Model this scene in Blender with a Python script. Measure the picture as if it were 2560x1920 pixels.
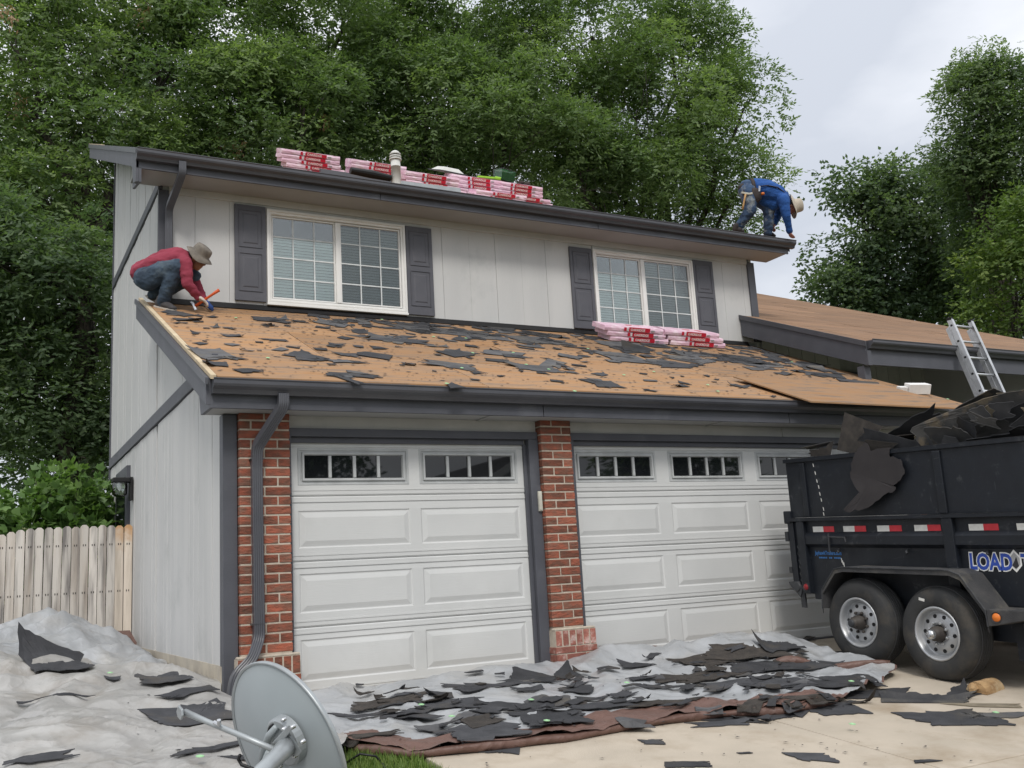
import bpy, bmesh, math, random
import numpy as np
from mathutils import Vector, Matrix, noise

for o in list(bpy.data.objects): bpy.data.objects.remove(o)
SC = bpy.context.scene
COL = SC.collection
rad = math.radians

# ---------------------------------------------------------------- camera
CAM_LOC = np.array((-1.8326, -8.4352, .8868)); YAW, PIT, ROL, FPX = .5008, .1885, -.0588, 2500.
_cy, _sy, _cp, _sp, _cr, _sr = math.cos(YAW), math.sin(YAW), math.cos(PIT), math.sin(PIT), math.cos(ROL), math.sin(ROL)
CF = np.array((_sy*_cp, _cy*_cp, _sp)); _R = np.array((_cy, -_sy, 0.)); _U = np.cross(_R, CF)
CR = _R*_cr + _U*_sr; CU = -_R*_sr + _U*_cr
cam = bpy.data.cameras.new('camera'); camo = bpy.data.objects.new('camera', cam); COL.objects.link(camo)
cam.sensor_width = 36.; cam.lens = FPX/2560*36.; cam.clip_start = .05; cam.clip_end = 2000.
camo.matrix_world = Matrix(((CR[0], CU[0], -CF[0], CAM_LOC[0]), (CR[1], CU[1], -CF[1], CAM_LOC[1]),
                            (CR[2], CU[2], -CF[2], CAM_LOC[2]), (0, 0, 0, 1)))
SC.camera = camo

# ---------------------------------------------------------------- sky and sun (overcast, soft)
SUN_EL, SUN_AZ = rad(47), rad(203)          # azimuth clockwise from +Y: behind the photographer
w = bpy.data.worlds.new('World'); SC.world = w; w.use_nodes = True
nt = w.node_tree; nt.nodes.clear()
N = nt.nodes.new; L = nt.links.new
tc = N('ShaderNodeTexCoord')
sky = N('ShaderNodeTexSky'); sky.sky_type = 'NISHITA'; sky.sun_disc = False
sky.sun_elevation = SUN_EL; sky.sun_rotation = SUN_AZ
skm = N('ShaderNodeMix'); skm.data_type = 'RGBA'; skm.blend_type = 'MULTIPLY'; skm.inputs[0].default_value = 1
skm.inputs[7].default_value = (.1, .1, .1, 1)
L(sky.outputs[0], skm.inputs[6])
mp = N('ShaderNodeMapping'); mp.inputs['Scale'].default_value = (1., 1., 2.2)
n1 = N('ShaderNodeTexNoise'); n1.inputs['Scale'].default_value = 2.3; n1.inputs['Detail'].default_value = 6; n1.inputs['Roughness'].default_value = .5
L(tc.outputs['Generated'], mp.inputs[0]); L(mp.outputs[0], n1.inputs[0])
cr = N('ShaderNodeValToRGB')
cr.color_ramp.elements[0].position = .34; cr.color_ramp.elements[0].color = (.53, .56, .62, 1)
cr.color_ramp.elements[1].position = .66; cr.color_ramp.elements[1].color = (.91, .92, .945, 1)
L(n1.outputs['Fac'], cr.inputs[0])
sep = N('ShaderNodeSeparateXYZ'); L(tc.outputs['Generated'], sep.inputs[0])
mr = N('ShaderNodeMapRange'); mr.inputs[1].default_value = 0.; mr.inputs[2].default_value = 1.
mr.inputs[3].default_value = .86; mr.inputs[4].default_value = 1.42      # overcast sky: brighter towards the zenith
L(sep.outputs[2], mr.inputs[0])
mm = N('ShaderNodeMix'); mm.data_type = 'RGBA'; mm.blend_type = 'MULTIPLY'; mm.inputs[0].default_value = 1
L(cr.outputs[0], mm.inputs[6]); L(mr.outputs[0], mm.inputs[7])
mx = N('ShaderNodeMix'); mx.data_type = 'RGBA'; mx.inputs[0].default_value = .9
L(skm.outputs[2], mx.inputs[6]); L(mm.outputs[2], mx.inputs[7])
bg = N('ShaderNodeBackground'); bg.inputs[1].default_value = 1.
L(mx.outputs[2], bg.inputs[0])
wo = N('ShaderNodeOutputWorld'); L(bg.outputs[0], wo.inputs[0])
sun = bpy.data.lights.new('sun', 'SUN'); sun.energy = 1.5; sun.angle = rad(14); sun.color = (1., .96, .90)
suno = bpy.data.objects.new('sun', sun); COL.objects.link(suno)
sd = Vector((math.sin(SUN_AZ)*math.cos(SUN_EL), math.cos(SUN_AZ)*math.cos(SUN_EL), math.sin(SUN_EL)))
suno.rotation_euler = sd.to_track_quat('Z', 'Y').to_euler(); suno.location = (0, -20, 30)
vs = SC.view_settings; vs.view_transform = 'Standard'; vs.look = 'None'; vs.gamma = 1; vs.exposure = 0.34; vs.use_curve_mapping = False
SC.cycles.max_bounces = 5; SC.cycles.diffuse_bounces = 2; SC.cycles.glossy_bounces = 2; SC.cycles.transmission_bounces = 3; SC.cycles.transparent_max_bounces = 8

# ---------------------------------------------------------------- picking helpers (a sight line meets a real plane or the ground)
def ray(x, y): return CF + CR*(x-1280)/FPX - CU*(y-960)/FPX
def dep(x, y, D): return CAM_LOC + D*ray(x, y)
def ay(x, y, Y): v = ray(x, y); return CAM_LOC + v*(Y-CAM_LOC[1])/v[1]
def ax(x, y, X): v = ray(x, y); return CAM_LOC + v*(X-CAM_LOC[0])/v[0]
def onsurf(x, y, h):
    v = ray(x, y); lo, hi = 1., 40.
    for i in range(40):
        m = (lo+hi)/2; p = CAM_LOC + m*v
        if p[2] > h(p[0], p[1]): lo = m
        else: hi = m
    return CAM_LOC + lo*v
def fbm(x, y, z=0., o=3):
    s = 0.; a = 1.
    for i in range(o):
        s += a*noise.noise(Vector((x, y, z))); x *= 2.03; y *= 2.03; z += 7.1; a *= .5
    return s
def smooth(a, b, t): t = min(1., max(0., (t-a)/(b-a))); return t*t*(3-2*t)

# ---------------------------------------------------------------- object helpers
def tag(o, label=None, cat=None, group=None, kind=None):
    if label: o['label'] = label
    if cat: o['category'] = cat
    if group: o['group'] = group
    if kind: o['kind'] = kind
    return o
def empty(name, loc=(0, 0, 0), rot=(0, 0, 0), parent=None):
    o = bpy.data.objects.new(name, None); COL.objects.link(o); o.location = loc; o.rotation_euler = rot
    o.empty_display_size = .1; o.parent = parent
    return o
class Geo:
    def __init__(s): s.v = []; s.f = []; s.m = []
    def add(s, v, f, mi=0):
        k = len(s.v); s.v += [tuple(map(float, p)) for p in v]; s.f += [tuple(i+k for i in q) for q in f]; s.m += [mi]*len(f); return s
    def hexa(s, p, mi=0):
        return s.add(p, [(0,3,2,1),(4,5,6,7),(0,1,5,4),(1,2,6,5),(2,3,7,6),(3,0,4,7)], mi)
    def box(s, x0, x1, y0, y1, z0, z1, mi=0):
        return s.hexa([(x0,y0,z0),(x1,y0,z0),(x1,y1,z0),(x0,y1,z0),(x0,y0,z1),(x1,y0,z1),(x1,y1,z1),(x0,y1,z1)], mi)
    def beam(s, p, q, w, h, up=(0,0,1), mi=0):
        p = Vector(p); q = Vector(q); d = (q-p).normalized(); r = d.cross(Vector(up)).normalized(); u = r.cross(d)
        a = r*w/2; b = u*h/2
        return s.hexa([p-a-b, p+a-b, q+a-b, q-a-b, p-a+b, p+a+b, q+a+b, q-a+b], mi)
    def tube(s, pts, r, n=8, mi=0, caps=True, flat=1.):
        pts = [Vector(p) for p in pts]; R = r if hasattr(r, '__len__') else [r]*len(pts)
        k = len(s.v); ref = None
        for i, p in enumerate(pts):
            d = (pts[min(i+1, len(pts)-1)] - pts[max(i-1, 0)]).normalized()
            if ref is None: ref = d.orthogonal().normalized() if abs(d.z) > .95 else d.cross(Vector((0,0,1))).normalized()
            ref = (ref - d*ref.dot(d)).normalized(); b = d.cross(ref)
            for j in range(n):
                t = 2*math.pi*j/n; s.v.append(tuple(p + ref*math.cos(t)*R[i] + b*math.sin(t)*R[i]*flat))
        for i in range(len(pts)-1):
            for j in range(n):
                a = k+i*n+j; b2 = k+i*n+(j+1)%n
                s.f.append((a, b2, b2+n, a+n)); s.m.append(mi)
        if caps:
            s.f.append(tuple(k+j for j in range(n))[::-1]); s.m.append(mi)
            s.f.append(tuple(k+(len(pts)-1)*n+j for j in range(n))); s.m.append(mi)
        return s
    def prism(s, poly, off, mi=0):
        n = len(poly); off = Vector(off); v = [Vector(p) for p in poly]; v2 = [p+off for p in v]
        return s.add(v+v2, [tuple(range(n))[::-1], tuple(range(n, 2*n))] + [(i, (i+1) % n, n+(i+1) % n, n+i) for i in range(n)], mi)
    def sweep(s, prof, path, mi=0, close=False):
        """prof: (a,b) pairs; path: list of (origin, A axis, B axis)"""
        n = len(prof); k = len(s.v)
        for o_, A, B in path:
            o_ = Vector(o_); A = Vector(A); B = Vector(B)
            s.v += [tuple(o_ + A*a + B*b) for a, b in prof]
        for i in range(len(path)-1):
            for j in range(n if close else n-1):
                a = k+i*n+j; b = k+i*n+(j+1) % n
                s.f.append((a, b, b+n, a+n)); s.m.append(mi)
        if close:
            s.f.append(tuple(k+j for j in range(n))); s.m.append(mi); s.f.append(tuple(k+(len(path)-1)*n+j for j in range(n))[::-1]); s.m.append(mi)
        return s
    def lathe(s, prof, n=24, M=Matrix(), mi=0, close=False):
        k = len(s.v)
        for r, z in prof:
            for j in range(n):
                t = 2*math.pi*j/n; s.v.append(tuple(M @ Vector((r*math.cos(t), r*math.sin(t), z))))
        m = len(prof)
        for i in range(m if close else m-1):
            for j in range(n):
                a = k+i*n+j; b = k+i*n+(j+1) % n; c = k+((i+1) % m)*n+(j+1) % n; d = k+((i+1) % m)*n+j
                s.f.append((a, b, c, d)); s.m.append(mi)
        return s
    def mesh(s, name, mats, smoothsh=False):
        me = bpy.data.meshes.new(name); me.from_pydata(s.v, [], s.f)
        for m in (mats if isinstance(mats, (list, tuple)) else [mats]): me.materials.append(m)
        if any(s.m): me.polygons.foreach_set('material_index', s.m)
        if smoothsh: me.polygons.foreach_set('use_smooth', [True]*len(s.f))
        me.update(); return me
    def build(s, name, mats, parent=None, smoothsh=False, bevel=0., fix=True):
        me = s.mesh(name, mats, smoothsh)
        if fix:
            bm = bmesh.new(); bm.from_mesh(me); bmesh.ops.recalc_face_normals(bm, faces=bm.faces); bm.to_mesh(me); bm.free()
        return obj(name, me, parent, bevel)
def obj(name, me, parent=None, bevel=0., loc=None, rot=None):
    o = bpy.data.objects.new(name, me); COL.objects.link(o); o.parent = parent
    if loc is not None: o.location = loc
    if rot is not None: o.rotation_euler = rot
    if bevel:
        b = o.modifiers.new('bevel', 'BEVEL'); b.width = bevel; b.segments = 2; b.limit_method = 'ANGLE'; b.angle_limit = rad(40)
    return o
def autosmooth(o, ang=40):
    me = o.data; me.polygons.foreach_set('use_smooth', [True]*len(me.polygons))
    bm = bmesh.new(); bm.from_mesh(me)
    for e in bm.edges:
        if len(e.link_faces) == 2 and e.calc_face_angle(0) > rad(ang): e.smooth = False
    bm.to_mesh(me); bm.free(); return o
def text_mesh(body, size, mat, extrude=.0005, offset=0., shear=0., sx=1.):
    c = bpy.data.curves.new('lettering', 'FONT'); c.body = body; c.size = size; c.extrude = extrude; c.offset = offset; c.shear = shear
    c.align_x = 'LEFT'; c.resolution_u = 3
    t = bpy.data.objects.new('lettering', c); COL.objects.link(t)
    dg = bpy.context.evaluated_depsgraph_get(); me = bpy.data.meshes.new_from_object(t.evaluated_get(dg))
    bpy.data.objects.remove(t); bpy.data.curves.remove(c)
    if sx != 1.: me.transform(Matrix.Diagonal((sx, 1, 1, 1)))
    me.materials.clear(); me.materials.append(mat); return me

# ---------------------------------------------------------------- materials
def newmat(name):
    m = bpy.data.materials.new(name); m.use_nodes = True; t = m.node_tree; t.nodes.clear()
    o = t.nodes.new('ShaderNodeOutputMaterial'); b = t.nodes.new('ShaderNodeBsdfPrincipled'); t.links.new(b.outputs[0], o.inputs[0])
    return m, t, b
def M(name, col, col2=None, rough=.6, scale=6., stretch=(1,1,1), detail=5, bump=0., bscale=60., bstretch=None, metal=0., spec=.4,
      rand=0., ramp=(.35, .65), col3=None, s3=1.2, r3=(.5, .7), rough2=None, dist=.01, weave=0.):
    m, t, b = newmat(name); Nn = t.nodes.new; Ln = t.links.new
    c = Nn('ShaderNodeTexCoord'); mp = Nn('ShaderNodeMapping'); mp.inputs['Scale'].default_value = stretch; Ln(c.outputs['Object'], mp.inputs[0])
    if rand:
        oi = Nn('ShaderNodeObjectInfo'); va = Nn('ShaderNodeVectorMath'); va.operation = 'ADD'
        sc = Nn('ShaderNodeVectorMath'); sc.operation = 'SCALE'; sc.inputs[0].default_value = (13., 17., 11.); Ln(oi.outputs['Random'], sc.inputs['Scale'])
        Ln(c.outputs['Object'], va.inputs[0]); Ln(sc.outputs[0], va.inputs[1]); Ln(va.outputs[0], mp.inputs[0])
    n = Nn('ShaderNodeTexNoise'); n.inputs['Scale'].default_value = scale; n.inputs['Detail'].default_value = detail; Ln(mp.outputs[0], n.inputs[0])
    r = Nn('ShaderNodeValToRGB'); r.color_ramp.elements[0].position = ramp[0]; r.color_ramp.elements[1].position = ramp[1]
    c2 = col2 or tuple(x*.8 for x in col)
    r.color_ramp.elements[0].color = (*c2, 1); r.color_ramp.elements[1].color = (*col, 1); Ln(n.outputs['Fac'], r.inputs[0])
    out = r.outputs[0]
    if col3:
        n3 = Nn('ShaderNodeTexNoise'); n3.inputs['Scale'].default_value = s3; n3.inputs['Detail'].default_value = 7; n3.inputs['Roughness'].default_value = .65
        Ln(mp.outputs[0] if rand else c.outputs['Object'], n3.inputs[0])
        m3 = Nn('ShaderNodeMapRange'); m3.inputs[1].default_value = r3[0]; m3.inputs[2].default_value = r3[1]; Ln(n3.outputs['Fac'], m3.inputs[0])
        x = Nn('ShaderNodeMix'); x.data_type = 'RGBA'; Ln(m3.outputs[0], x.inputs[0]); Ln(out, x.inputs[6]); x.inputs[7].default_value = (*col3, 1); out = x.outputs[2]
    if rand:
        h = Nn('ShaderNodeHueSaturation'); mr_ = Nn('ShaderNodeMapRange'); mr_.inputs[3].default_value = 1-rand; mr_.inputs[4].default_value = 1+rand
        Ln(oi.outputs['Random'], mr_.inputs[0]); Ln(mr_.outputs[0], h.inputs['Value']); Ln(out, h.inputs['Color']); out = h.outputs[0]
    Ln(out, b.inputs['Base Color'])
    b.inputs['Roughness'].default_value = rough; b.inputs['Metallic'].default_value = metal; b.inputs['Specular IOR Level'].default_value = spec
    if rough2 is not None:
        q = Nn('ShaderNodeMapRange'); q.inputs[1].default_value = ramp[0]; q.inputs[2].default_value = ramp[1]; q.inputs[3].default_value = rough2; q.inputs[4].default_value = rough
        Ln(n.outputs['Fac'], q.inputs[0]); Ln(q.outputs[0], b.inputs['Roughness'])
    if bump:
        mp2 = Nn('ShaderNodeMapping'); mp2.inputs['Scale'].default_value = bstretch or stretch; Ln(mp.inputs[0].links[0].from_socket, mp2.inputs[0])
        nb = Nn('ShaderNodeTexNoise'); nb.inputs['Scale'].default_value = bscale; nb.inputs['Detail'].default_value = 6; nb.inputs['Roughness'].default_value = .6
        Ln(mp2.outputs[0], nb.inputs[0])
        bp = Nn('ShaderNodeBump'); bp.inputs['Strength'].default_value = bump; bp.inputs['Distance'].default_value = dist
        Ln(nb.outputs['Fac'], bp.inputs['Height']); Ln(bp.outputs[0], b.inputs['Normal'])
    return m
def glass_mat(name, tint, refl=.06, rough=.01):
    m = bpy.data.materials.new(name); m.use_nodes = True; t = m.node_tree; t.nodes.clear(); Nn = t.nodes.new; Ln = t.links.new
    o = Nn('ShaderNodeOutputMaterial'); x = Nn('ShaderNodeMixShader'); tr = Nn('ShaderNodeBsdfTransparent'); g = Nn('ShaderNodeBsdfGlossy')
    tr.inputs[0].default_value = (*tint, 1); g.inputs['Roughness'].default_value = rough
    fr = Nn('ShaderNodeFresnel'); fr.inputs[0].default_value = 1.5; a = Nn('ShaderNodeMath'); a.operation = 'ADD'; a.inputs[1].default_value = refl
    nz = Nn('ShaderNodeTexNoise'); nz.inputs['Scale'].default_value = 1.3; bp = Nn('ShaderNodeBump'); bp.inputs['Strength'].default_value = .08; bp.inputs['Distance'].default_value = .02
    c = Nn('ShaderNodeTexCoord'); Ln(c.outputs['Object'], nz.inputs[0]); Ln(nz.outputs['Fac'], bp.inputs['Height']); Ln(bp.outputs[0], g.inputs['Normal'])
    Ln(fr.outputs[0], a.inputs[0]); Ln(a.outputs[0], x.inputs[0]); Ln(tr.outputs[0], x.inputs[1]); Ln(g.outputs[0], x.inputs[2]); Ln(x.outputs[0], o.inputs[0])
    return m
def leaf_mat(name, c1, c2, c3, trans=.35):
    m = bpy.data.materials.new(name); m.use_nodes = True; t = m.node_tree; t.nodes.clear(); Nn = t.nodes.new; Ln = t.links.new
    o = Nn('ShaderNodeOutputMaterial'); b = Nn('ShaderNodeBsdfPrincipled'); tr = Nn('ShaderNodeBsdfTranslucent'); x = Nn('ShaderNodeMixShader'); x.inputs[0].default_value = trans
    at = Nn('ShaderNodeAttribute'); at.attribute_name = 'tone'
    r = Nn('ShaderNodeValToRGB'); e = r.color_ramp.elements; e[0].position = 0; e[0].color = (*c1, 1); e[1].position = 1; e[1].color = (*c3, 1)
    q = e.new(.5); q.color = (*c2, 1)
    Ln(at.outputs['Fac'], r.inputs[0]); Ln(r.outputs[0], b.inputs['Base Color'])
    g = Nn('ShaderNodeMix'); g.data_type = 'RGBA'; g.blend_type = 'MULTIPLY'; g.inputs[0].default_value = 1; g.inputs[7].default_value = (1.15, 1.3, .6, 1)
    Ln(r.outputs[0], g.inputs[6]); Ln(g.outputs[2], tr.inputs[0])
    b.inputs['Roughness'].default_value = .5; b.inputs['Specular IOR Level'].default_value = .35
    Ln(b.outputs[0], x.inputs[1]); Ln(tr.outputs[0], x.inputs[2]); Ln(x.outputs[0], o.inputs[0]); return m

m_side = M('pale_grey_siding', (.555,.552,.54), (.51,.51,.502), rough=.75, scale=3, stretch=(1,1,.15), bump=.25, bscale=50, bstretch=(4,4,.3), col3=(.42,.43,.42), s3=1.6, r3=(.55,.8))
m_under = M('grey_wall_backing', (.42,.43,.43), rough=.85)
m_soffit = M('warm_grey_soffit', (.38,.38,.375), (.35,.35,.345), rough=.8, scale=2)
m_trim = M('charcoal_painted_trim', (.086,.089,.104), (.072,.075,.088), rough=.5, scale=4, bump=.15, bscale=45, bstretch=(.3,3,3), col3=(.12,.125,.14), s3=2., r3=(.58,.8))
m_gutter = M('charcoal_metal_gutter', (.075,.077,.088), (.062,.064,.075), rough=.38, scale=3, spec=.5)
m_door = M('pale_grey_garage_door', (.605,.61,.60), (.56,.567,.56), rough=.5, scale=1.5, detail=8, col3=(.50,.505,.49), s3=.9, r3=(.55,.85), bump=.12, bscale=60, bstretch=(.15,1,2.))
m_white = M('white_window_vinyl', (.80,.79,.76), (.74,.73,.70), rough=.4, scale=3)
m_shutter = M('slate_shutter', (.098,.098,.112), (.085,.086,.10), rough=.5, scale=6, bump=.2, bscale=40, bstretch=(3,3,.3))
m_blind = M('white_blind', (.86,.90,.88), (.80,.85,.83), rough=.6)
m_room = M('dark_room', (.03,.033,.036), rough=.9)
m_glass = glass_mat('window_glass', (.93,.985,.97), .10)
m_grille = M('inner_grille', (.70,.73,.72), rough=.6)
m_screen = glass_mat('window_glass_with_screen', (.68,.72,.71), .05, .06)
m_dglass = M('dark_garage_glass', (.012,.014,.016), (.009,.01,.012), rough=.02, spec=.6)
m_gray_muntin = M('grey_window_moulding', (.50,.515,.515), rough=.5)
m_brick = M('red_brick', (.33,.095,.055), (.17,.075,.05), rough=.85, scale=9, stretch=(1,1,2.2), bump=.9, bscale=22, bstretch=(.8,1,2.2), rand=.28, col3=(.17,.105,.075), s3=6., r3=(.5,.72), dist=.02)
m_mortar = M('pale_mortar', (.54,.475,.39), (.44,.385,.315), rough=.95, scale=20, bump=.5, bscale=120)
m_brickpale = M('limewashed_brick', (.40,.15,.11), (.28,.11,.085), rough=.9, scale=9, bump=.8, bscale=25, rand=.2, col3=(.58,.48,.44), s3=9., r3=(.5,.68), dist=.02)
m_ply = M('bare_plywood', (.48,.268,.122), (.31,.165,.072), rough=.85, scale=2.2, stretch=(.8,5,5), detail=9, rand=.26, col3=(.19,.135,.095), s3=2.2, r3=(.40,.64), bump=.08, bscale=12, bstretch=(.4,14,14), ramp=(.34,.62))
m_ply2 = M('weathered_plywood', (.30,.18,.105), (.20,.115,.065), rough=.9, scale=2.2, stretch=(.5,9,9), detail=9, rand=.12, col3=(.15,.10,.07), s3=1.0, r3=(.45,.72), bump=.4, bscale=12, bstretch=(.4,14,14))
m_plyedge = M('pale_wood_edge', (.60,.50,.34), (.48,.38,.25), rough=.8, scale=10)
m_felt = M('black_felt', (.052,.053,.058), (.036,.037,.041), rough=.85, scale=8, bump=.25, bscale=160, rand=.25, col3=(.075,.066,.055), s3=2.5, r3=(.52,.75))
m_feltgrey = M('grey_dusty_felt', (.105,.105,.108), (.07,.07,.074), rough=.9, scale=7, bump=.3, bscale=200, rand=.2, col3=(.13,.115,.09), s3=3., r3=(.5,.75))
m_tan = M('tan_shingle_back', (.24,.205,.15), (.17,.145,.105), rough=.95, scale=12, bump=.4, bscale=220, rand=.2)
m_brownsh = M('brown_shingle', (.058,.050,.043), (.036,.032,.029), rough=.95, scale=14, bump=.5, bscale=220, rand=.2)
m_tarp = M('silver_tarp', (.40,.412,.425), (.30,.31,.32), rough=.32, scale=2.4, spec=.55, col3=(.36,.35,.33), s3=1.4, r3=(.5,.75))
m_tarpdirty = M('dusty_silver_tarp', (.40,.392,.375), (.30,.293,.28), rough=.36, scale=1.8, col3=(.25,.228,.20), s3=2.0, r3=(.48,.70))
m_tarpbrown = M('brown_tarp', (.155,.088,.070), (.12,.070,.056), rough=.5, scale=3)
def crumple(m, s1, s2, st, dist):
    t = m.node_tree; b = [n for n in t.nodes if n.type == 'BSDF_PRINCIPLED'][0]; c = [n for n in t.nodes if n.type == 'TEX_COORD'][0]; prev = None
    for s, k in ((s1, st), (s2, st*.6)):
        n = t.nodes.new('ShaderNodeTexNoise'); n.noise_type = 'RIDGED_MULTIFRACTAL'; n.inputs['Scale'].default_value = s; n.inputs['Detail'].default_value = 3; n.normalize = False; n.inputs['Offset'].default_value = .95; n.inputs['Gain'].default_value = 1.6
        t.links.new(c.outputs['Object'], n.inputs[0]); bp = t.nodes.new('ShaderNodeBump'); bp.inputs['Strength'].default_value = k; bp.inputs['Distance'].default_value = dist
        t.links.new(n.outputs['Fac'], bp.inputs['Height'])
        if prev: t.links.new(prev, bp.inputs['Normal'])
        prev = bp.outputs[0]
    t.links.new(prev, b.inputs['Normal'])
crumple(m_tarp, 1.1, 3.2, .55, .03); crumple(m_tarpdirty, .9, 2.6, .65, .045); crumple(m_tarpbrown, 3., 8., .5, .02)
m_conc = M('broom_finished_concrete', (.50,.435,.35), (.43,.375,.30), rough=.92, scale=2.5, detail=9, col3=(.32,.255,.18), s3=1.3, r3=(.5,.74), bump=.4, bscale=140)
m_found = M('foundation_concrete', (.52,.47,.38), (.40,.36,.30), rough=.95, scale=5, bump=.4, bscale=60)
m_grass = M('lawn_soil', (.07,.085,.03), (.045,.05,.02), rough=1., scale=8)
m_black = M('scuffed_black_paint', (.011,.014,.020), (.007,.009,.013), rough=.38, scale=4, spec=.4, rough2=.6, detail=8, col3=(.055,.057,.06), s3=8., r3=(.60,.74), bump=.1, bscale=30)
def scratches(m, col, sc, thr):
    t = m.node_tree; b = [n for n in t.nodes if n.type == 'BSDF_PRINCIPLED'][0]; c = [n for n in t.nodes if n.type == 'TEX_COORD'][0]; src = b.inputs['Base Color'].links[0].from_socket
    for st in ((1, .7, 9.), (1, 8., .8)):
        mp_ = t.nodes.new('ShaderNodeMapping'); mp_.inputs['Scale'].default_value = st; t.links.new(c.outputs['Object'], mp_.inputs[0])
        n = t.nodes.new('ShaderNodeTexNoise'); n.inputs['Scale'].default_value = sc; n.inputs['Detail'].default_value = 5; n.inputs['Roughness'].default_value = .7; t.links.new(mp_.outputs[0], n.inputs[0])
        r = t.nodes.new('ShaderNodeMapRange'); r.inputs[1].default_value = thr; r.inputs[2].default_value = thr+.10; t.links.new(n.outputs['Fac'], r.inputs[0])
        x = t.nodes.new('ShaderNodeMix'); x.data_type = 'RGBA'; x.inputs[7].default_value = (*col, 1); t.links.new(src, x.inputs[6]); t.links.new(r.outputs[0], x.inputs[0]); src = x.outputs[2]
    t.links.new(src, b.inputs['Base Color'])
scratches(m_black, (.075,.076,.08), 7., .64)
m_blackedge = M('worn_black_steel', (.05,.052,.056), (.02,.022,.026), rough=.55, scale=9, col3=(.16,.15,.14), s3=14., r3=(.6,.75))
m_bedliner = M('dusty_black_liner', (.065,.064,.065), (.035,.036,.039), rough=.85, scale=5, bump=.8, bscale=150, col3=(.17,.155,.125), s3=2., r3=(.52,.75))
m_tyre = M('tyre_rubber', (.038,.038,.038), (.026,.027,.028), rough=.75, scale=5, col3=(.075,.065,.052), s3=4., r3=(.5,.75), bump=.15, bscale=80)
m_tread = M('tread_rubber', (.045,.046,.048), (.032,.033,.035), rough=.7, scale=6)
m_steel = M('silver_wheel_steel', (.50,.51,.52), (.42,.43,.44), rough=.42, scale=8, metal=.55, col3=(.30,.28,.25), s3=7., r3=(.6,.8))
m_hub = M('greasy_hub', (.06,.052,.045), (.035,.03,.028), rough=.6, scale=12)
m_chrome = M('bright_metal', (.62,.63,.64), rough=.25, metal=.9)
m_alu = M('ladder_aluminium', (.60,.61,.62), (.5,.51,.52), rough=.38, scale=10, metal=.75)
m_red = M('red_reflective', (.55,.035,.05), (.47,.03,.04), rough=.4, scale=20)
m_wtape = M('white_reflective', (.72,.71,.67), (.62,.61,.58), rough=.4, scale=20)
m_redlamp = M('red_lamp', (.28,.02,.025), rough=.25)
m_amber = M('amber_lamp', (.75,.20,.03), rough=.25)
m_blue = M('blue_print', (.035,.085,.42), rough=.5)
m_ltblue = M('light_blue_print', (.05,.19,.48), rough=.5)
m_wprint = M('white_print', (.82,.82,.80), rough=.5)
m_gprint = M('grey_print', (.38,.38,.38), rough=.5)
m_kprint = M('black_print', (.03,.03,.035), rough=.5)
m_pink = M('pink_wrapper', (.86,.62,.73), (.76,.49,.61), rough=.35, scale=7, bump=.35, bscale=18, bstretch=(.6,1,2), rand=.05, dist=.02, col3=(.86,.70,.76), s3=7., r3=(.5,.65))
m_redlab = M('red_label', (.60,.02,.045), (.52,.015,.04), rough=.35, scale=10)
m_pvc = M('grey_vent_pipe', (.64,.64,.61), (.56,.56,.53), rough=.5, scale=6)
m_dish = M('grey_enamel_dish', (.33,.365,.38), (.30,.335,.35), rough=.4, scale=2.5, col3=(.30,.33,.34), s3=3., r3=(.6,.85))
m_dishmetal = M('galvanised_mount', (.40,.43,.44), (.34,.36,.37), rough=.42, metal=.45, scale=8)
m_cable = M('black_cable', (.01,.01,.011), rough=.5)
m_picket = M('weathered_picket', (.60,.56,.51), (.20,.185,.175), rough=.9, scale=2.2, stretch=(6,6,.5), detail=8, rand=.16, bump=.5, bscale=7, bstretch=(8,8,.7), col3=(.50,.42,.34), s3=.8, r3=(.5,.8), ramp=(.33,.55))
m_picketnew = M('cedar_picket', (.66,.58,.49), (.46,.40,.33), rough=.9, scale=2.2, stretch=(6,6,.5), detail=8, rand=.1, bump=.5, bscale=7, bstretch=(8,8,.7), ramp=(.30,.52))
def top_stain(m, col, z0, z1):
    t = m.node_tree; b = [n for n in t.nodes if n.type == 'BSDF_PRINCIPLED'][0]; c = [n for n in t.nodes if n.type == 'TEX_COORD'][0]
    s = t.nodes.new('ShaderNodeSeparateXYZ'); t.links.new(c.outputs['Object'], s.inputs[0]); n = t.nodes.new('ShaderNodeTexNoise'); n.inputs['Scale'].default_value = 9; t.links.new(c.outputs['Object'], n.inputs[0])
    a = t.nodes.new('ShaderNodeMath'); a.operation = 'MULTIPLY_ADD'; a.inputs[1].default_value = .5; t.links.new(n.outputs['Fac'], a.inputs[0]); t.links.new(s.outputs[2], a.inputs[2])
    r = t.nodes.new('ShaderNodeMapRange'); r.inputs[1].default_value = z0; r.inputs[2].default_value = z1; t.links.new(a.outputs[0], r.inputs[0])
    x = t.nodes.new('ShaderNodeMix'); x.data_type = 'RGBA'; x.inputs[7].default_value = (*col, 1); t.links.new(b.inputs['Base Color'].links[0].from_socket, x.inputs[6]); t.links.new(r.outputs[0], x.inputs[0]); t.links.new(x.outputs[2], b.inputs['Base Color'])
top_stain(m_picketnew, (.50,.30,.15), 1.55, 1.85)
m_nail = M('dark_nail_stain', (.05,.045,.04), rough=.9)
m_log = M('split_firewood', (.46,.30,.15), (.28,.17,.08), rough=.9, scale=6, stretch=(1,1,4), bump=.7, bscale=20, col3=(.5,.40,.26), s3=6.)
m_bark = M('dark_bark', (.075,.062,.05), (.035,.03,.026), rough=.95, scale=4, stretch=(5,5,.8), bump=.9, bscale=10, bstretch=(4,4,.7), dist=.04)
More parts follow.
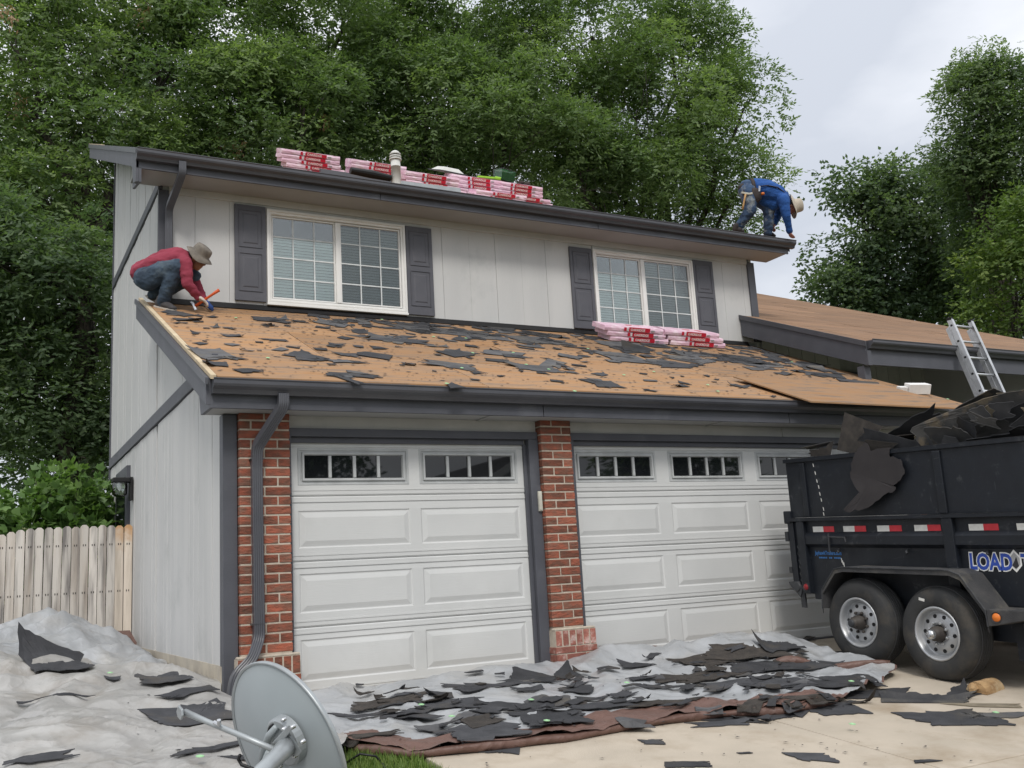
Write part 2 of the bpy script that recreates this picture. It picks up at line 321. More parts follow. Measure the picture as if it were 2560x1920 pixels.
m_twig = M('grey_twig', (.10,.09,.075), (.06,.055,.045), rough=.95, scale=10)
m_green = M('green_plastic_cap', (.36,.62,.34), (.30,.54,.28), rough=.5)
m_shgrey = M('worn_grey_shingle', (.115,.112,.11), (.07,.069,.068), rough=.95, scale=6, bump=.5, bscale=220, rand=.1, col3=(.20,.165,.12), s3=2.6, r3=(.54,.60))
m_hangfelt = M('brown_black_felt', (.034,.030,.031), (.026,.023,.024), rough=.9, scale=5)
m_tub = glass_mat('translucent_tub', (.55,.72,.60), .05, .15)
m_tubfill = M('green_caps_in_tub', (.22,.50,.28), (.12,.32,.17), rough=.7, scale=60, bump=.8, bscale=70)
m_lime = M('lime_green_plastic', (.32,.62,.04), rough=.4)
m_cream = M('cream_plastic', (.62,.60,.52), rough=.5)
m_carton = M('white_carton', (.76,.75,.73), (.68,.67,.65), rough=.7, scale=8)
m_ash = leaf_mat('ash_leaf', (.105,.165,.078), (.175,.250,.108), (.275,.355,.150),.50)
m_ashdark = leaf_mat('dark_ash_leaf', (.075,.120,.070), (.120,.178,.090), (.195,.260,.118),.50)
m_round = leaf_mat('blue_green_leaf', (.078,.122,.082), (.125,.180,.108), (.205,.262,.130),.50)
m_yel = leaf_mat('yellow_green_leaf', (.09,.15,.045), (.15,.22,.062), (.24,.30,.08), .38)
m_shrub = leaf_mat('shrub_leaf', (.07,.135,.045), (.12,.215,.065), (.22,.34,.10), .35)
m_blade = leaf_mat('grass_blade', (.08,.14,.03), (.14,.22,.05), (.24,.30,.09), .3)
m_dead = leaf_mat('dead_leaf', (.22,.13,.07), (.33,.21,.12), (.40,.28,.17), .3)
m_bloom = leaf_mat('pale_bloom', (.5,.55,.25), (.65,.68,.35), (.75,.75,.5), .2)
# ================================================================ GROUND
def drive_z(y): return 0. if y > -.5 else -.1*(-.5-y)
def lawn_z(y): return drive_z(y) + .09 + (.035*y if y > 0 else 0.)
def ground_z(x, y):
    return drive_z(y) + (lawn_z(min(y, 6.))-drive_z(y))*smooth(.12, -.35, x)
def sheet(xs, ys, h):
    g = Geo(); nx, ny = len(xs), len(ys)
    g.v = [(x, y, h(x, y)) for y in ys for x in xs]
    g.f = [(j*nx+i, j*nx+i+1, (j+1)*nx+i+1, (j+1)*nx+i) for j in range(ny-1) for i in range(nx-1)]; g.m = [0]*len(g.f)
    return g
def spread(c, far):
    a = sorted(set([-far, -far/3, -60, -30, -16] + list(np.arange(-9, 20.01, c)) + [26, 36, 60, far/3, far])); return a
def lawn_h(x, y):
    base = ground_z(x, max(-9., min(8., y))) if x < 3 else drive_z(max(-9., y))
    return base - .03 - (.05 if (.65 < x < 10 and y < .2) or (.1 < x < 10 and -.5 < y < .2) else 0)
o = sheet(spread(.5, 900), spread(.5, 900), lawn_h).build('lawn', m_grass, smoothsh=True); tag(o, kind='structure')
drv = Geo(); 
drv.hexa([(.71,-14,drive_z(-14)-.09),(10,-14,drive_z(-14)-.09),(10,-.5,-.09),(.71,-.5,-.09),(.71,-14,drive_z(-14)-.03),(10,-14,drive_z(-14)-.03),(10,-.5,-.03),(.71,-.5,-.03)])
drive = drv.build('driveway', m_found); tag(drive, kind='structure')
xe = [.15, 3.22, 6.3, 10.]; ye = [.25, -.5, -4.2, -8., -11.5, -14.]
for i in range(3):
    for j in range(5):
        x0, x1, y1, y0 = (xe[i] if i or not j else .70)+.006, xe[i+1]-.006, ye[j]-.006, ye[j+1]+.006
        za, zb = drive_z(y0), drive_z(y1)
        Geo().hexa([(x0,y0,za-.08),(x1,y0,za-.08),(x1,y1,zb-.08),(x0,y1,zb-.08),(x0,y0,za),(x1,y0,za),(x1,y1,zb),(x0,y1,zb)]).build('concrete_slab', m_conc, drive, bevel=.006)

# ================================================================ HOUSE
house = empty('house', (0, 0, 0))
tag(house, 'pale grey two-storey house with charcoal trim and roofs stripped to bare plywood', 'house')
SL = .4345
def zlow(y): return 2.60 + SL*(y+.42)
def zup(y): return 5.87 + .433*(y-2.78)
SR = .411
def zrt(y): return 3.745 + SR*(y-.95)
YU, XR, YB = 3.34, 9.16, 7.7

def part(name, g, mat, parent=house, **k): return g.build(name, mat, parent, **k)
# --- foundation and solid wall bodies (set back behind boards and trim)
part('foundation', Geo().box(-.005, 8.72, .1, YB-.05, -.1, .30).box(.0, .62, -.03, .1, -.1, .30), m_found)
sw = part('side_wall', Geo().prism([(.03,.0,.29),(.03,YB,.29),(.03,YB,zup(YB)-.16),(.03,YU,zup(YU)-.16),(.03,YU,zlow(YU)-.12),(.03,.0,zlow(0.)-.12)], (.12,0,0)), m_under)
# boards of the side wall, eight inches apart, following the roof slopes
def side_top(y): return (zup(y)-.14) if y >= YU else (zlow(y)-.10)
y = 0.02; k = 0
while y < YB-.02:
    y1 = min(y+.199, YB-.01)
    if y < YU < y1: y1 = YU-.005
    segs = [(.297, 2.80), (2.96, None)] 
    for z0, z1 in segs:
        ta, tb = side_top(y+.001), side_top(y1-.001)
        if z1 is not None: a, b = min(z1, ta), min(z1, tb)
        else: a, b = ta, tb
        if a <= z0 and b <= z0: continue
        a = max(a, z0+.002); b = max(b, z0+.002)
        j0, j1, y1o = z0, None, y1
        if z1 is None and y >= YU-.01:
            segs2 = [(z0, 5.62, 5.62), (5.76, a, b)]
        else: segs2 = [(z0, a, b)]
        for q0, qa, qb in segs2:
            if max(qa, qb) <= q0+.01: continue
            jx = rnd_x = .003*math.sin(k*2.7); k += 1
            Geo().prism([(0+jx, y, q0), (0+jx, y1, q0), (0+jx, y1, qb), (0+jx, y, qa)], (.05, 0, 0)).build('siding_board', m_side, sw, bevel=.003)
    y += .203
    if YU-.02 < y-.203 < YU and False: pass
# horizontal band boards on the side wall
part('belt_board', Geo().box(-.022, .03, .32, YB+.01, 2.81, 2.95), m_trim, bevel=.004)
part('belt_board', Geo().box(-.022, .03, YU-.02, YB+.01, 5.63, 5.75), m_trim, bevel=.004)
part('corner_board', Geo().box(-.02, .03, YB-.02, YB+.03, .3, zup(YB)-.2), m_trim)
part('corner_board', Geo().box(-.018, .10, -.075, -.012, .0, 2.34).box(-.018, .012, -.012, .05, .30, 2.34), m_trim, bevel=.004)
part('back_wall', Geo().box(.03, XR-.02, YB, YB+.05, .3, zup(YB)-.2), m_side)
# --- garage front wall
fw = part('garage_front_wall', Geo().box(.03, .55, .0, .12, .0, 2.36).box(.55, 8.72, .02, .12, 2.10, 2.40).box(2.86, 3.40, .0, .12, 0, 2.2).box(8.15, 8.72, .0, .12, .0, 2.36), m_under)
for a, b in ((.55, 3.0), (3.36, 6.2), (6.205, 8.72)):
    Geo().box(a, b-.004, -.035, .02, 2.237, 2.35).build('header_board', m_side, fw, bevel=.003)
part('garage_right_wall', Geo().prism([(8.62,.02,.0),(8.62,YU,.0),(8.62,YU,zlow(YU)-.1),(8.62,.02,zlow(.02)-.1)], (.1,0,0)), m_side)
# door surrounds
def surround(x0, x1, left=True, right=True):
    part('door_head_trim', Geo().box(x0-.045, x1+(.13 if right else .0), -.075, .03, 2.165, 2.236).box(x0, x1, -.03, .03, 2.115, 2.164), m_trim, bevel=.003)
    if left: part('door_side_trim', Geo().box(x0-.045, x0-.012, -.09, .03, .0, 2.164).box(x0-.012, x0+.008, -.02, .03, .0, 2.115), m_trim, bevel=.003)
    if right: part('door_side_trim', Geo().box(x1+.025, x1+.13, -.08, .03, .0, 2.164).box(x1-.008, x1+.025, -.03, .03, .0, 2.115), m_trim, bevel=.003)
surround(.565, 2.858)
surround(3.40, 8.10, True, True)
# --- garage doors
def ring_panel(x0, x1, z0, z1, loops):
    """loops: (inset, depth y). last loop filled"""
    g = Geo(); k = None
    for ins, d in loops:
        a = len(g.v); g.v += [(x0+ins, d, z0+ins), (x1-ins, d, z0+ins), (x1-ins, d, z1-ins), (x0+ins, d, z1-ins)]
        if k is not None:
            for i in range(4): g.f.append((k+i, k+(i+1) % 4, a+(i+1) % 4, a+i)); g.m.append(0)
        k = a
    return g, k
SEC = [(0., .552), (.556, 1.098), (1.102, 1.652), (1.656, 2.134)]
PZ = [(.115, .455), (.672, .997), (1.212, 1.530), (1.748, 2.072)]
def garage_door(x0, x1, panels):
    d = part('garage_door', Geo().box(x0, x1, .03, .07, .0, 2.15), m_door)
    Geo().box(x0, x1, -.012, .03, -.012, .012).build('rubber_sill', m_gutter, d)
    for si, ((za, zb), (pa, pb)) in enumerate(zip(SEC, PZ)):
        xs = [x0]
        for p in panels: xs += [p[0], p[1]]
        xs.append(x1)
        g = Geo(); za2 = za+.014 if si == 0 else za
        zs = [za2, za2+.012, za+.045, za+.052, pa, pb, zb-.052, zb-.045, zb-.010, zb]
        yy = [.008, .0, .0, .004, .0, .0, .004, .0, .0, .008]
        for i in range(len(xs)-1):
            hole = i % 2 == 1
            for j in range(len(zs)-1):
                if hole and j == 4: continue
                g.add([(xs[i], yy[j] if j not in (2,3) else (.0 if j == 2 else .0), zs[j]), (xs[i+1], yy[j] if j not in (2,3) else .0, zs[j]),
                       (xs[i+1], yy[j+1] if j+1 not in (2,3) else .0, zs[j+1]), (xs[i], yy[j+1] if j+1 not in (2,3) else .0, zs[j+1])], [(0,1,2,3)])
        # tongue grooves
        for zz in ((za+.045, za+.058), (zb-.05, zb-.037)):
            g.box(x0+.002, x1-.002, -.004, .004, zz[0], zz[1])
        g.add([(x0,.008,zb),(x1,.008,zb),(x1,.03,zb),(x0,.03,zb),(x0,.008,za2),(x1,.008,za2),(x1,.03,za2),(x0,.03,za2)], [(0,1,2,3),(4,5,6,7)])
        g.build('door_section', m_door, d, fix=False)
        for p in panels:
            if si < 3:
                r, k = ring_panel(p[0], p[1], pa, pb, [(0, 0.), (.005, .004), (.012, .008), (.020, .007), (.060, -.004), (.064, -.004)])
                r.f.append((k, k+1, k+2, k+3)); r.m.append(0); r.build('raised_panel', m_door, d, fix=False)
            else:
                r, k = ring_panel(p[0], p[1], pa, pb, [(0, 0.), (.004, -.004), (.020, -.004), (.024, .004), (.036, .004), (.040, -.014), (.056, -.014), (.062, .004), (.064, .02)])
                r.build('window_surround', m_gray_muntin, d, fix=False)
                wx0, wx1, wz0, wz1 = p[0]+.064, p[1]-.064, pa+.064, pb-.064
                cw = (wx1-wx0)/4
                for q in range(1, 4):
                    Geo().box(wx0+cw*q-.014, wx0+cw*q+.014, -.008, .02, wz0, wz1).build('window_bar', m_gray_muntin, d, bevel=.004)
                for q in range(4):
                    Geo().box(wx0+cw*q+.003, wx0+cw*(q+1)-.003, .012, .018, wz0, wz1).build('window_pane', m_dglass, d)
    return d
garage_door(.568, 2.852, [(.632, 1.660), (1.764, 2.787)])
garage_door(3.405, 8.095, [(3.43, 4.43), (4.59, 5.62), (5.786, 6.80), (6.97, 7.98)])
part('door_keypad', Geo().box(2.945, 2.985, -.105, -.081, 1.47, 1.66).box(2.95, 2.98, -.112, -.105, 1.48, 1.65), m_cream, bevel=.004)
# --- brick pillars
rb = random.Random(5)
def brick_mesh(lx, ly, lz, nm):
    g = Geo().box(-lx/2, lx/2, -ly/2, ly/2, -lz/2, lz/2); me = g.mesh(nm, m_brick); return me
_bm = {}
def brick(x0, x1, y0, y1, z0, z1, parent, mat):
    key = (round(x1-x0, 2), round(y1-y0, 2), round(z1-z0, 3), mat.name)
    if key not in _bm:
        _bm[key] = Geo().box(-key[0]/2, key[0]/2, -key[1]/2, key[1]/2, -key[2]/2, key[2]/2).mesh('brick', mat)
    o = obj('brick', _bm[key], parent, .004, ((x0+x1)/2, (y0+y1)/2+rb.uniform(-.003, .003), (z0+z1)/2), (0, rb.uniform(-.006, .006), rb.uniform(-.01, .01)))
    return o
def pillar(x0, x1, base):
    p = part('brick_pillar', Geo().box(x0+.006, x1-.006, -.1265, .0, .30, 2.348).box(base[0]+.006, base[1]-.006, -.199, .0, -.02, .352), m_mortar)
    ch, cb = .0795, .0645; z = .385; k = 0
    Geo().box(base[0]+.004, base[1]-.004, -.196, -.12, .352, .372).build('mortar_cap', m_mortar, p, bevel=.008)
    while z < 2.34:
        z1 = min(z+cb, 2.345)
        if z1-z < .02: break
        cuts = [x0]
        a = x1
        offs = []
        step = .215; first = .105 if k % 2 else .215
        xr = x1; ln = first
        while xr > x0+.001:
            xl = max(x0, xr-ln+.006)
            if xl-x0 < .03: xl = x0
            brick(xl, xr, -.132, -.012, z, z1, p, m_brick); xr = xl-.013; ln = step
            if xr-x0 < .02: break
        z += ch; k += 1
    # base: soldier course over two courses
    n = int(round((base[1]-base[0])/.079)); wv = (base[1]-base[0])/n
    for i in range(n): brick(base[0]+i*wv+.006, base[0]+(i+1)*wv-.006, -.205, -.012, .215, .350, p, m_brickpale if base[0] > 1 else m_brick)
    for r, (za, zb) in enumerate(((-.005, .062), (.076, .138), (.148, .205))):
        xl = base[0]; k2 = r
        while xl < base[1]-.01:
            xr = min(base[1], xl+(.105 if (k2 == r and r % 2) else .205))
            if base[1]-xr < .04: xr = base[1]
            brick(xl, xr, -.205, -.012, za, zb, p, m_brickpale if base[0] > 1 else m_brick); xl = xr+.012; k2 += 1
    return p
pillar(.104, .530, (.06, .575))
pillar(2.995, 3.337, (2.975, 3.425))
pillar(8.26, 8.66, (8.22, 8.70))
# --- lower soffit, fascia, gutter
part('soffit', Geo().box(-.17, 9.02, -.345, .02, 2.347, 2.358), m_soffit)
for xj in (2.35, 5.1, 7.6): part('soffit_batten', Geo().box(xj, xj+.02, -.34, -.04, 2.337, 2.346), m_soffit)
for a, b in ((-.172, 2.9), (2.905, 6.0), (6.005, 9.05)):
    part('fascia_board', Geo().box(a, b-.003, -.375, -.347, 2.338, 2.57), m_trim, bevel=.003)
def gutter(x0, x1, yb, zt, name='gutter', dep_=.115, hh=.115):
    pr = [(0, 0), (0, -hh), (-.06, -hh), (-.075, -hh*.72), (-dep_*.92, -hh*.52), (-dep_, -hh*.36), (-dep_, -.012), (-dep_-.008, -.004), (-dep_-.008, .004), (-dep_+.010, .004), (-dep_+.012, -.02), (-dep_+.012, -hh*.3), (-.07, -hh*.66), (-.055, -hh+.006), (-.004, -hh+.006), (-.004, 0)]
    g = Geo().sweep(pr, [((x0, yb, zt), (0,1,0), (0,0,1)), ((x1, yb, zt), (0,1,0), (0,0,1))], close=True)
    # end caps
    cap = [(x0+.001, yb+a, zt+b) for a, b in pr[:7]]
    g.add(cap, [tuple(range(7))]); g.add([(x1-.001, p[1], p[2]) for p in cap], [tuple(range(7))])
    return part(name, g, m_gutter)
gutter(-.175, 9.05, -.376, 2.562)
# return box at the left end of the lower eave (closed soffit end)
part('eave_return', Geo().prism([(-.185,-.376,2.338),(-.185,-.376,2.56),(-.185,.0,zlow(0)-.03),(-.185,.16,zlow(.16)-.03),(-.185,-.02,2.338)], (.03,0,0)), m_trim)
# --- lower roof
lr = part('lower_roof', Geo().hexa([(-.15,-.40,zlow(-.40)-.09),(9.03,-.40,zlow(-.40)-.09),(9.03,YU+.0,zlow(YU)-.09),(-.15,YU,zlow(YU)-.09),
                                     (-.15,-.40,zlow(-.40)-.022),(9.03,-.40,zlow(-.40)-.022),(9.03,YU,zlow(YU)-.022),(-.15,YU,zlow(YU)-.022)]), m_under)
def deck(xa, xb, ya, yb, zf, mat, parent, rows, offs, name='plywood_sheet', lift=0., seed=1):
    rr = random.Random(seed); n = math.sqrt(1+SL*SL); h = 1.22/n; yy = ya; r = 0
    while yy < yb-.02:
        y1 = min(yb, yy+h); x = xa - (offs[r % len(offs)])
        while x < xb-.02:
            x0, x1 = max(x, xa), min(x+2.44, xb)
            if x1-x0 > .03:
                e = .0045; j = rr.uniform(-.004, .004); t = .018
                Geo().hexa([(x0+e,yy+e,zf(yy+e)-t+j),(x1-e,yy+e,zf(yy+e)-t-j),(x1-e,y1-e,zf(y1-e)-t+j),(x0+e,y1-e,zf(y1-e)-t-j),
                            (x0+e,yy+e,zf(yy+e)+j),(x1-e,yy+e,zf(yy+e)-j),(x1-e,y1-e,zf(y1-e)+j),(x0+e,y1-e,zf(y1-e)-j)]).build(name, mat, parent)
            x += 2.44
        yy += h; r += 1
deck(-.142, 9.04, -.45, YU-.012, zlow, m_ply, lr, 4, (.0, 1.22, .6, 1.8), seed=3)
# pale edge strip and drip edge along the left rake
Geo().hexa([(-.190,-.44,zlow(-.44)-.03),(-.145,-.44,zlow(-.44)-.03),(-.145,3.60,zlow(3.60)-.03),(-.190,3.60,zlow(3.60)-.03),
            (-.190,-.44,zlow(-.44)+.004),(-.145,-.44,zlow(-.44)+.004),(-.145,3.60,zlow(3.60)+.004),(-.190,3.60,zlow(3.60)+.004)]).build('rake_edge_strip', m_plyedge, lr)
part('rake_board', Geo().prism([(-.215,-.378,zlow(-.378)-.035),(-.215,3.60,zlow(3.60)-.035),(-.215,3.60,zlow(3.60)-.255),(-.215,-.378,zlow(-.378)-.255)], (.04,0,0)), m_trim, bevel=.003)
part('rake_trim', Geo().prism([(-.232,-.44,zlow(-.44)-.02),(-.232,3.62,zlow(3.62)-.02),(-.232,3.62,zlow(3.62)-.075),(-.232,-.44,zlow(-.44)-.075)], (.022,0,0)), m_gutter)
part('rake_soffit', Geo().prism([(-.18,-.3,zlow(-.3)-.20),(-.18,3.58,zlow(3.58)-.20),(-.18,3.58,zlow(3.58)-.215),(-.18,-.3,zlow(-.3)-.215)], (.18,0,0)), m_soffit)
part('rake_board', Geo().prism([(9.045,-.378,zlow(-.378)-.035),(9.045,YU,zlow(YU)-.035),(9.045,YU,zlow(YU)-.2),(9.045,-.378,zlow(-.378)-.2)], (.03,0,0)), m_trim)
# --- upper storey front wall and its boards
uw = part('upper_front_wall', Geo().box(.03, XR, YU+.105, YU+.2, 3.9, zup(YU)-.12).box(.03, XR, YU+.03, YU+.105, 5.56, zup(YU)-.12).box(.03, XR, YU+.03, YU+.105, 3.9, 4.31).box(.03, 1.27, YU+.03, YU+.105, 4.31, 5.56).box(3.10, 6.08, YU+.03, YU+.105, 4.31, 5.56).box(7.91, XR, YU+.03, YU+.105, 4.31, 5.56), m_under)
xs = list(np.arange(.0, XR-.03, .406)) + [XR-.002]
for i in range(len(xs)-1):
    a, b = xs[i]+(.103 if i == 0 else .0012), xs[i+1]-.0012
    j = .002*math.sin(i*3.3)
    pieces = [(a, b, zlow(YU)+.055, 5.62)]
    for wa, wb in ((1.27, 3.104), (6.079, 7.914)):
        nx = []
        for a_, b_, z_, t_ in pieces:
            if b_ <= wa or a_ >= wb: nx.append((a_, b_, z_, t_)); continue
            if a_ < wa: nx.append((a_, wa, z_, t_)); a_ = wa
            if b_ > wb: nx.append((wb, b_, z_, t_)); b_ = wb
            nx += [(a_, b_, z_, 4.335), (a_, b_, 5.53, t_)]
        pieces = nx
    for a_, b_, z_, t_ in pieces:
        if b_-a_ > .01: Geo().box(a_, b_, YU+j, YU+.03, z_, t_).build('siding_board', m_side, uw, bevel=.0025)
part('upper_right_wall', Geo().prism([(XR,YU+.01,3.9),(XR,YB,3.9),(XR,YB,zup(YB)-.16),(XR,YU+.01,zup(YU)-.16)], (-.05,0,0)), m_side)
part('corner_board', Geo().box(-.02, .10, YU-.03, YU+.03, zlow(YU)+.03, 5.62), m_trim, bevel=.004)
part('corner_board', Geo().box(XR-.115, XR+.022, YU-.03, YU+.03, 4.3, 5.62).box(XR+.0, XR+.022, YU+.03, YU+.15, 4.3, 5.62), m_trim, bevel=.004)
part('step_flashing', Geo().hexa([(-.02,YU-.07,zlow(YU-.07)+.012),(8.9,YU-.07,zlow(YU-.07)+.012),(8.9,YU+.0,zlow(YU)+.0),(-.02,YU+.0,zlow(YU)+.0),(-.02,YU-.06,zlow(YU-.07)+.02),(8.9,YU-.06,zlow(YU-.07)+.02),(8.9,YU-.004,zlow(YU)+.062),(-.02,YU-.004,zlow(YU)+.062)]), m_cable)
part('frieze_board', Geo().box(.10, XR-.115, YU-.018, YU+.02, 5.585, 5.70), m_side, bevel=.003)
# --- upper soffit, fascia, gutter, roof
part('soffit', Geo().box(-.33, 9.50, 2.88, YU+.02, 5.672, 5.685), m_soffit)
for a, b in ((-.335, 2.6), (2.605, 5.9), (5.905, 9.52)):
    part('fascia_board', Geo().box(a, b-.003, 2.86, 2.882, 5.662, 5.86), m_trim, bevel=.003)
gutter(-.34, 9.60, 2.858, 5.862)
ur = part('upper_roof', Geo().hexa([(-.33,2.86,zup(2.86)-.11),(9.52,2.86,zup(2.86)-.11),(9.52,8.30,zup(8.30)-.11),(-.33,8.30,zup(8.30)-.11),(-.33,2.86,zup(2.86)-.022),(9.52,2.86,zup(2.86)-.022),(9.52,8.30,zup(8.30)-.022),(-.33,8.30,zup(8.30)-.022)])
          .hexa([(.6,8.30,zup(8.30)-.11),(9.1,8.30,zup(8.30)-.11),(9.1,12.3,zup(8.30)-1.8),(.6,12.3,zup(8.30)-1.8),(.6,8.30,zup(8.30)-.022),(9.1,8.30,zup(8.30)-.022),(9.1,12.3,zup(8.30)-1.7),(.6,12.3,zup(8.30)-1.7)]), m_under)
deck(-.32, 9.53, 2.80, 8.30, zup, m_ply2, ur, 5, (.0, 1.2), seed=9)
part('rake_board', Geo().prism([(-.335,2.90,zup(2.90)-.03),(-.335,8.35,zup(8.35)-.03),(-.335,8.35,zup(8.35)-.24),(-.335,2.90,zup(2.90)-.24)], (.035,0,0)), m_trim, bevel=.003)
part('rake_trim', Geo().prism([(-.352,2.80,zup(2.80)+.002),(-.352,8.37,zup(8.37)+.002),(-.352,8.37,zup(8.37)-.065),(-.352,2.80,zup(2.80)-.065)], (.022,0,0)), m_gutter)
part('rake_edge_strip', Geo().prism([(-.345,6.6,zup(6.6)+.014),(-.345,8.36,zup(8.36)+.014),(-.345,8.36,zup(8.36)+.003),(-.345,6.6,zup(6.6)+.003)], (.06,0,0)), m_plyedge)
part('rake_board', Geo().prism([(9.525,2.86,zup(2.86)-.03),(9.525,8.35,zup(8.35)-.03),(9.525,8.35,zup(8.35)-.2),(9.525,2.86,zup(2.86)-.2)], (.03,0,0)), m_trim)
part('rake_soffit', Geo().prism([(-.31,2.9,zup(2.9)-.20),(-.31,8.3,zup(8.3)-.20),(-.31,8.3,zup(8.3)-.212),(-.31,2.9,zup(2.9)-.212)], (.33,0,0)), m_soffit)
part('eave_return', Geo().prism([(-.338,2.86,5.50),(-.338,2.86,5.86),(-.338,3.20,zup(3.20)-.22),(-.338,3.06,5.55)], (.03,0,0)).prism([(-.306,2.86,5.50),(-.306,2.86,5.67),(-.306,3.36,5.67),(-.306,3.36,5.60)], (.03,0,0)), m_trim)
part('soffit', Geo().hexa([(-.305,2.865,5.662),(.0,2.865,5.662),(.0,3.33,5.662),(-.305,3.33,5.662),(-.305,2.865,5.668),(.0,2.865,5.668),(.0,3.33,5.668),(-.305,3.33,5.668)]), m_soffit)
# --- windows and shutters
def window(x0, x1, z0, z1, xm):
    f = .068
    g = Geo()
    r, k = ring_panel(x0, x1, z0, z1, [(0, YU+.02), (0, YU-.035), (.028, -.04+YU), (.034, YU-.022), (.058, YU-.022), (.064, YU+.004), (.070, YU+.03)])
    wdw = part('window', r, m_white, fix=False)
    gx0, gx1, gz0, gz1 = x0+.068, x1-.068, z0+.07, z1-.07
    Geo().box(xm-.028, xm+.028, YU-.016, YU+.03, gz0, gz1).build('meeting_stile', m_white, wdw, bevel=.004)
    Geo().box(x0-.005, x1+.005, YU-.05, YU-.0, z0-.03, z0-.001).build('window_sill', m_white, wdw, bevel=.004)
    for si, (a, b) in enumerate(((gx0, xm-.03), (xm+.03, gx1))):
        gl = m_glass if si == 0 else m_screen
        yo = .012 if si == 0 else .0
        r, k = ring_panel(a, b, gz0, gz1, [(0, YU-.006+yo), (.016, YU-.006+yo), (.02, YU+.012+yo)]); r.build('sash', m_white, wdw, fix=False)
        Geo().box(a+.015, b-.015, YU+.012+yo, YU+.016+yo, gz0+.015, gz1-.015).build('window_pane', gl, wdw)
        if si == 1: pass
        cw = (b-a)/3; chh = (gz1-gz0)/4
        for q in (1, 2): Geo().box(a+cw*q-.008, a+cw*q+.008, YU+.0065+yo, YU+.0115+yo, gz0+.015, gz1-.02).build('grille_bar', m_grille, wdw)
        for q in (1, 2, 3): Geo().box(a+.015, b-.015, YU+.0062+yo, YU+.0112+yo, gz0+chh*q-.008, gz0+chh*q+.008).build('grille_bar', m_grille, wdw)
        top = gz1-.03 if si == 1 else gz1-chh*.97
        nb = int((top-gz0)/.037); 
        g = Geo()
        for i in range(nb):
            zz = gz0+.0+i*(top-gz0)/nb
            g.hexa([(a+.01,YU+.036,zz),(b-.01,YU+.036,zz),(b-.01,YU+.046,zz+.0365),(a+.01,YU+.046,zz+.0365),(a+.01,YU+.038,zz),(b-.01,YU+.038,zz),(b-.01,YU+.048,zz+.0365),(a+.01,YU+.048,zz+.0365)])
        g.build('window_blind', m_blind, wdw)
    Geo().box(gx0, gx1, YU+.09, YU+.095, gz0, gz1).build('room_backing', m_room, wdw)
    return wdw
window(1.266, 3.108, 4.328, 5.54, 2.18)
window(6.075, 7.918, 4.330, 5.53, 6.965)
def shutter(x0, x1, z0, z1):
    s = part('shutter', Geo().box(x0, x1, YU-.035, YU-.003, z0, z1), m_shutter, bevel=.004)
    zm = (z0+z1)/2+.03
    for a, b in ((z0+.13, zm-.045), (zm+.045, z1-.075)):
        r, k = ring_panel(x0+.055, x1-.055, a, b, [(0, YU-.036), (.006, YU-.026), (.02, YU-.026), (.055, YU-.042), (.058, YU-.042)])
        r.f.append((k, k+1, k+2, k+3)); r.m.append(0)
        # the sunk field cuts into the shutter: raise a rim round it
        r.build('shutter_panel', m_shutter, s, fix=False)
        for q in ((x0+.047, x0+.056, a-.008, b+.008), (x1-.056, x1-.047, a-.008, b+.008)):
            Geo().box(q[0], q[1], YU-.044, YU-.034, q[2], q[3]).build('panel_moulding', m_shutter, s)
        for q in ((a-.009, a), (b, b+.009)):
            Geo().box(x0+.056, x1-.056, YU-.044, YU-.034, q[0], q[1]).build('panel_moulding', m_shutter, s)
shutter(.870, 1.252, 4.33, 5.555); shutter(3.116, 3.494, 4.315, 5.535)
shutter(5.672, 6.055, 4.302, 5.525); shutter(7.925, 8.315, 4.38, 5.55)
# --- downspouts
def downspout(path, w, d, name='downspout', X=(1,0,0)):
    g = Geo(); n = len(path)
    pr = []
    for i in range(5): 
        pr += [(-w/2+w*i/5, -d/2), (-w/2+w*(i+.5)/5, -d/2-.004)]
    pr += [(w/2, -d/2), (w/2, d/2), (-w/2, d/2)]
    P = []
    for i, p in enumerate(path):
        t = (Vector(path[min(i+1, n-1)])-Vector(path[max(i-1, 0)])).normalized(); A = Vector(X); A = (A-t*A.dot(t)).normalized(); B = A.cross(t)
        if B.y < 0: B = -B
        P.append((p, A, B))
    return part(name, g.sweep(pr, P, close=True), m_gutter)
def arc(pts, n=6):
    """round off the corners of a polyline"""
    out = [Vector(pts[0])]
    for i in range(1, len(pts)-1):
        a, b, c = Vector(pts[i-1]), Vector(pts[i]), Vector(pts[i+1]); r = min((b-a).length, (c-b).length)*.35; r = min(r, .09)
        p = b+(a-b).normalized()*r; q = b+(c-b).normalized()*r
        for k in range(n+1):
            t = k/n; out.append(p*(1-t)**2+b*2*t*(1-t)+q*t*t)
    out.append(Vector(pts[-1])); return out
ds = downspout(arc([(.395,-.43,2.46),(.395,-.43,2.36),(.235,-.20,2.05),(.235,-.175,1.9),(.24,-.175,.50),(.17,-.26,.36),(.03,-.28,.24),(.0,-.28,.05),(-.01,-.28,-.02)]), .085, .065)
for i in range(9):
    Geo().box(.19, .28, -.215, -.205, 1.93+i*.014, 1.937+i*.014).build('elbow_rib', m_gutter, ds)
for zz in (.62, 1.95): Geo().box(.18, .295, -.214, -.13, zz, zz+.006).build('seam_band', m_gutter, ds)
downspout(arc([(.16,2.80,5.78),(.16,2.80,5.64),(.085,3.20,5.36),(.085,3.245,5.22),(.085,3.245,4.36)]), .08, .06)
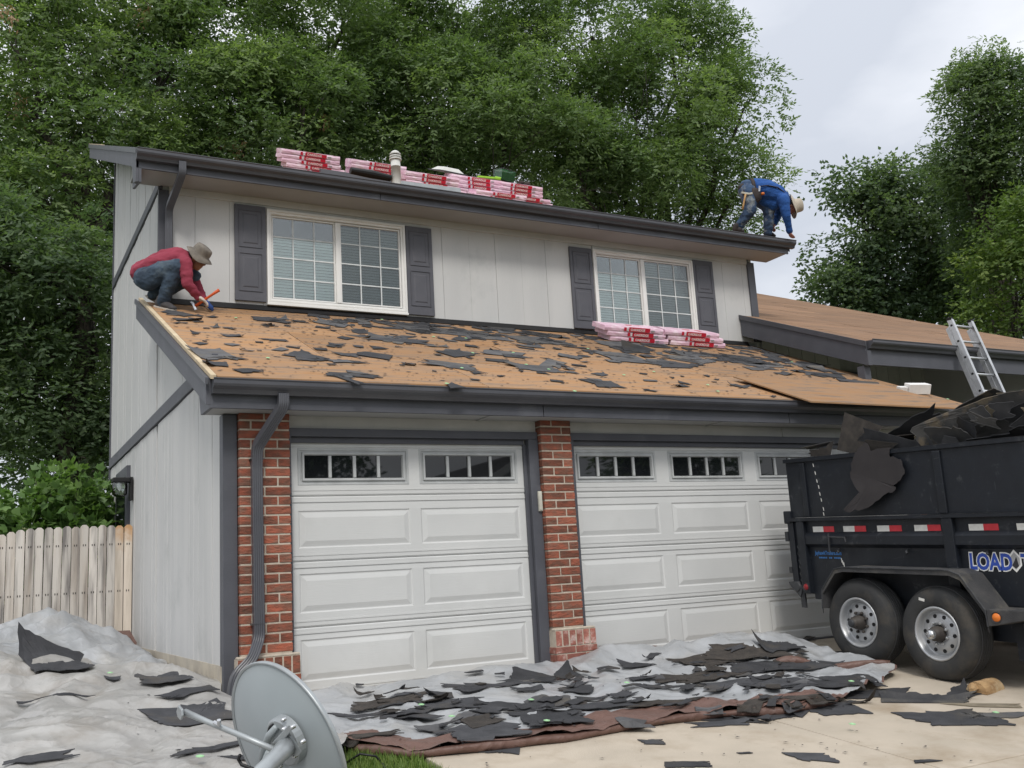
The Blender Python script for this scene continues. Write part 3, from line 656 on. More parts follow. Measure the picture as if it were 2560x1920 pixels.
# --- right wing
rw = part('right_roof', Geo().hexa([(8.82,.98,zrt(.98)-.1),(16.4,.98,zrt(.98)-.1),(16.4,11.2,zrt(11.2)-.1),(8.82,11.2,zrt(11.2)-.1),(8.82,.98,zrt(.98)-.022),(16.4,.98,zrt(.98)-.022),(16.4,11.2,zrt(11.2)-.022),(8.82,11.2,zrt(11.2)-.022)])
          .hexa([(8.82,11.2,zrt(11.2)-.1),(16.4,11.2,zrt(11.2)-.1),(16.4,16,zrt(11.2)-2.1),(8.82,16,zrt(11.2)-2.1),(8.82,11.2,zrt(11.2)-.022),(16.4,11.2,zrt(11.2)-.022),(16.4,16,zrt(11.2)-2.),(8.82,16,zrt(11.2)-2.)]), m_under)
deck(8.80, 9.20, .93, 3.30, zrt, m_ply2, rw, 3, (0., 1.2), seed=4)
deck(9.21, 16.42, .93, 11.2, zrt, m_ply2, rw, 9, (0., 1.2, .5), seed=5)
part('rake_board', Geo().prism([(8.785,.93,zrt(.93)-.03),(8.785,3.32,zrt(3.32)-.03),(8.785,3.32,zrt(3.32)-.34),(8.785,.93,zrt(.93)-.34)], (.035,0,0)), m_trim, bevel=.003)
part('rake_trim', Geo().prism([(8.768,.90,zrt(.90)+.004),(8.768,3.33,zrt(3.33)+.004),(8.768,3.33,zrt(3.33)-.07),(8.768,.90,zrt(.90)-.07)], (.022,0,0)), m_gutter)
part('fascia_board', Geo().box(8.822, 16.4, .935, .965, 3.41, 3.74), m_trim, bevel=.003)
part('rake_corner_block', Geo().box(8.785, 8.86, .90, .934, 3.395, 3.60), m_trim)
gutter(8.83, 16.4, .934, 3.742)
pw = part('porch_wall', Geo().box(8.73, 16.4, 3.36, 3.46, -.1, 4.66), m_under)
for i in range(14):
    x = 9.2+i*.28
    if 10.6 < x < 11.4: continue
    Geo().box(x, x+.27, 3.335, 3.36, .1, 4.6).build('siding_board', m_side, pw)
part('porch_door', Geo().box(10.62, 11.55, 3.31, 3.36, .1, 3.9), m_trim)
part('porch_side_wall', Geo().prism([(12.9,1.35,-.1),(12.9,3.36,-.1),(12.9,3.36,zrt(3.36)-.12),(12.9,1.35,zrt(1.35)-.12)], (.1,0,0)), m_side)
part('right_front_wall', Geo().box(12.9, 16.3, 1.30, 1.40, -.1, 3.78), m_side)
part('porch_window', Geo().box(13.2, 14.6, 1.28, 1.31, 1.1, 2.9), m_dglass)
part('porch_post', Geo().box(8.80, 8.92, 1.0, 1.12, -.1, 3.41), m_trim)
# --- side window and vent on the back half of the side wall
part('side_window', Geo().box(-.05, .02, 5.50, 6.62, 1.2, 2.60), m_trim, bevel=.004)
part('side_window_pane', Geo().box(-.055, -.048, 5.62, 6.48, 1.3, 2.46), m_dglass)
# --- wall lamp
lamp = empty('wall_lamp', (0, 5.24, 2.25)); tag(lamp, 'black wall lantern with clear glass shade above the wooden fence', 'lamp')
Geo().box(-.05, -.012, -.06, .06, -.14, .16).build('back_plate', m_cable, lamp, bevel=.005)
Geo().box(-.26, -.05, -.10, .10, .09, .15).build('hood', m_cable, lamp, bevel=.01)
Geo().lathe([(.09,.085),(.095,.04),(.09,-.06),(.06,-.085),(.0,-.09)], 16, Matrix.Translation((-.165, 0, 0))).build('glass_shade', m_glass, lamp, smoothsh=True)
Geo().lathe([(.03,.08),(.032,.02),(.0,-.02)], 10, Matrix.Translation((-.165, 0, 0))).build('bulb', m_wprint, lamp, smoothsh=True)
# --- vent pipe through the upper roof
vp = empty('vent_pipe', (3.71, 5.0, zup(5.0))); tag(vp, 'round grey vent pipe with ringed cap standing on the upper roof', 'vent pipe')
Geo().lathe([(.074,-.05),(.074,.30),(.078,.30),(.078,.315),(.074,.315),(.074,.46)], 20).build('pipe', m_pvc, vp, smoothsh=True)
for i, z in enumerate((.42, .465, .51)): Geo().lathe([(.0,z+.028),(.055,z+.028),(.096-.006*i,z+.012),(.096-.006*i,z-.004),(.06,z-.006)], 20).build('cap_ring', m_pvc, vp)
Geo().lathe([(.0,.575),(.03,.57),(.06,.55),(.07,.53)], 20).build('cap_top', m_pvc, vp, smoothsh=True)
# ================================================================ LEAVES AND TREES
def leaf_mesh(name, P, D, Nn, Lg, Wd, tone, mat):
    """one folded four-point leaf per row: base P, direction D, normal Nn"""
    n = len(P); S = np.cross(D, Nn)
    V = np.empty((n, 4, 3)); V[:, 0] = P; V[:, 1] = P+D*Lg[:, None]*.42+S*Wd[:, None]/2-Nn*Wd[:, None]*.12
    V[:, 2] = P+D*Lg[:, None]; V[:, 3] = P+D*Lg[:, None]*.42-S*Wd[:, None]/2-Nn*Wd[:, None]*.12
    me = bpy.data.meshes.new(name); me.vertices.add(n*4); me.vertices.foreach_set('co', V.reshape(-1).astype(np.float32))
    me.loops.add(n*4); me.loops.foreach_set('vertex_index', np.arange(n*4, dtype=np.int32))
    me.polygons.add(n); me.polygons.foreach_set('loop_start', np.arange(0, n*4, 4, dtype=np.int32))
    at = me.attributes.new('tone', 'FLOAT', 'POINT'); at.data.foreach_set('value', np.repeat(np.clip(tone, 0, 1), 4).astype(np.float32))
    me.update(calc_edges=True); me.materials.append(mat); return me
def unit(a): return a/np.maximum(np.linalg.norm(a, axis=1, keepdims=True), 1e-9)
def sprays(rs, C, D, tone, k, lg, wd, droop=.3, jitter=.35, nv=None):
    """pinnate sprays of k leaflets; C bases, D axes -> arrays for leaf_mesh"""
    n = len(C); up = np.array((0, 0, 1.)); side = unit(np.cross(D, up+rs.normal(0, .35, (n, 3)))); nrm = unit(np.cross(side, D)); nrm *= np.sign(nrm[:, 2:3]+1e-6)
    if nv is not None: nrm = nv
    P, DD, NN, LL, WW, TT = [], [], [], [], [], []
    sl = lg*1.9
    for i in range(k):
        if i == k-1: t = 1.; s = 0.
        else: t = .25+.7*(i//2)/max(1, (k-1)//2); s = 1. if i % 2 else -1.
        p = C+D*(sl*t)[:, None] - up*(droop*sl*t*t)[:, None]
        d = unit(D*(.75 if s else 1.)+side*s*.8-up*droop*.9+rs.normal(0, jitter*.4, (n, 3)))
        nn = unit(nrm+rs.normal(0, jitter, (n, 3))); nn = unit(nn-d*np.sum(nn*d, 1, keepdims=True))
        P.append(p); DD.append(d); NN.append(nn); LL.append(lg*rs.uniform(.75, 1.2, n)); WW.append(wd*rs.uniform(.75, 1.2, n)); TT.append(tone+rs.normal(0, .12, n))
    return [np.concatenate(a) for a in (P, DD, NN, LL, WW, TT)]
def limb(g, p, q, r0, r1, rr, n=7, seg=7, wob=.12, sag=0.):
    p = Vector(p); q = Vector(q); ln = (q-p).length; pts = []; R = []
    for i in range(seg+1):
        t = i/seg; c = p.lerp(q, t); a = math.sin(math.pi*t)
        pts.append(c+Vector((rr.uniform(-1, 1), rr.uniform(-1, 1), rr.uniform(-.5, .5)))*wob*ln*.3*a*.5+Vector((0, 0, sag*a*ln))); R.append(r0+(r1-r0)*t)
    g.tube(pts, R, n); return pts
def tree(name, label, base, blobs, mat, seed, leaf=(.145, .062), k=5, per=128, dens=.25, trunk_r=.22, fork=None, group=None, droop=.25, bare=0, dead=0, tonebias=0., clump=.95):
    """blobs: list of (centre xyz, radius). Crown = leaf sprays clumped over and inside the blobs, on real limbs"""
    rr = random.Random(seed); rs = np.random.RandomState(seed)
    t = empty(name, base); tag(t, label, 'tree', group)
    b = Vector(base); g = Geo(); tw = Geo()
    cen = [Vector(c) for c, r in blobs]; mid = sum(cen, Vector())/len(cen)
    fk = Vector(fork) if fork else Vector((b.x+(mid.x-b.x)*.3, b.y+(mid.y-b.y)*.3, b.z+(mid.z-b.z)*.45))
    loc = lambda v: Vector(v)-b
    limb(g, loc(b-Vector((0, 0, .3))), loc(fk), trunk_r, trunk_r*.72, rr, 10, 8, .12)
    Cs, Ds, Ts, Ns = [], [], [], []
    for (c, r) in blobs:
        c = Vector(c); pl = limb(g, loc(fk), loc(c), trunk_r*rr.uniform(.38, .55), .035, rr, 7, 8, .25, .05)
        ncl = max(6, int(dens*26*r**1.75))
        for i in range(ncl):
            d = Vector((rr.gauss(0, 1), rr.gauss(0, 1), rr.gauss(.15, 1))).normalized()
            q = c+d*r*(rr.uniform(.25, 1.) ** .45)*rr.uniform(.82, 1.12)
            cs = clump*rr.uniform(.6, 1.3)
            if i % 2 == 0:
                s = pl[rr.randint(4, 8)]; limb(tw, s, loc(q), .022, .006, rr, 4, 4, .3)
            n = int(per*rr.uniform(.6, 1.3)*(cs/clump)**1.6); dv = unit(rs.normal(0, 1, (n, 3))+np.array(d)*.5+np.array((0, 0, .45)))
            off = dv*(cs*rs.uniform(.25, 1.08, n)**.5)[:, None]*np.array((1., 1., .74))
            p = np.array(loc(q))+off; out = unit(dv*.55+rs.normal(0, .6, (n, 3)))
            out[:, 2] = out[:, 2]*.55; out = unit(out)
            tn = .42+tonebias+rr.uniform(-.28, .32)
            Cs.append(p); Ds.append(out); Ts.append(np.full(n, tn)); Ns.append(unit(dv*.8+np.array((0, 0, .55))))
    Ns = np.concatenate(Ns); Cs = np.concatenate(Cs); Ds = np.concatenate(Ds); Ts = np.concatenate(Ts); n = len(Cs)
    lg = np.full(n, leaf[0])*rs.uniform(.8, 1.2, n); wd = np.full(n, leaf[1])*rs.uniform(.85, 1.2, n)
    cr_ = obj('crown', leaf_mesh('crown', *sprays(rs, Cs, Ds, Ts, k, lg, wd, droop, .38, Ns), mat), t)
    g.build('trunk', m_bark, t, smoothsh=True); tw.build('branches', m_twig, t, smoothsh=True)
    if dead:
        Cd, Dd = [], []
        for i in range(dead):
            c, r = blobs[rr.randrange(len(blobs))]; d = Vector((rr.gauss(0, 1), -abs(rr.gauss(0, 1)), rr.gauss(0, .6))).normalized(); q = loc(Vector(c)+d*r*1.05)
            Cd.append(np.array(q)+rs.normal(0, .12, (16, 3))); Dd.append(unit(rs.normal(0, .4, (16, 3))+np.array((0, 0, -1.))))
        Cd = np.concatenate(Cd); Dd = np.concatenate(Dd); m = len(Cd)
        obj('withered_leaves', leaf_mesh('withered_leaves', *sprays(rs, Cd, Dd, rs.uniform(.2, .8, m), 3, np.full(m, .13), np.full(m, .045)), m_dead), t)
    if bare:
        bg_ = Geo()
        for i in range(bare):
            c, r = blobs[rr.randrange(len(blobs))]; q = loc(Vector(c)+Vector((rr.uniform(-1, 1), -rr.uniform(.2, 1), rr.uniform(-.6, .9)))*r*.9)
            e = q+Vector((rr.uniform(-1, 1), rr.uniform(-.6, .2), rr.uniform(-.2, .9)))*r*.7
            pts = limb(bg_, q, e, .014, .004, rr, 4, 6, .5)
            for u in (2, 3, 4, 5): limb(bg_, pts[u], pts[u]+Vector((rr.uniform(-1, 1), rr.uniform(-1, 1), rr.uniform(-.3, 1)))*.45, .006, .002, rr, 3, 4, .5)
        bg_.build('bare_twigs', m_twig, t)['kind'] = 'stuff'
    return t
def B(*a): return [(dep(x, y, d), r*d/2500.) for x, y, r, d in a]
def foot(x, d, z=.2):
    p = dep(x, 1300, d); return (p[0], p[1], z)
GT = 'trees behind the house'
tree('ash_tree', 'tall ash tree filling the top left corner above the fence', foot(210, 25), B((40,120,230,25),(250,40,230,27),(420,190,190,27),(130,370,200,25),(-110,300,200,25),(330,360,150,26),(470,40,180,28),(30,520,130,24)), m_ash, 11, trunk_r=.34, fork=tuple(dep(215,640,25)), group=GT, dead=7, bare=10)
tree('ash_tree', 'ash tree rising behind the left end of the upper roof', foot(650, 29), B((640,110,220,29),(760,270,150,27),(600,300,130,27),(860,60,230,30),(520,350,100,27),(700,400,110,29),(880,300,130,29)), m_ash, 12, trunk_r=.3, group=GT, bare=4, dead=2)
tree('ash_tree', 'ash tree behind the vent pipe and the middle of the upper roof', foot(1110, 30), B((1060,270,170,29),(1140,70,230,31),(1290,300,150,29),(990,420,100,30),(1180,430,130,30),(1330,120,150,31),(1010,130,130,30)), m_ash, 13, trunk_r=.3, group=GT, bare=6)
tree('ash_tree', 'broad ash tree whose right edge meets the open sky behind the man in blue', foot(1600, 32), B((1480,90,210,32),(1590,300,210,31),(1720,170,150,33),(1770,390,130,32),(1640,470,150,32),(1450,430,140,30),(1690,40,110,33),(1860,270,80,32),(1840,480,75,32),(1420,260,120,31),(1800,560,60,32)), m_ash, 14, trunk_r=.34, group=GT, bare=6)
tree('dark_tree', 'dark low tree in the shade behind the wooden fence at the left edge', foot(120, 19.5), B((70,690,150,19.5),(-20,880,140,19),(190,830,105,20),(70,1000,130,19.5),(210,1010,90,20),(-60,650,120,19),(240,620,80,20.5),(140,1150,110,20),(255,1140,60,20.5)), m_ashdark, 15, leaf=(.13,.055), trunk_r=.22, fork=tuple(dep(215,760,20)), dens=.5, per=120, group=GT, bare=8)
tree('backdrop_tree', 'dark tree deep behind the ash trees at the far left', foot(150, 31), B((120,700,260,31),(100,1050,260,31),(320,560,170,32),(500,480,180,34),(-150,600,250,31)), m_ashdark, 16, leaf=(.2,.07), trunk_r=.25, dens=.6, per=40, group=GT, clump=.9)
tree('backdrop_tree', 'dark tree deep behind the ash trees above the ridge', foot(1150, 38), B((950,420,200,38),(1250,480,200,38),(1500,500,180,38),(1150,250,200,39),(750,480,180,38)), m_ashdark, 17, leaf=(.22,.075), trunk_r=.25, dens=.34, per=36, group=GT, clump=.9)
GR = 'trees beyond the right wing'
tree('poplar_tree', 'round-leaved dark green tree right of the bending man', foot(2200, 35), B((2180,560,95,35),(2120,690,85,35),(2240,660,120,35),(2330,560,85,35),(2150,470,55,35),(2300,740,110,35),(2090,760,60,34),(2420,680,110,36),(2190,780,90,35),(2200,450,50,35),(2440,570,80,36),(2500,740,110,36),(2380,480,50,36)), m_round, 18, leaf=(.14,.115), k=4, per=95, dens=.40, trunk_r=.24, group=GR, bare=9, droop=.15)
tree('ash_tree', 'open-crowned tree at the right edge with sky showing through', foot(2560, 30), B((2470,340,75,30),(2530,290,75,30),(2440,270,35,30),(2400,380,40,30),(2550,430,90,30),(2490,215,25,30),(2440,190,22,30),(2600,330,110,30),(2580,560,120,30),(2500,640,90,31),(2470,500,75,31),(2420,440,45,31)), m_ashdark, 19, leaf=(.14,.06), k=5, per=110, dens=.34, trunk_r=.24, group=GR, bare=9, tonebias=.08)
tree('yellow_green_tree', 'yellow-green tree low at the right edge above the wing roof', foot(2540, 27), B((2540,720,85,27),(2590,600,90,27),(2480,800,50,27),(2580,820,80,27)), m_yel, 20, leaf=(.13,.07), k=4, per=100, dens=.5, trunk_r=.18, group=GR)
GA = 'trees across the street'
tree('street_tree', 'tree across the street mirrored in the wide garage door panes', (25, -26, -1.), [((25+a, -26+b, c), r) for a, b, c, r in ((0,0,4.8,2.4),(-2.,1,6.8,1.8),(1.8,-1,7.6,1.9))], m_ashdark, 51, leaf=(.38,.15), per=34, dens=.3, clump=1.1, trunk_r=.22, group=GA)
tree('street_tree', 'tree across the street mirrored in the left garage door panes', (7.2, -25, -1.), [((7.2+a, -25+b, c), r) for a, b, c, r in ((0,0,4.6,2.2),(-1.6,1,6.4,1.7),(1.2,-1,7.,1.8))], m_ashdark, 52, leaf=(.36,.14), per=34, dens=.3, clump=1.1, trunk_r=.22, group=GA)
# --- shrubs behind the fence: broad lobed leaves
def shrub(name, label, centre, rad_, n, seed, mat=m_shrub, lg=.13, group=None, blooms=0):
    rr = random.Random(seed); rs = np.random.RandomState(seed); c = Vector(centre); base = Vector((c.x, c.y, .15)); t = empty(name, base); tag(t, label, 'shrub', group)
    g = Geo(); Cs, Ds, Ts = [], [], []
    for i in range(n):
        d = Vector((rr.gauss(0, 1), rr.gauss(0, 1), rr.gauss(.2, .9))).normalized(); q = c-base+Vector((d.x*rad_[0], d.y*rad_[1], d.z*rad_[2]))*rr.uniform(.45, 1.05)
        if i % 4 == 0: limb(g, (q.x*.2, q.y*.2, 0), q, .014, .004, rr, 5, 6, .2)
        m = rr.randint(5, 8); off = rs.normal(0, .09, (m, 3)); Cs.append(np.array(q)+off)
        Ds.append(unit(off*6+rs.normal(0, .5, (m, 3))+np.array((0, 0, .15)))); Ts.append(np.full(m, .4+rr.uniform(-.25, .3)+.25*d.z))
    Cs = np.concatenate(Cs); Ds = np.concatenate(Ds); Ts = np.concatenate(Ts); m = len(Cs)
    # three lobes per leaf
    P, D, Nn, Lg, Wd, T = [], [], [], [], [], []
    up = np.array((0, 0, 1.)); nrm = unit(np.tile(up, (m, 1))+rs.normal(0, .45, (m, 3))); nrm = unit(nrm-Ds*np.sum(nrm*Ds, 1, keepdims=True)); side = np.cross(Ds, nrm)
    for s, f in ((0, 1.), (-1, .8), (1, .8)):
        P.append(Cs); D.append(unit(Ds+side*s*.75)); Nn.append(nrm); Lg.append(np.full(m, lg*f)*rs.uniform(.8, 1.2, m)); Wd.append(np.full(m, lg*.62)); T.append(Ts+rs.normal(0, .05, m))
    obj('foliage', leaf_mesh('foliage', *[np.concatenate(a) for a in (P, D, Nn, Lg, Wd, T)], mat), t); g.build('stems', m_twig, t)
    for i in range(blooms):
        d = Vector((rr.gauss(0, .6), -1, rr.gauss(-.2, .5))).normalized(); q = np.array(c-base)+np.array((d.x*rad_[0], d.y*rad_[1], d.z*rad_[2]))
        m2 = 40; off = unit(rs.normal(0, 1, (m2, 3)))
        obj('flower_head', leaf_mesh('flower_head', q+off*.04, off, unit(np.cross(off, rs.normal(0, 1, (m2, 3)))), np.full(m2, .03), np.full(m2, .03), rs.uniform(.3, 1, m2), m_bloom), t)
    return t
c = ay(150, 1230, 6.6); shrub('leafy_shrub', 'bright green shrub with lobed leaves right behind the fence top', (c[0], 6.6, 1.55), (.75, .5, 1.05), 330, 31, blooms=1)
c = ay(20, 1260, 6.9); shrub('leafy_shrub', 'shrub with pale flower heads behind the fence at the left edge', (c[0]-.1, 6.5, 1.35), (.7, .45, .95), 280, 32, blooms=4)
c = ay(255, 1210, 7.3); shrub('leafy_shrub', 'slender shrub against the back corner of the side wall', (c[0]-.03, 7.0, 1.6), (.26, .3, 1.0), 110, 33)
# --- small lawn patch between the dish and the tarp
rs = np.random.RandomState(3); n = 9000
gx = rs.uniform(-.35, .70, n); gy = rs.uniform(-3.6, -2.0, n); keep = (gx > .22+.3*(gy+2.3)) ; gx = gx[keep]; gy = gy[keep]; n = len(gx)
P = np.stack([gx, gy, np.array([lawn_h(a, b) for a, b in zip(gx, gy)])], 1)
D = unit(np.stack([rs.normal(0, .4, n), rs.normal(0, .4, n), np.ones(n)], 1)); Nn = unit(np.cross(D, rs.normal(0, 1, (n, 3))))
tag(obj('grass', leaf_mesh('grass', P, D, Nn, rs.uniform(.05, .11, n), np.full(n, .008), rs.uniform(0, 1, n), m_blade)), 'short green grass at the edge of the concrete', 'grass', kind='stuff')

# --- house across the street (seen mirrored in the garage door panes)
nh = empty('neighbour_house', (16.5, -28, -1.2)); tag(nh, 'single-storey house across the street mirrored in the garage door panes', 'house')
Geo().box(-5.5, 5.5, -4, 3.2, .0, 3.2).prism([(-5.5,3.2,3.2),(5.5,3.2,3.2),(0,3.2,6.2)], (0,-7.2,0)).build('wall', m_side, nh)
for s_ in (-1, 1):
    Geo().hexa([(s_*6.1,4.0,3.0),(s_*6.1,-4.6,3.0),(0,-4.6,6.45),(0,4.0,6.45),(s_*6.1,4.0,3.2),(s_*6.1,-4.6,3.2),(0,-4.6,6.65),(0,4.0,6.65)]).build('roof_slope', m_brownsh, nh)
    Geo().hexa([(s_*6.1,4.01,2.9),(s_*6.1,4.06,2.9),(0,4.06,6.35),(0,4.01,6.35),(s_*6.1,4.01,3.2),(s_*6.1,4.06,3.2),(0,4.06,6.65),(0,4.01,6.65)]).build('rake_board', m_white, nh)
    Geo().box(s_*2.8-.9, s_*2.8+.9, 3.2, 3.25, 1.0, 2.3).build('window', m_dglass, nh)
# ================================================================ TARPS
def rdg(x, y, s, k=4.): return max(0., 1-abs(noise.noise(Vector((x, y, s))))*k)**1.4
def crease(x, y, s):
    wx = x+.25*noise.noise(Vector((x*.9, y*.9, s+3.))); wy = y+.25*noise.noise(Vector((x*.9, y*.9, s+13.)))
    return .075*rdg(wx*.75+s, wy*1.25, s, 7.)+.050*rdg(wx*2.3, wy*1.5+s, s+4., 7.)+.026*rdg(wx*3.7+s, wy*4.3, s+9., 6.)+.009*rdg(wx*8., wy*8., s+2., 5.)
def fold(n, k): return abs(((n*k) % 1.)-.5)*2
def folds(x, y, s):
    a = x*.8+y*.6; b = y*.8-x*.6
    return .060*fold(noise.noise(Vector((a*.55+s, b*.85, s))), 2.6)+.024*fold(noise.noise(Vector((a*1.7, b*1.2+s, s+5.))), 2.4)+.008*fold(noise.noise(Vector((a*4.2+s, b*4.6, s+8.))), 2.)
def tarp_left_h(x, y):
    z = ground_z(x, y)+.03
    z += .38*math.exp(-(((x+1.05)/.75)**2+((y-3.9)/.95)**2)) + .26*math.exp(-(((x+1.9)/.8)**2+((y-2.2)/1.3)**2)) + .10*math.exp(-(((x+.9)/.7)**2+((y-.6)/1.2)**2))
    k = 1.05+.35*smooth(0., 3.2, y)
    a, b = x*.8+y*.6, y*.8-x*.6
    return z + k*(folds(x, y, 1.3)*1.35+.05*rdg(a*.9, b*.28, 2.2, 6.)) + .04*fbm(x*.9, y*.9, 3.)
def xl_right(y): return .02 - .10*smooth(-.2, -.9, y) + .05*math.sin(y*3.)
ys = np.arange(-4.9, 4.85, .035); us = np.linspace(0, 1, 120)
g = Geo(); nx = len(us)
for yy in ys:
    x1 = (-.02+.0*yy if yy > -.1 else -.02+.32*smooth(-.1, -.8, yy) - .75*smooth(-1.9, -3.6, yy)) + .04*math.sin(yy*5)
    x0 = -4.6
    for u in us:
        x = x0+(x1-x0)*u; z = tarp_left_h(x, yy)
        g.v.append((x, yy, z))
g.f = [(j*nx+i, j*nx+i+1, (j+1)*nx+i+1, (j+1)*nx+i) for j in range(len(ys)-1) for i in range(nx-1)]; g.m = [0 if ys[q//(nx-1)]+.9*noise.noise(Vector((us[q % (nx-1)]*5, ys[q//(nx-1)]*.9, 3.))) > 1.4 else 1 for q in range(len(g.f))]
tl = g.build('tarp', [m_tarp, m_tarpdirty], smoothsh=True, fix=False); tag(tl, 'crumpled silver tarp heaped over the ground beside the side wall and fence', 'tarp')
# brown turned-up hem by the fence
hem = Geo(); pts = [(-.85,4.55,.74),(-.62,4.62,.62),(-.42,4.75,.52),(-.2,4.8,.50),(-.09,4.7,.50),(-.05,4.4,.36)]
for i in range(len(pts)-1):
    a, b = Vector(pts[i]), Vector(pts[i+1]); d = Vector((-.03, -.10, -.10))
    hem.add([a, b, b+d, a+d], [(0,1,2,3)])
hem.build('turned_hem', m_tarpbrown, tl)
def tarp_right_h(x, y):
    z = drive_z(y)+.022
    z += .07*math.exp(-(((x-2.35)/.45)**2+((y+.45)/.22)**2)) + .11*math.exp(-(((x-3.55)/.55)**2+((y+.30)/.20)**2)) + .15*math.exp(-(((x-4.55)/.6)**2+((y+.62)/.30)**2)) + .10*math.exp(-(((x-5.1)/.35)**2+((y+.9)/.4)**2))
    return z + .75*folds(x*1.3, y*1.3, 5.7)+.3*crease(x, y, 5.7) + .02*max(0, fbm(x*1.3, y*1.3, 8.))
FR = [(.30,-2.02),(.62,-2.42),(1.59,-2.55),(2.78,-2.50),(3.47,-2.72),(4.0,-2.62),(4.42,-2.50),(4.9,-2.28),(5.30,-2.05)]
BK = [(.58,-.26),(.9,-.27),(2.0,-.30),(2.75,-.20),(3.30,-.22),(3.9,-.14),(4.6,-.16),(5.2,-.2),(5.36,-.5)]
def curve(c, t):
    s = t*(len(c)-1); i = min(int(s), len(c)-2); f = s-i; f = f*f*(3-2*f)*.5+f*.5
    return c[i][0]+(c[i+1][0]-c[i][0])*f, c[i][1]+(c[i+1][1]-c[i][1])*f
nu, nv = 190, 74; g = Geo()
for j in range(nv):
    v = j/(nv-1)
    for i in range(nu):
        u = i/(nu-1); fx, fy = curve(FR, u); bx_, by_ = curve(BK, u)
        fy += .05*noise.noise(Vector((u*14, 2., 0))); by_ += .05*noise.noise(Vector((u*12, 9., 0)))
        x = fx+(bx_-fx)*v; yv = fy+(by_-fy)*v
        g.v.append((x, yv, tarp_right_h(x, yv)))
g.f = [(j*nu+i, j*nu+i+1, (j+1)*nu+i+1, (j+1)*nu+i) for j in range(nv-1) for i in range(nu-1)]
g.m = []
for j in range(nv-1):
    for i in range(nu-1):
        u = i/nu; v = j/nv
        hw = .125*(1 if u < .55 else max(.0, 1-(u-.55)/.12)) + .035*noise.noise(Vector((u*9, 0, 3)))
        back = .03+.06*max(0, math.sin(u*9.+.6)) if u > .35 else .015
        g.m.append(1 if (v < hw or v > 1-back) else 0)
tr_ = g.build('tarp', [m_tarp, m_tarpbrown], smoothsh=True, fix=False); tag(tr_, 'silver tarp with brown turned-over edge spread before the garage doors', 'tarp')
# raised brown rolled edge in front
roll = Geo(); pth = []; rr_ = []
for i in range(44):
    u = .02+.60*i/43; fx, fy = curve(FR, u); fy += .05*noise.noise(Vector((u*14, 2., 0)))
    fy += .03
    pth.append((fx, fy, drive_z(fy)+.03+.015*noise.noise(Vector((u*20, 1, 1))))); rr_.append(.03+.016*noise.noise(Vector((u*23, 5, 2))))
roll.tube(pth, rr_, 10).build('rolled_edge', m_tarpbrown, tr_, smoothsh=True)
roll = Geo(); pth = []; rr_ = []
for i in range(20):
    t = i/19; x = 4.55+.75*t; y_ = -1.35-.62*t; pth.append((x, y_, drive_z(y_)+.06+.03*math.sin(t*9))); rr_.append(.035+.012*math.sin(t*13))
roll.tube(pth, rr_, 10).build('rolled_edge', m_tarpbrown, tr_, smoothsh=True)

# ================================================================ TORN FELT AND SHINGLE SCRAPS
rsc = random.Random(77)
def scrap_mesh(L_, W_, rot, place, seed, mat, curl=0., curl_dir=0., thick=.003, jag=.16, rough_edge=1., n=30, rings=(.4, .75, 1.), square=.6, lines=False):
    """a ragged sheet; place(u, v) -> world point of the sheet lying at local metres u, v"""
    rr = random.Random(seed); out = []; m = max(4, n//4); sk = rr.uniform(-.35, .35)
    cor = [(-1+rr.uniform(0, .5), -1+rr.uniform(0, .35)), (1-rr.uniform(0, .5), -1+rr.uniform(0, .35)), (1-rr.uniform(0, .5), 1-rr.uniform(0, .35)), (-1+rr.uniform(0, .5), 1-rr.uniform(0, .35))]
    if rr.random() < .3: q_ = rr.randrange(4); cor[q_] = (cor[q_][0]*rr.uniform(.1, .5), cor[q_][1]*rr.uniform(.3, .7))
    for q_ in range(4):
        a_, b_ = cor[q_], cor[(q_+1) % 4]; torn = rr.random() < .7; wk = 0.
        for j in range(m):
            t = (j+(rr.uniform(-.4, .4) if j and torn else 0))/m; wk = .72*wk+rr.uniform(-1, .85)*jag*.8
            if torn and rr.random() < .07: wk -= jag*1.6
            d_ = max(-.55, min(.22, wk)) if (torn and j) else rr.uniform(-.02, .02)
            x_, y_ = a_[0]+(b_[0]-a_[0])*t, a_[1]+(b_[1]-a_[1])*t; f_ = 1+d_
            out.append(((x_+sk*y_*.4)*f_*L_/2, y_*f_*W_/2))
    n = len(out)
    ca, sa = math.cos(rot), math.sin(rot); g = Geo(); cd = (math.cos(curl_dir), math.sin(curl_dir))
    def P(u, v, dz):
        k = (u*cd[0]/(L_/2)+v*cd[1]/(W_/2)); lift = curl*max(0., k-.25)**2
        back = .5*curl*max(0., k-.7)**2
        p = place((u-back*cd[0])*ca-(v-back*cd[1])*sa, (u-back*cd[0])*sa+(v-back*cd[1])*ca)
        return (p[0], p[1], p[2]+lift+dz)
    g.v.append(P(0, 0, thick))
    for r in rings:
        for u, v in out: g.v.append(P(u*r, v*r, thick))
    for j in range(n): g.f.append((0, 1+j, 1+(j+1) % n))
    for k in range(len(rings)-1):
        a = 1+k*n
        for j in range(n): g.f.append((a+j, a+n+j, a+n+(j+1) % n, a+(j+1) % n))
    a = len(g.v)
    for u, v in out: g.v.append(P(u, v, -thick*.6))
    e = 1+(len(rings)-1)*n
    for j in range(n): g.f.append((e+j, a+j, a+(j+1) % n, e+(j+1) % n))
    g.m = [0]*len(g.f); return g
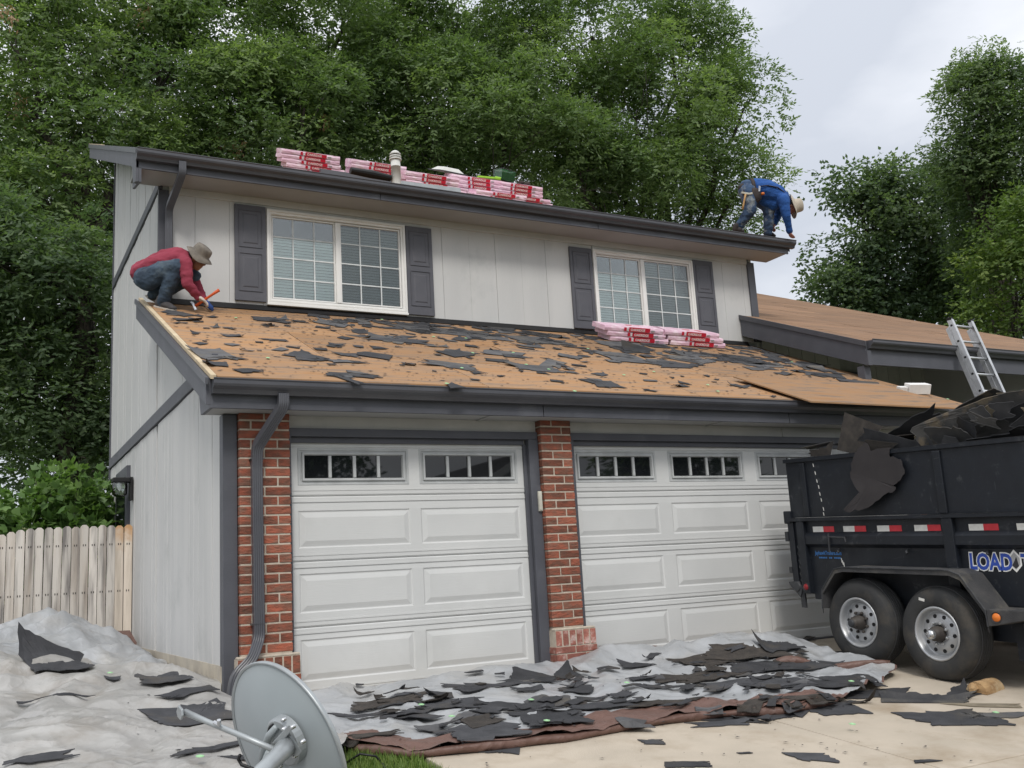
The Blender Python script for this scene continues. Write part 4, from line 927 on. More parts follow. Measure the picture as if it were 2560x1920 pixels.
def scrap(name, label, cx, cy, L_, W_, rot, surf, seed, mat=None, group=None, cat='scrap', lift=.008, **k):
    mat = mat or m_felt
    g = scrap_mesh(L_, W_, rot, lambda u, v: (u, v, surf(cx+u, cy+v)+lift-surf(cx, cy)), seed, mat, **k)
    o = g.build(name, mat, smoothsh=False, fix=False); o.location = (cx, cy, surf(cx, cy)); tag(o, label, cat, group); return o
def surf_low(x, y): return zlow(y)+.002
GF = 'felt scraps left on the lower roof'
# many small scraps on the lower roof
nsmall = 0; loose = Geo()
def roof_px(x, y): return onsurf(x, y, surf_low)
for i in range(1600):
    x = rsc.uniform(-.05, 8.85); yv = rsc.uniform(-.36, 3.2)
    dens_ = .16+.55*smooth(1.0, 2.8, yv)*(1 if x > 1.2 else .35)+.35*smooth(5., 7., x)*smooth(.8, 2.2, yv)+.12*smooth(1.2, .2, x)
    if yv > 2.75 and x < 1.6: continue
    if x > 5.8 and x < 8. and yv > 2.75: continue
    if x > 6.2 and yv < .5 and rsc.random() < .6: continue
    if rsc.random() > dens_*.72: continue
    L_ = min(.7, max(.06, rsc.lognormvariate(-1.75, .6))); W_ = L_*rsc.uniform(.3, .8)
    mt_ = m_felt if rsc.random() < .62 else m_feltgrey
    zone = ('by the left rake' if x < .8 else 'above the left garage door' if x < 3. and yv < 1.5 else 'below the first window' if x < 3.3 else 'above the middle brick pillar' if x < 5. and yv < 1.5 else 'below the plain wall between the windows' if x < 5.6 else 'above the wide garage door' if yv < 1.5 else 'round the pink bundles' if x < 8. else 'under the right wing rake')
    if L_ < .115 or nsmall > 185:
        q_ = scrap_mesh(L_, W_, rsc.gauss(0, .5), lambda u, v: (x+u, yv+v, surf_low(x+u, yv+v)+.008), i, mt_, n=16, rings=(1.,), jag=.2); k_ = len(loose.v); loose.v += q_.v; loose.f += [tuple(t+k_ for t in f) for f in q_.f]; loose.m += q_.m; continue
    scrap('felt_scrap', '%s torn %s felt scrap on the lower roof %s' % ('tiny' if L_ < .12 else 'small' if L_ < .22 else 'hand-sized' if L_ < .34 else 'long', 'black' if mt_ is m_felt else 'grey', zone), x, yv, L_, W_, rsc.gauss(0, .5), surf_low, i, mt_, GF, curl=rsc.choice((0, 0, .015, .03, .05)), curl_dir=rsc.uniform(0, 6.28), n=20 if L_ < .25 else 32, rings=(.55, 1.), jag=.2)
    nsmall += 1
    pass
for i in range(34):
    x = rsc.uniform(1.6, 8.7); yv = rsc.uniform(1.5, 3.1) if i % 4 else rsc.uniform(.3, 1.5)
    if 5.7 < x < 8. and yv > 2.6: continue
    L_ = rsc.uniform(.3, .75); W_ = L_*rsc.uniform(.3, .6); mt_ = rsc.choice((m_felt, m_feltgrey))
    zone = 'below the first window' if x < 3.3 else 'below the plain wall between the windows' if x < 5.6 else 'near the pink bundles' if x < 8. else 'under the right wing rake'
    scrap('felt_scrap', 'broad ragged %s felt remnant %s, %s' % ('black' if mt_ is m_felt else 'grey', zone, 'high up' if yv > 2.3 else 'half way down' if yv > 1.4 else 'low down'), x, yv, L_, W_, rsc.gauss(-.1, .4), surf_low, 3000+i, mt_, GF, curl=rsc.choice((0, 0, .03, .06)), curl_dir=rsc.uniform(0, 6.28), n=44, rings=(.4, .75, 1.), jag=.24, lift=.006)
# crumbs: too many and too small to count
g = loose; rc = random.Random(8)
for i in range(2600):
    x = rc.uniform(-.1, 8.9); yv = rc.uniform(-.4, 3.3); s = rc.uniform(.005, .034); a = rc.uniform(0, 3.14); z = surf_low(x, yv)+.004
    c_, s_ = math.cos(a)*s, math.sin(a)*s*.5
    g.add([(x-c_, yv-s_*.4, z-SL*s_*.4), (x+s_, yv-c_*.4, z-SL*c_*.4), (x+c_, yv+s_, z+SL*s_), (x-s_*.5, yv+c_*.5, z+SL*c_*.5)], [(0,1,2,3)])
tag(g.build('felt_crumbs', m_felt, fix=False), 'fine black felt crumbs scattered over the bare plywood of the lower roof', 'debris', kind='stuff')
# large named pieces on the lower roof
def rpx(px, py, L_, W_, rot, label, seed, mat=None, **k):
    p = roof_px(px, py); return scrap('felt_sheet', label, p[0], p[1], L_, W_, rot, surf_low, seed, mat, cat='felt sheet', **k)
rpx(530, 885, .42, .62, .2, 'torn felt flap overhanging the left rake of the lower roof', 501, m_feltgrey, curl=.05, curl_dir=2.6)
rpx(540, 912, .26, .24, .1, 'small curled black flap on the rake just above the lower gutter corner', 502, curl=.09, curl_dir=3.4)
rpx(1250, 883, .75, .42, -.25, 'long grey felt strip with a green nail cap in mid roof', 503, m_feltgrey, curl=.10, curl_dir=3.0, jag=.2)
rpx(760, 893, .34, .45, .9, 'pointed felt scrap alone on the plywood above the left garage door', 504, jag=.22)
rpx(1085, 826, 1.25, .55, -.1, 'widest grey felt remnant below the wall between the windows', 505, m_feltgrey, jag=.25)
rpx(985, 850, .95, .30, -.15, 'ragged black felt strip below the first window shutter', 506, jag=.28)
rpx(1180, 832, .8, .35, -.2, 'dark felt strip curled up near the middle of the wall', 507, curl=.06, curl_dir=.4, jag=.26)
rpx(1330, 850, .8, .6, .1, 'grey felt patch left of the pink bundles below the window', 508, m_feltgrey, jag=.2)
rpx(1545, 893, .75, .75, -.1, 'big black felt sheet lying in front of the lower roof bundles', 509, m_feltgrey, curl=.0, jag=.12)
rpx(1665, 912, .75, .5, .15, 'black felt sheet right below the second bundle stack', 510, jag=.15)
rpx(1590, 880, .16, .5, 1.3, 'black felt tongue curling upright before the bundle stack', 511, curl=.36, curl_dir=.1, jag=.12)
rpx(1570, 868, .85, .35, .0, 'grey felt draped against the lowest bundle', 512, m_feltgrey, curl=.06, curl_dir=1.5)
rpx(1730, 888, .6, .4, .3, 'bent felt piece leaning on the right bundle stack', 513, m_feltgrey, curl=.12, curl_dir=2.)
rpx(1850, 900, 1.1, .7, -.1, 'wide black felt layer near the right end of the upper wall', 514, jag=.2)
rpx(1930, 915, .9, .5, -.15, 'dark felt layer under the rake of the right wing', 515, m_feltgrey, jag=.22)
rpx(2060, 938, .9, .35, -.3, 'felt strip reaching down the right edge of the lower roof', 516, jag=.2)
rpx(1900, 925, .7, .3, -.1, 'brown flecked felt strip beside the loose plywood sheet', 517, m_feltgrey, jag=.25)
rpx(2140, 955, .8, .28, -.35, 'rolled felt strip at the right edge of the lower roof', 518, curl=.05, curl_dir=0.)
rpx(1130, 965, .2, .25, .2, 'felt scrap just above the lower gutter over the brick pillar', 519)
rpx(1515, 962, .4, .35, .1, 'dark leaf-shaped felt scrap above the lower gutter', 520)
rpx(870, 950, .16, .42, .3, 'pointed felt scrap touching the lower gutter', 521)
# loose plywood sheet over the gutter
zz = lambda y: zlow(y)+.030+.012*(y+.7)
sh = Geo().hexa([(6.02,-.70,zz(-.70)),(8.45,-.75,zz(-.75)),(8.42,.42,zz(.42)),(5.95,.40,zz(.40)),(6.02,-.70,zz(-.70)+.016),(8.45,-.75,zz(-.75)+.016),(8.42,.42,zz(.42)+.016),(5.95,.40,zz(.40)+.016)]).build('plywood_sheet', m_ply); tag(sh, 'fresh loose plywood sheet jutting past the lower gutter', 'plywood')
p = roof_px(2312, 985); c = empty('carton', (p[0]-.15, p[1], surf_low(p[0], p[1])), (.38, 0, -.2)); tag(c, 'small white carton lying on the right edge of the lower roof', 'carton')
Geo().box(-.16, .16, -.06, .06, .0, .13).build('box_body', m_carton, c, bevel=.006); Geo().box(-.28, -.165, -.03, .05, .0, .09).build('box_flap', m_carton, c, bevel=.004)
# green nail caps
capm = Geo().lathe([(.0,.006),(.010,.008),(.016,.004),(.024,.004),(.024,.0)], 14).mesh('nail_cap', m_green)
for px, py in ((955,801),(1084,844),(1165,848),(1182,885),(1283,884),(1316,914),(1372,926),(1117,962),(1155,923),(1437,981),(1560,940),(1635,932),(1470,874),(1795,981),(1770,965),(1980,907),(2370,1000),(2306,1007),(2210,970),(590,797),(670,898),(1900,960)):
    p = roof_px(px, py); o = obj('nail_cap', capm, None, 0, (p[0], p[1], p[2]+.012), (.41, 0, 0)); o.scale = (.8,)*3; tag(o, 'pale green plastic nail cap lying on the lower roof', 'nail cap', 'green nail caps on the lower roof')
# --- scraps on the ground
def sg(x, y):
    if x < .12: return tarp_left_h(x, y)
    if x < 5.4 and -2.78 < y: return max(drive_z(y)+.004, tarp_right_h(x, y) if in_tarp(x, y) else 0.-9)
    return drive_z(y)+.004
def in_tarp(x, y):
    for i in range(len(FR)-1):
        if FR[i][0] <= x <= FR[i+1][0]:
            t = (x-FR[i][0])/(FR[i+1][0]-FR[i][0]); return y > FR[i][1]+(FR[i+1][1]-FR[i][1])*t
    return False
def gpx(px, py, L_, W_, rot, label, seed, mat=None, name='felt_sheet', group=None, **k):
    p = onsurf(px, py, sg); k.setdefault('jag', .2)
    def flat(x, y): return sg(x, y)
    # sheets bridge the folds: rest on the local mean height
    hs = [sg(p[0]+a*L_*.3, p[1]+b*W_*.3) for a in (-1, 0, 1) for b in (-1, 0, 1)]; base = sum(hs)/9+.004
    if not (p[0] < .12 or in_tarp(p[0], p[1])):
        return scrap(name, label, p[0], p[1], L_, W_, rot, lambda x, y: drive_z(y)+.002, seed, mat, group, cat='felt sheet', lift=.004, **k)
    def surf(x, y): return .45*base + .55*sg(x, y) + .45*(drive_z(y)-drive_z(p[1])) + .006
    return scrap(name, label, p[0], p[1], L_, W_, rot, surf, seed, mat, group, cat='felt sheet', **k)
G1 = [(1000,1752,.95,.28,.25,'dark brown strip of felt reaching towards the dish behind the nail cap piece',m_brownsh,0,0),
 (1120,1768,.80,.42,.15,'broad black felt sheet lying before the middle of the left garage door',None,.0,0),
 (1290,1770,.95,.34,.12,'long black felt sheet with a green nail cap before the brick pillar',None,.02,0),
 (1210,1722,.75,.16,.1,'narrow jagged felt strip at the foot of the left garage door',None,.03,1.6),
 (1330,1697,.65,.32,-.2,'crumpled black felt heaped near the foot of the brick pillar',None,.10,2.2),
 (1420,1690,.26,.30,.4,'pointed felt flap standing up by the brick pillar',None,.22,1.2),
 (1045,1785,.22,.62,-.9,'rolled black felt tube with a green nail cap on top',None,.20,.1),
 (1205,1835,.72,.42,.2,'largest smooth black felt sheet at the brown edge of the tarp',None,0,0),
 (1370,1800,.70,.44,.05,'black felt sheet with pale print lines below the brick pillar',None,.0,0),
 (1255,1873,.30,.22,-.4,'square felt corner lying over the brown tarp edge',None,0,0),
 (930,1838,.50,.10,.35,'slim dark felt strip just right of the dish',m_brownsh,.02,0),
 (1065,1830,.30,.22,-.25,'grey shingle fragment with a pale corner on the silver tarp',m_feltgrey,0,0),
 (905,1800,.55,.12,.1,'thin felt strip half hidden by the dish rim',None,0,0),
 (1555,1745,.24,.18,.3,'small felt scrap in the middle of the silver tarp',None,.03,0),
 (1690,1765,.80,.14,.1,'long thin felt strip across the middle of the silver tarp',m_brownsh,0,0),
 (1500,1768,.60,.20,.2,'felt strip pointing right from the middle sheets',None,.0,0),
 (1770,1662,.80,.40,.1,'dark felt layer before the left panels of the wide door',m_brownsh,.03,1.),
 (1860,1640,.90,.40,.0,'bulging felt layer in the pile before the wide garage door',m_brownsh,.05,2.),
 (1950,1625,.50,.34,.2,'curled shingle strip on top of the pile near the trailer wheel',m_felt,.16,2.6),
 (1905,1672,1.0,.42,.05,'wide black felt layer in the middle of the pile left of the wheel',None,.02,0),
 (2010,1665,.85,.36,-.1,'flat felt layer on the pile beside the rear trailer wheel',None,.0,0),
 (2085,1640,.55,.22,-.1,'felt sheet tucked against the rear trailer wheel',None,.05,1.),
 (1760,1700,1.0,.36,.05,'lowest left felt layer of the pile on the silver tarp',m_brownsh,.02,3.),
 (1890,1718,1.1,.34,.0,'long felt layer along the front of the pile',None,.0,0),
 (2020,1705,.95,.34,-.15,'felt layer running from the pile towards the front wheel',None,.02,0),
 (2130,1700,.75,.34,-.25,'felt sheet between the two trailer wheels and the tarp',None,.0,0),
 (1780,1775,.70,.34,-.15,'black felt sheet with print lines near the brown front edge',None,.0,0),
 (1935,1765,.50,.26,.2,'black felt piece at the right front of the silver tarp',None,.0,0),
 (2000,1748,.75,.14,-.1,'brown felt strip at the right front of the silver tarp',m_brownsh,.0,0),
 (1805,1810,.55,.16,-.05,'felt piece lapping over the tarp front edge onto the concrete',None,.03,.5),
 (2090,1775,.50,.44,.1,'star-shaped black felt scrap on the bare concrete',None,0,0),
 (2180,1735,.80,.40,.0,'black felt sheet spilling off the tarp onto the concrete',None,.0,0),
 (2390,1795,.90,.55,-.1,'large jagged felt sheet on the concrete below the front wheel',None,.0,0),
 (2330,1752,1.15,.26,-.35,'curled strip of granule roofing lying before the front wheel',m_bedliner,.10,1.5),
 (2470,1765,.70,.18,-.2,'tan backed shingle strip at the right edge of the concrete',m_tan,0,0),
 (2520,1790,.60,.24,-.15,'grey shingle strip over black felt at the right edge',m_feltgrey,.02,0),
 (2420,1735,.42,.26,.6,'tilted black shingle leaning on the firewood chock',None,.10,1.),
 (2010,1893,.36,.24,-.3,'black felt scrap with two pale lines alone on the front concrete',None,0,0),
 (2318,1902,.20,.07,.1,'small felt sliver alone on the concrete at the bottom right',None,0,0),
 (1628,1855,.18,.13,-.2,'small dark scrap on the concrete just below the brown edge',None,0,0),
 (1720,1912,.30,.14,-.1,'felt scrap cut by the bottom edge of the picture',None,0,0),
 (1866,1883,.12,.03,.0,'tiny felt sliver on the concrete left of the lined scrap',None,0,0)]
for i, (px, py, L_, W_, rot, lab, mt, cu, cd) in enumerate(G1): gpx(px, py, L_, W_, rot-.35, lab, 700+i, mt, curl=cu, curl_dir=cd, jag=.15, n=56, rings=(.3, .6, .85, 1.))
G2 = [(140,1672,.62,.62,.3,'black felt sheet standing folded on the silver heap by the fence',.38,1.9),
 (500,1795,.75,.75,.2,'large smooth black felt sheet on the grey tarp left of the downspout',.0,0),
 (405,1700,.50,.34,.2,'curled black felt on the tarp below the side wall',.16,1.6),
 (455,1650,.16,.55,.3,'narrow felt strip standing upright against the foundation',.55,1.57),
 (480,1728,.60,.18,.5,'felt strip lying below the foundation',.08,0),
 (85,1903,.55,.11,.15,'long thin felt strip at the bottom left corner',.0,0),
 (560,1870,.60,.10,.35,'long dark felt strip reaching behind the feed arm of the dish',.0,0),
 (145,1735,.55,.05,.1,'thin dark felt strip across the fold of the left tarp',.0,0),
 (610,1905,.35,.12,.1,'felt piece below the dish bracket',.0,0),
 (290,1700,.20,.12,.2,'small dark scrap on the left tarp below the fence end',.03,0)]
for i, (px, py, L_, W_, rot, lab, cu, cd) in enumerate(G2): gpx(px, py, L_, W_, rot-.2, lab, 800+i, curl=cu, curl_dir=cd, jag=.12, n=48, rings=(.3, .6, .85, 1.))
# small loose scraps on the right tarp
litter = Geo()
for i in range(130):
    if i < 40: px = rsc.uniform(880, 2150); py = rsc.uniform(1690, 1815)-(px-900)*.03
    elif i < 90: px = rsc.gauss(1880, 190); py = rsc.gauss(1700, 45)
    else: px = rsc.gauss(1260, 240); py = rsc.gauss(1770, 40)
    if px > 2160 or py > 1830-(px-900)*.02: continue
    L_ = rsc.uniform(.06, .42); W_ = L_*rsc.uniform(.25, .6); mt_ = rsc.choice((m_felt, m_brownsh, m_felt, m_feltgrey)); tn_ = {'black_felt': 'black', 'brown_shingle': 'brown', 'grey_dusty_felt': 'grey'}[mt_.name]
    where = 'before the left garage door' if px < 1350 else 'below the middle brick pillar' if px < 1560 else 'on the pile before the wide door' if py < 1715 else 'at the right front of the tarp'
    where += ' close to the door foot' if py < 1700-(px-900)*.03 else ' near the brown front edge' if py > 1795-(px-900)*.03 else ' among the middle sheets'
    if L_ < .26:
        p = onsurf(px, py, sg); q_ = scrap_mesh(L_, W_, rsc.uniform(-.7, .7), lambda u, v: (p[0]+u, p[1]+v, .5*sg(p[0]+u, p[1]+v)+.5*p[2]+.03), i, mt_, n=16, rings=(.6, 1.), jag=.2, curl=rsc.choice((0, .02, .05)), curl_dir=rsc.uniform(0, 6.28)); k_ = len(litter.v); litter.v += q_.v; litter.f += [tuple(t+k_ for t in f) for f in q_.f]; litter.m += [rsc.choice((0, 0, 1))]*len(q_.f); continue
    gpx(px, py, L_, W_, rsc.uniform(-.7, .7), '%s %s felt bit %s' % ('small' if L_ < .2 else 'larger', tn_, where), 900+i, mt_, name='felt_scrap', group='loose felt bits on the right tarp', n=24, rings=(.55, 1.), curl=rsc.choice((0, .02, .05, .09)), curl_dir=rsc.uniform(0, 6.28))
rc = random.Random(21)
for i in range(150):
    px, py = rc.uniform(300, 2560), rc.uniform(1690, 1919); p = onsurf(px, py, sg); s_ = rc.uniform(.004, .02); a_ = rc.uniform(0, 6.28); c_, d_ = math.cos(a_)*s_, math.sin(a_)*s_
    litter.add([(p[0]-c_, p[1]-d_, p[2]+.006), (p[0]+d_*.5, p[1]-c_*.5, p[2]+.008), (p[0]+c_, p[1]+d_, p[2]+.006), (p[0]-d_*.4, p[1]+c_*.4, p[2]+.01)], [(0,1,2,3)], 0)
tag(litter.build('felt_litter', [m_felt, m_brownsh], fix=False), 'fine felt and shingle litter strewn over tarps and concrete', 'debris', kind='stuff')
for i, (px, py) in enumerate(((1054,1778),(1329,1765),(1368,1819),(1130,1808),(1568,1722),(2130,1718),(2133,1828),(2492,1798),(500,1913),(275,1697))):
    p = onsurf(px, py, sg); o = obj('nail_cap', capm, None, 0, (p[0], p[1], p[2]+.045), (.1, .05, 0)); o.scale = (.95,)*3; tag(o, 'bright green plastic nail cap among the scraps on the ground', 'nail cap', 'green nail caps on the ground')

# ================================================================ SHINGLE BUNDLES
BL, BW, BH = 1.0, .33, .066
def wavy_box(seed):
    rr = random.Random(seed); g = Geo(); nx, ny = 12, 4
    prof = []
    for i in range(nx+1):
        x = -BL/2+BL*i/nx
        ring = [(-BW/2, -BH/2), (-BW/2+.012, -BH/2-.002), (BW/2, -BH/2), (BW/2+.004, 0), (BW/2, BH/2), (0, BH/2+.004), (-BW/2+.01, BH/2+.001), (-BW/2-.003, .004)]
        g.v += [(x+rr.uniform(-.004, .004)*(1 if i in (0, nx) else 0), a+rr.uniform(-.003, .003), b+rr.uniform(-.003, .003)) for a, b in ring]
    n = 8
    for i in range(nx):
        for j in range(n): a = i*n+j; b = i*n+(j+1) % n; g.f.append((a, b, b+n, a+n))
    g.f.append(tuple(range(n))[::-1]); g.f.append(tuple(nx*n+j for j in range(n))); g.m = [0]*len(g.f)
    me = g.mesh('shingle_bundle', m_pink); return me
bun = [wavy_box(s) for s in range(4)]
labme = Geo().box(-.10, .26, -BW/2-.0085, -BW/2-.0065, -BH*.44, BH*.40).add([(-.10,-BW/2-.0085,BH*.44),(.26,-BW/2-.0085,BH*.44),(.26,.02,BH/2+.0065),(-.06,.02,BH/2+.0065)], [(0,1,2,3)]).mesh('red_label', m_redlab)
labme2 = Geo().box(-.185, -.145, -BW/2-.0085, -BW/2-.0065, -BH*.38, BH*.36).mesh('red_square', m_redlab)
txt = text_mesh('OAKRIDGE', .050, m_wprint, .0004, .0012); txt.transform(Matrix.Translation((-.075, -BW/2-.0092, -.019)) @ Matrix.Rotation(math.pi/2, 4, 'X'))
txt2 = Geo().box(.28, .34, -BW/2-.0078, -BW/2-.0065, -.012, .008).mesh('small_print', m_gprint)
logo = Geo().box(-.135, -.118, -BW/2-.0088, -BW/2-.0068, -.022, .020).box(-.118, -.108, -BW/2-.0088, -BW/2-.0068, .006, .020).box(-.118, -.108, -BW/2-.0088, -BW/2-.0068, -.022, -.008).mesh('bundle_mark', m_wprint)
def bundle(x, y, z, slope, label, group, k, rot=0., face=True, shift=0.):
    o = obj('shingle_bundle', bun[k % 4]); o.location = (x, y, z); o.rotation_euler = (math.atan(slope), 0, rot); tag(o, label, 'bundle', group)
    if face:
        for nm, me in (('red_label', labme), ('red_square', labme2), ('lettering', txt), ('small_print', txt2), ('bundle_mark', logo)):
            c = obj(nm, me, o); c.location = (shift, 0, 0)
    return o
ORD = ['bottom', 'second', 'third', 'fourth', 'fifth', 'sixth', 'seventh']
def stack(x0, y, zf, slope, cols, where, group, n0=0, rots=.01):
    """cols: x offset of each bundle from the bottom up"""
    nrm = Vector((0, -slope, 1)).normalized(); m = len(cols); rr = random.Random(int(x0*100))
    for i, dx in enumerate(cols):
        p = Vector((x0+dx+BL/2, y, zf(y)))+nrm*(BH/2+.012+i*(BH+.004))
        nm = 'topmost' if i == m-1 else (ORD[i]+(' from below' if i else ''))
        bundle(p.x, p.y, p.z, slope, 'pink wrapped shingle bundle, %s in %s' % (nm, where), group, i+n0, rr.uniform(-rots, rots), True, rr.uniform(-.02, .02))
GU, GL = 'shingle bundles on the upper roof', 'shingle bundles on the lower roof'
stack(2.42, 7.0, zup, .433, [.14, .10, .02, .0, .0], 'the leftmost stack on the upper roof', GU)
stack(3.62, 7.0, zup, .433, [.03, .02, .02, .0, .0], 'the stack left of the vent pipe', GU, 1)
stack(4.46, 6.62, zup, .433, [.16, .02, .0, .0], 'the stack right of the vent pipe', GU, 2)
stack(5.44, 6.9, zup, .433, [.10, .06, .02, .03, .0], 'the stack under the roof vent caps', GU, 3)
stack(6.36, 7.0, zup, .433, [.26, .20, .02, .01, .0], 'the stack under the green tub', GU, 0)
stack(5.72, 6.50, zup, .433, [.0, .04], 'the low front stack right of the pipe', GU, 2)
stack(5.80, 2.97, zlow, SL, [.12, .06, .0], 'the left stack below the second window', GL)
stack(6.83, 2.97, zlow, SL, [.14, .08, .0], 'the right stack below the second window', GL, 1)
# things lying on the upper roof stacks
nz = .925
cap = empty('roof_vent_cap', (5.52, 6.95, zup(6.95)+.43), (.4, 0, .1)); tag(cap, 'white louvred roof vent cap lying on the pink bundles', 'vent cap')
Geo().hexa([(-.24,-.2,0),(.24,-.2,0),(.24,.2,0),(-.24,.2,0),(-.15,-.13,.07),(.15,-.13,.07),(.15,.13,.07),(-.15,.13,.07)]).build('hood', m_pvc, cap, bevel=.008)
Geo().box(-.28, .28, -.24, .24, -.012, -.001).build('flange', m_gutter, cap)
tub = empty('plastic_tub', (6.68, 6.98, zup(6.98)+.405), (.25, 0, .2)); tag(tub, 'translucent tub full of green nail caps on the rightmost bundles', 'tub')
Geo().hexa([(-.15,-.12,0),(.15,-.12,0),(.15,.12,0),(-.15,.12,0),(-.165,-.135,.19),(.165,-.135,.19),(.165,.135,.19),(-.165,.135,.19)]).build('tub_body', m_tub, tub)
Geo().box(-.145, .145, -.115, .115, .004, .15).build('cap_fill', m_tubfill, tub)
Geo().box(-.172, .172, -.142, .142, .191, .205).build('lid', m_tub, tub, bevel=.005)
lt = Geo().beam((6.10,6.9,zup(6.9)+.42),(6.5,6.92,zup(6.9)+.45),.05,.03).tube([(6.46,6.9,zup(6.9)+.45),(6.56,6.86,zup(6.9)+.43)],.03,8).build('lime_tool_handle', m_lime); tag(lt, 'lime green tool handle lying beside the green tub', 'tool')
gl_ = empty('work_gloves', (7.08, 6.95, zup(6.95)+.40), (.4, 0, 0)); tag(gl_, 'brown work gloves dropped on the rightmost bundle stack', 'gloves')
for s in (-.06, .07): Geo().tube([(s-.06,0,.0),(s-.02,-.01,.03),(s+.03,0,.035),(s+.07,.01,.02)], [.022,.034,.034,.018], 8).build('glove', m_brownsh, gl_, smoothsh=True)
de = Geo().hexa([(2.95,6.3,zup(6.3)+.03),(4.15,6.1,zup(6.1)+.03),(4.15,6.2,zup(6.2)+.03),(2.95,6.4,zup(6.4)+.03),(2.95,6.3,zup(6.3)+.13),(4.15,6.1,zup(6.1)+.11),(4.15,6.2,zup(6.2)+.11),(2.95,6.4,zup(6.4)+.13)]).build('drip_edge_bundle', m_gutter); tag(de, 'long grey metal drip edge lengths lying left of the vent pipe', 'drip edge')
de = Geo().hexa([(3.85,5.4,zup(5.4)+.03),(5.0,5.4,zup(5.4)+.03),(5.0,5.5,zup(5.5)+.03),(3.85,5.5,zup(5.5)+.03),(3.85,5.4,zup(5.4)+.10),(5.0,5.4,zup(5.4)+.12),(5.0,5.5,zup(5.5)+.12),(3.85,5.5,zup(5.5)+.10)]).build('drip_edge', m_dishmetal); tag(de, 'single grey drip edge length right of the vent pipe', 'drip edge')
fr_ = Geo().tube([(2.98,5.0,zup(5.0)+.14),(3.3,5.0,zup(5.0)+.13),(3.62,5.0,zup(5.0)+.11)], [.06,.075,.06], 12, flat=.8).build('felt_roll', m_cable); tag(fr_, 'black roll of underlayment lying just left of the vent pipe', 'felt roll')
# ================================================================ FENCE
fence = empty('wooden_fence', (0, 5.2, .2)); tag(fence, 'weathered dog-eared picket fence running left from the side wall', 'fence')
rf = random.Random(12)
pw_, pt_ = .097, .018; npk = 17
for i in range(npk):
    x1 = -.012-i*.1025; x0 = x1-pw_; t = 1.60+rf.uniform(-.014, .012)
    if i >= 11: t -= (i-10.5)*.024
    zb = -.02; m = m_picketnew if i < 2 else m_picket
    e = .028; dx = rf.uniform(-.004, .004); dy = rf.uniform(-.004, .004)+ (0 if i < 11 else .0)
    pk = Geo().prism([(x0,0,zb),(x1,0,zb),(x1+dx,0,t-e),(x1-e+dx,0,t),(x0+e+dx,0,t),(x0+dx,0,t-e)], (0, pt_, 0)).build('picket', m, fence, bevel=.003)
    pk.location = (0, -.03+dy, 0)
    for zz in (1.36, .78, .2):
        for q in (.35, .62): Geo().box(x0+pw_*q-.005, x0+pw_*q+.005, -.0025, .0, zz-.014, zz+.010).build('nail_mark', m_nail, pk)
for zz in (.2, .8, 1.36): Geo().box(-2.4, -.02, -.008, .03, zz-.04, zz+.04).build('rail', m_picket, fence)
for xx in (-.08, -1.7): Geo().box(xx-.045, xx+.045, .031, .12, -.2, 1.5).build('fence_post', m_picket, fence)

# ================================================================ DUMP TRAILER
TX, TY, TSL = 5.62, -.62, .057
trl = empty('dump_trailer', (TX, TY, 0.)); tag(trl, 'black tandem-axle dump trailer backed up to the wide garage door', 'trailer')
# local: u = distance forward from the tailgate, h = height; forward is -Y and tips slightly downhill
def T(x, u, h): return (x, -u, h-TSL*u)
TLN, TWD = 4.6, 2.05
def tbox(g, x0, x1, u0, u1, h0, h1, mi=0):
    return g.hexa([T(x0,u0,h0),T(x1,u0,h0),T(x1,u1,h0),T(x0,u1,h0),T(x0,u0,h1),T(x1,u0,h1),T(x1,u1,h1),T(x0,u1,h1)], mi)
def tpart(name, mat, *boxes, parent=trl, bevel=.0):
    g = Geo()
    for b in boxes: tbox(g, *b)
    return g.build(name, mat, parent, bevel=bevel)
tpart('bed_floor', m_black, (.02, TWD-.02, .05, TLN, .54, .60))
tpart('far_side', m_black, (TWD-.05, TWD, .05, TLN, .54, 1.88))
tpart('front_wall', m_black, (.03, TWD-.05, TLN-.05, TLN, .54, 1.88))
tpart('tailgate', m_black, (.03, TWD-.05, .02, .06, .56, 1.28))
# near side: lower wall with its pressed step, then the raised extension panels
def prof(u0, u1, pr, name, mat=m_black, th=.03):
    g = Geo(); n = len(pr)
    g.v = [T(x, u, h) for u in (u0, u1) for x, h in pr] + [T(x+th, u, h) for u in (u0, u1) for x, h in pr]
    for j in range(n-1):
        g.f.append((j, j+1, n+j+1, n+j)); g.f.append((2*n+j, 3*n+j, 3*n+j+1, 2*n+j+1))
    for k0 in (0, n): 
        for j in range(n-1): g.f.append((k0+j, k0+2*n+j, k0+2*n+j+1, k0+j+1))
    g.f += [(0, n, 3*n, 2*n), (n-1, 2*n-1, 4*n-1, 3*n-1)]
    g.m = [0]*len(g.f); return g.build(name, mat, trl)
step = [(.0, 1.262), (.0, 1.15), (-.035, 1.112), (-.035, 1.035), (.012, 1.0), (.012, .70), (.012, .545)]
for a, b in ((.215, 1.86), (1.97, 3.6), (3.71, TLN)): prof(a, b, step, 'side_panel')
for a, b in ((.12, .214), (1.861, 1.969), (3.601, 3.709)):
    g = Geo(); tbox(g, -.045, .03, a, b, .545, 1.262); g.build('side_post', m_black, trl, bevel=.006)
prof(.03, .118, [(.0, 1.25), (.0, .60)], 'rear_post')
tpart('lower_rail', m_black, (-.05, .02, .0, TLN, 1.263, 1.296), bevel=.004)
tpart('rail_edge_wear', m_blackedge, (-.0515, -.03, .05, TLN, 1.2965, 1.299))
for a, b in ((.02, .26), (.262, 1.86), (1.862, 3.6), (3.602, TLN)):
    tpart('extension_panel', m_black, (.0, .02, a, b, 1.30, 1.862))
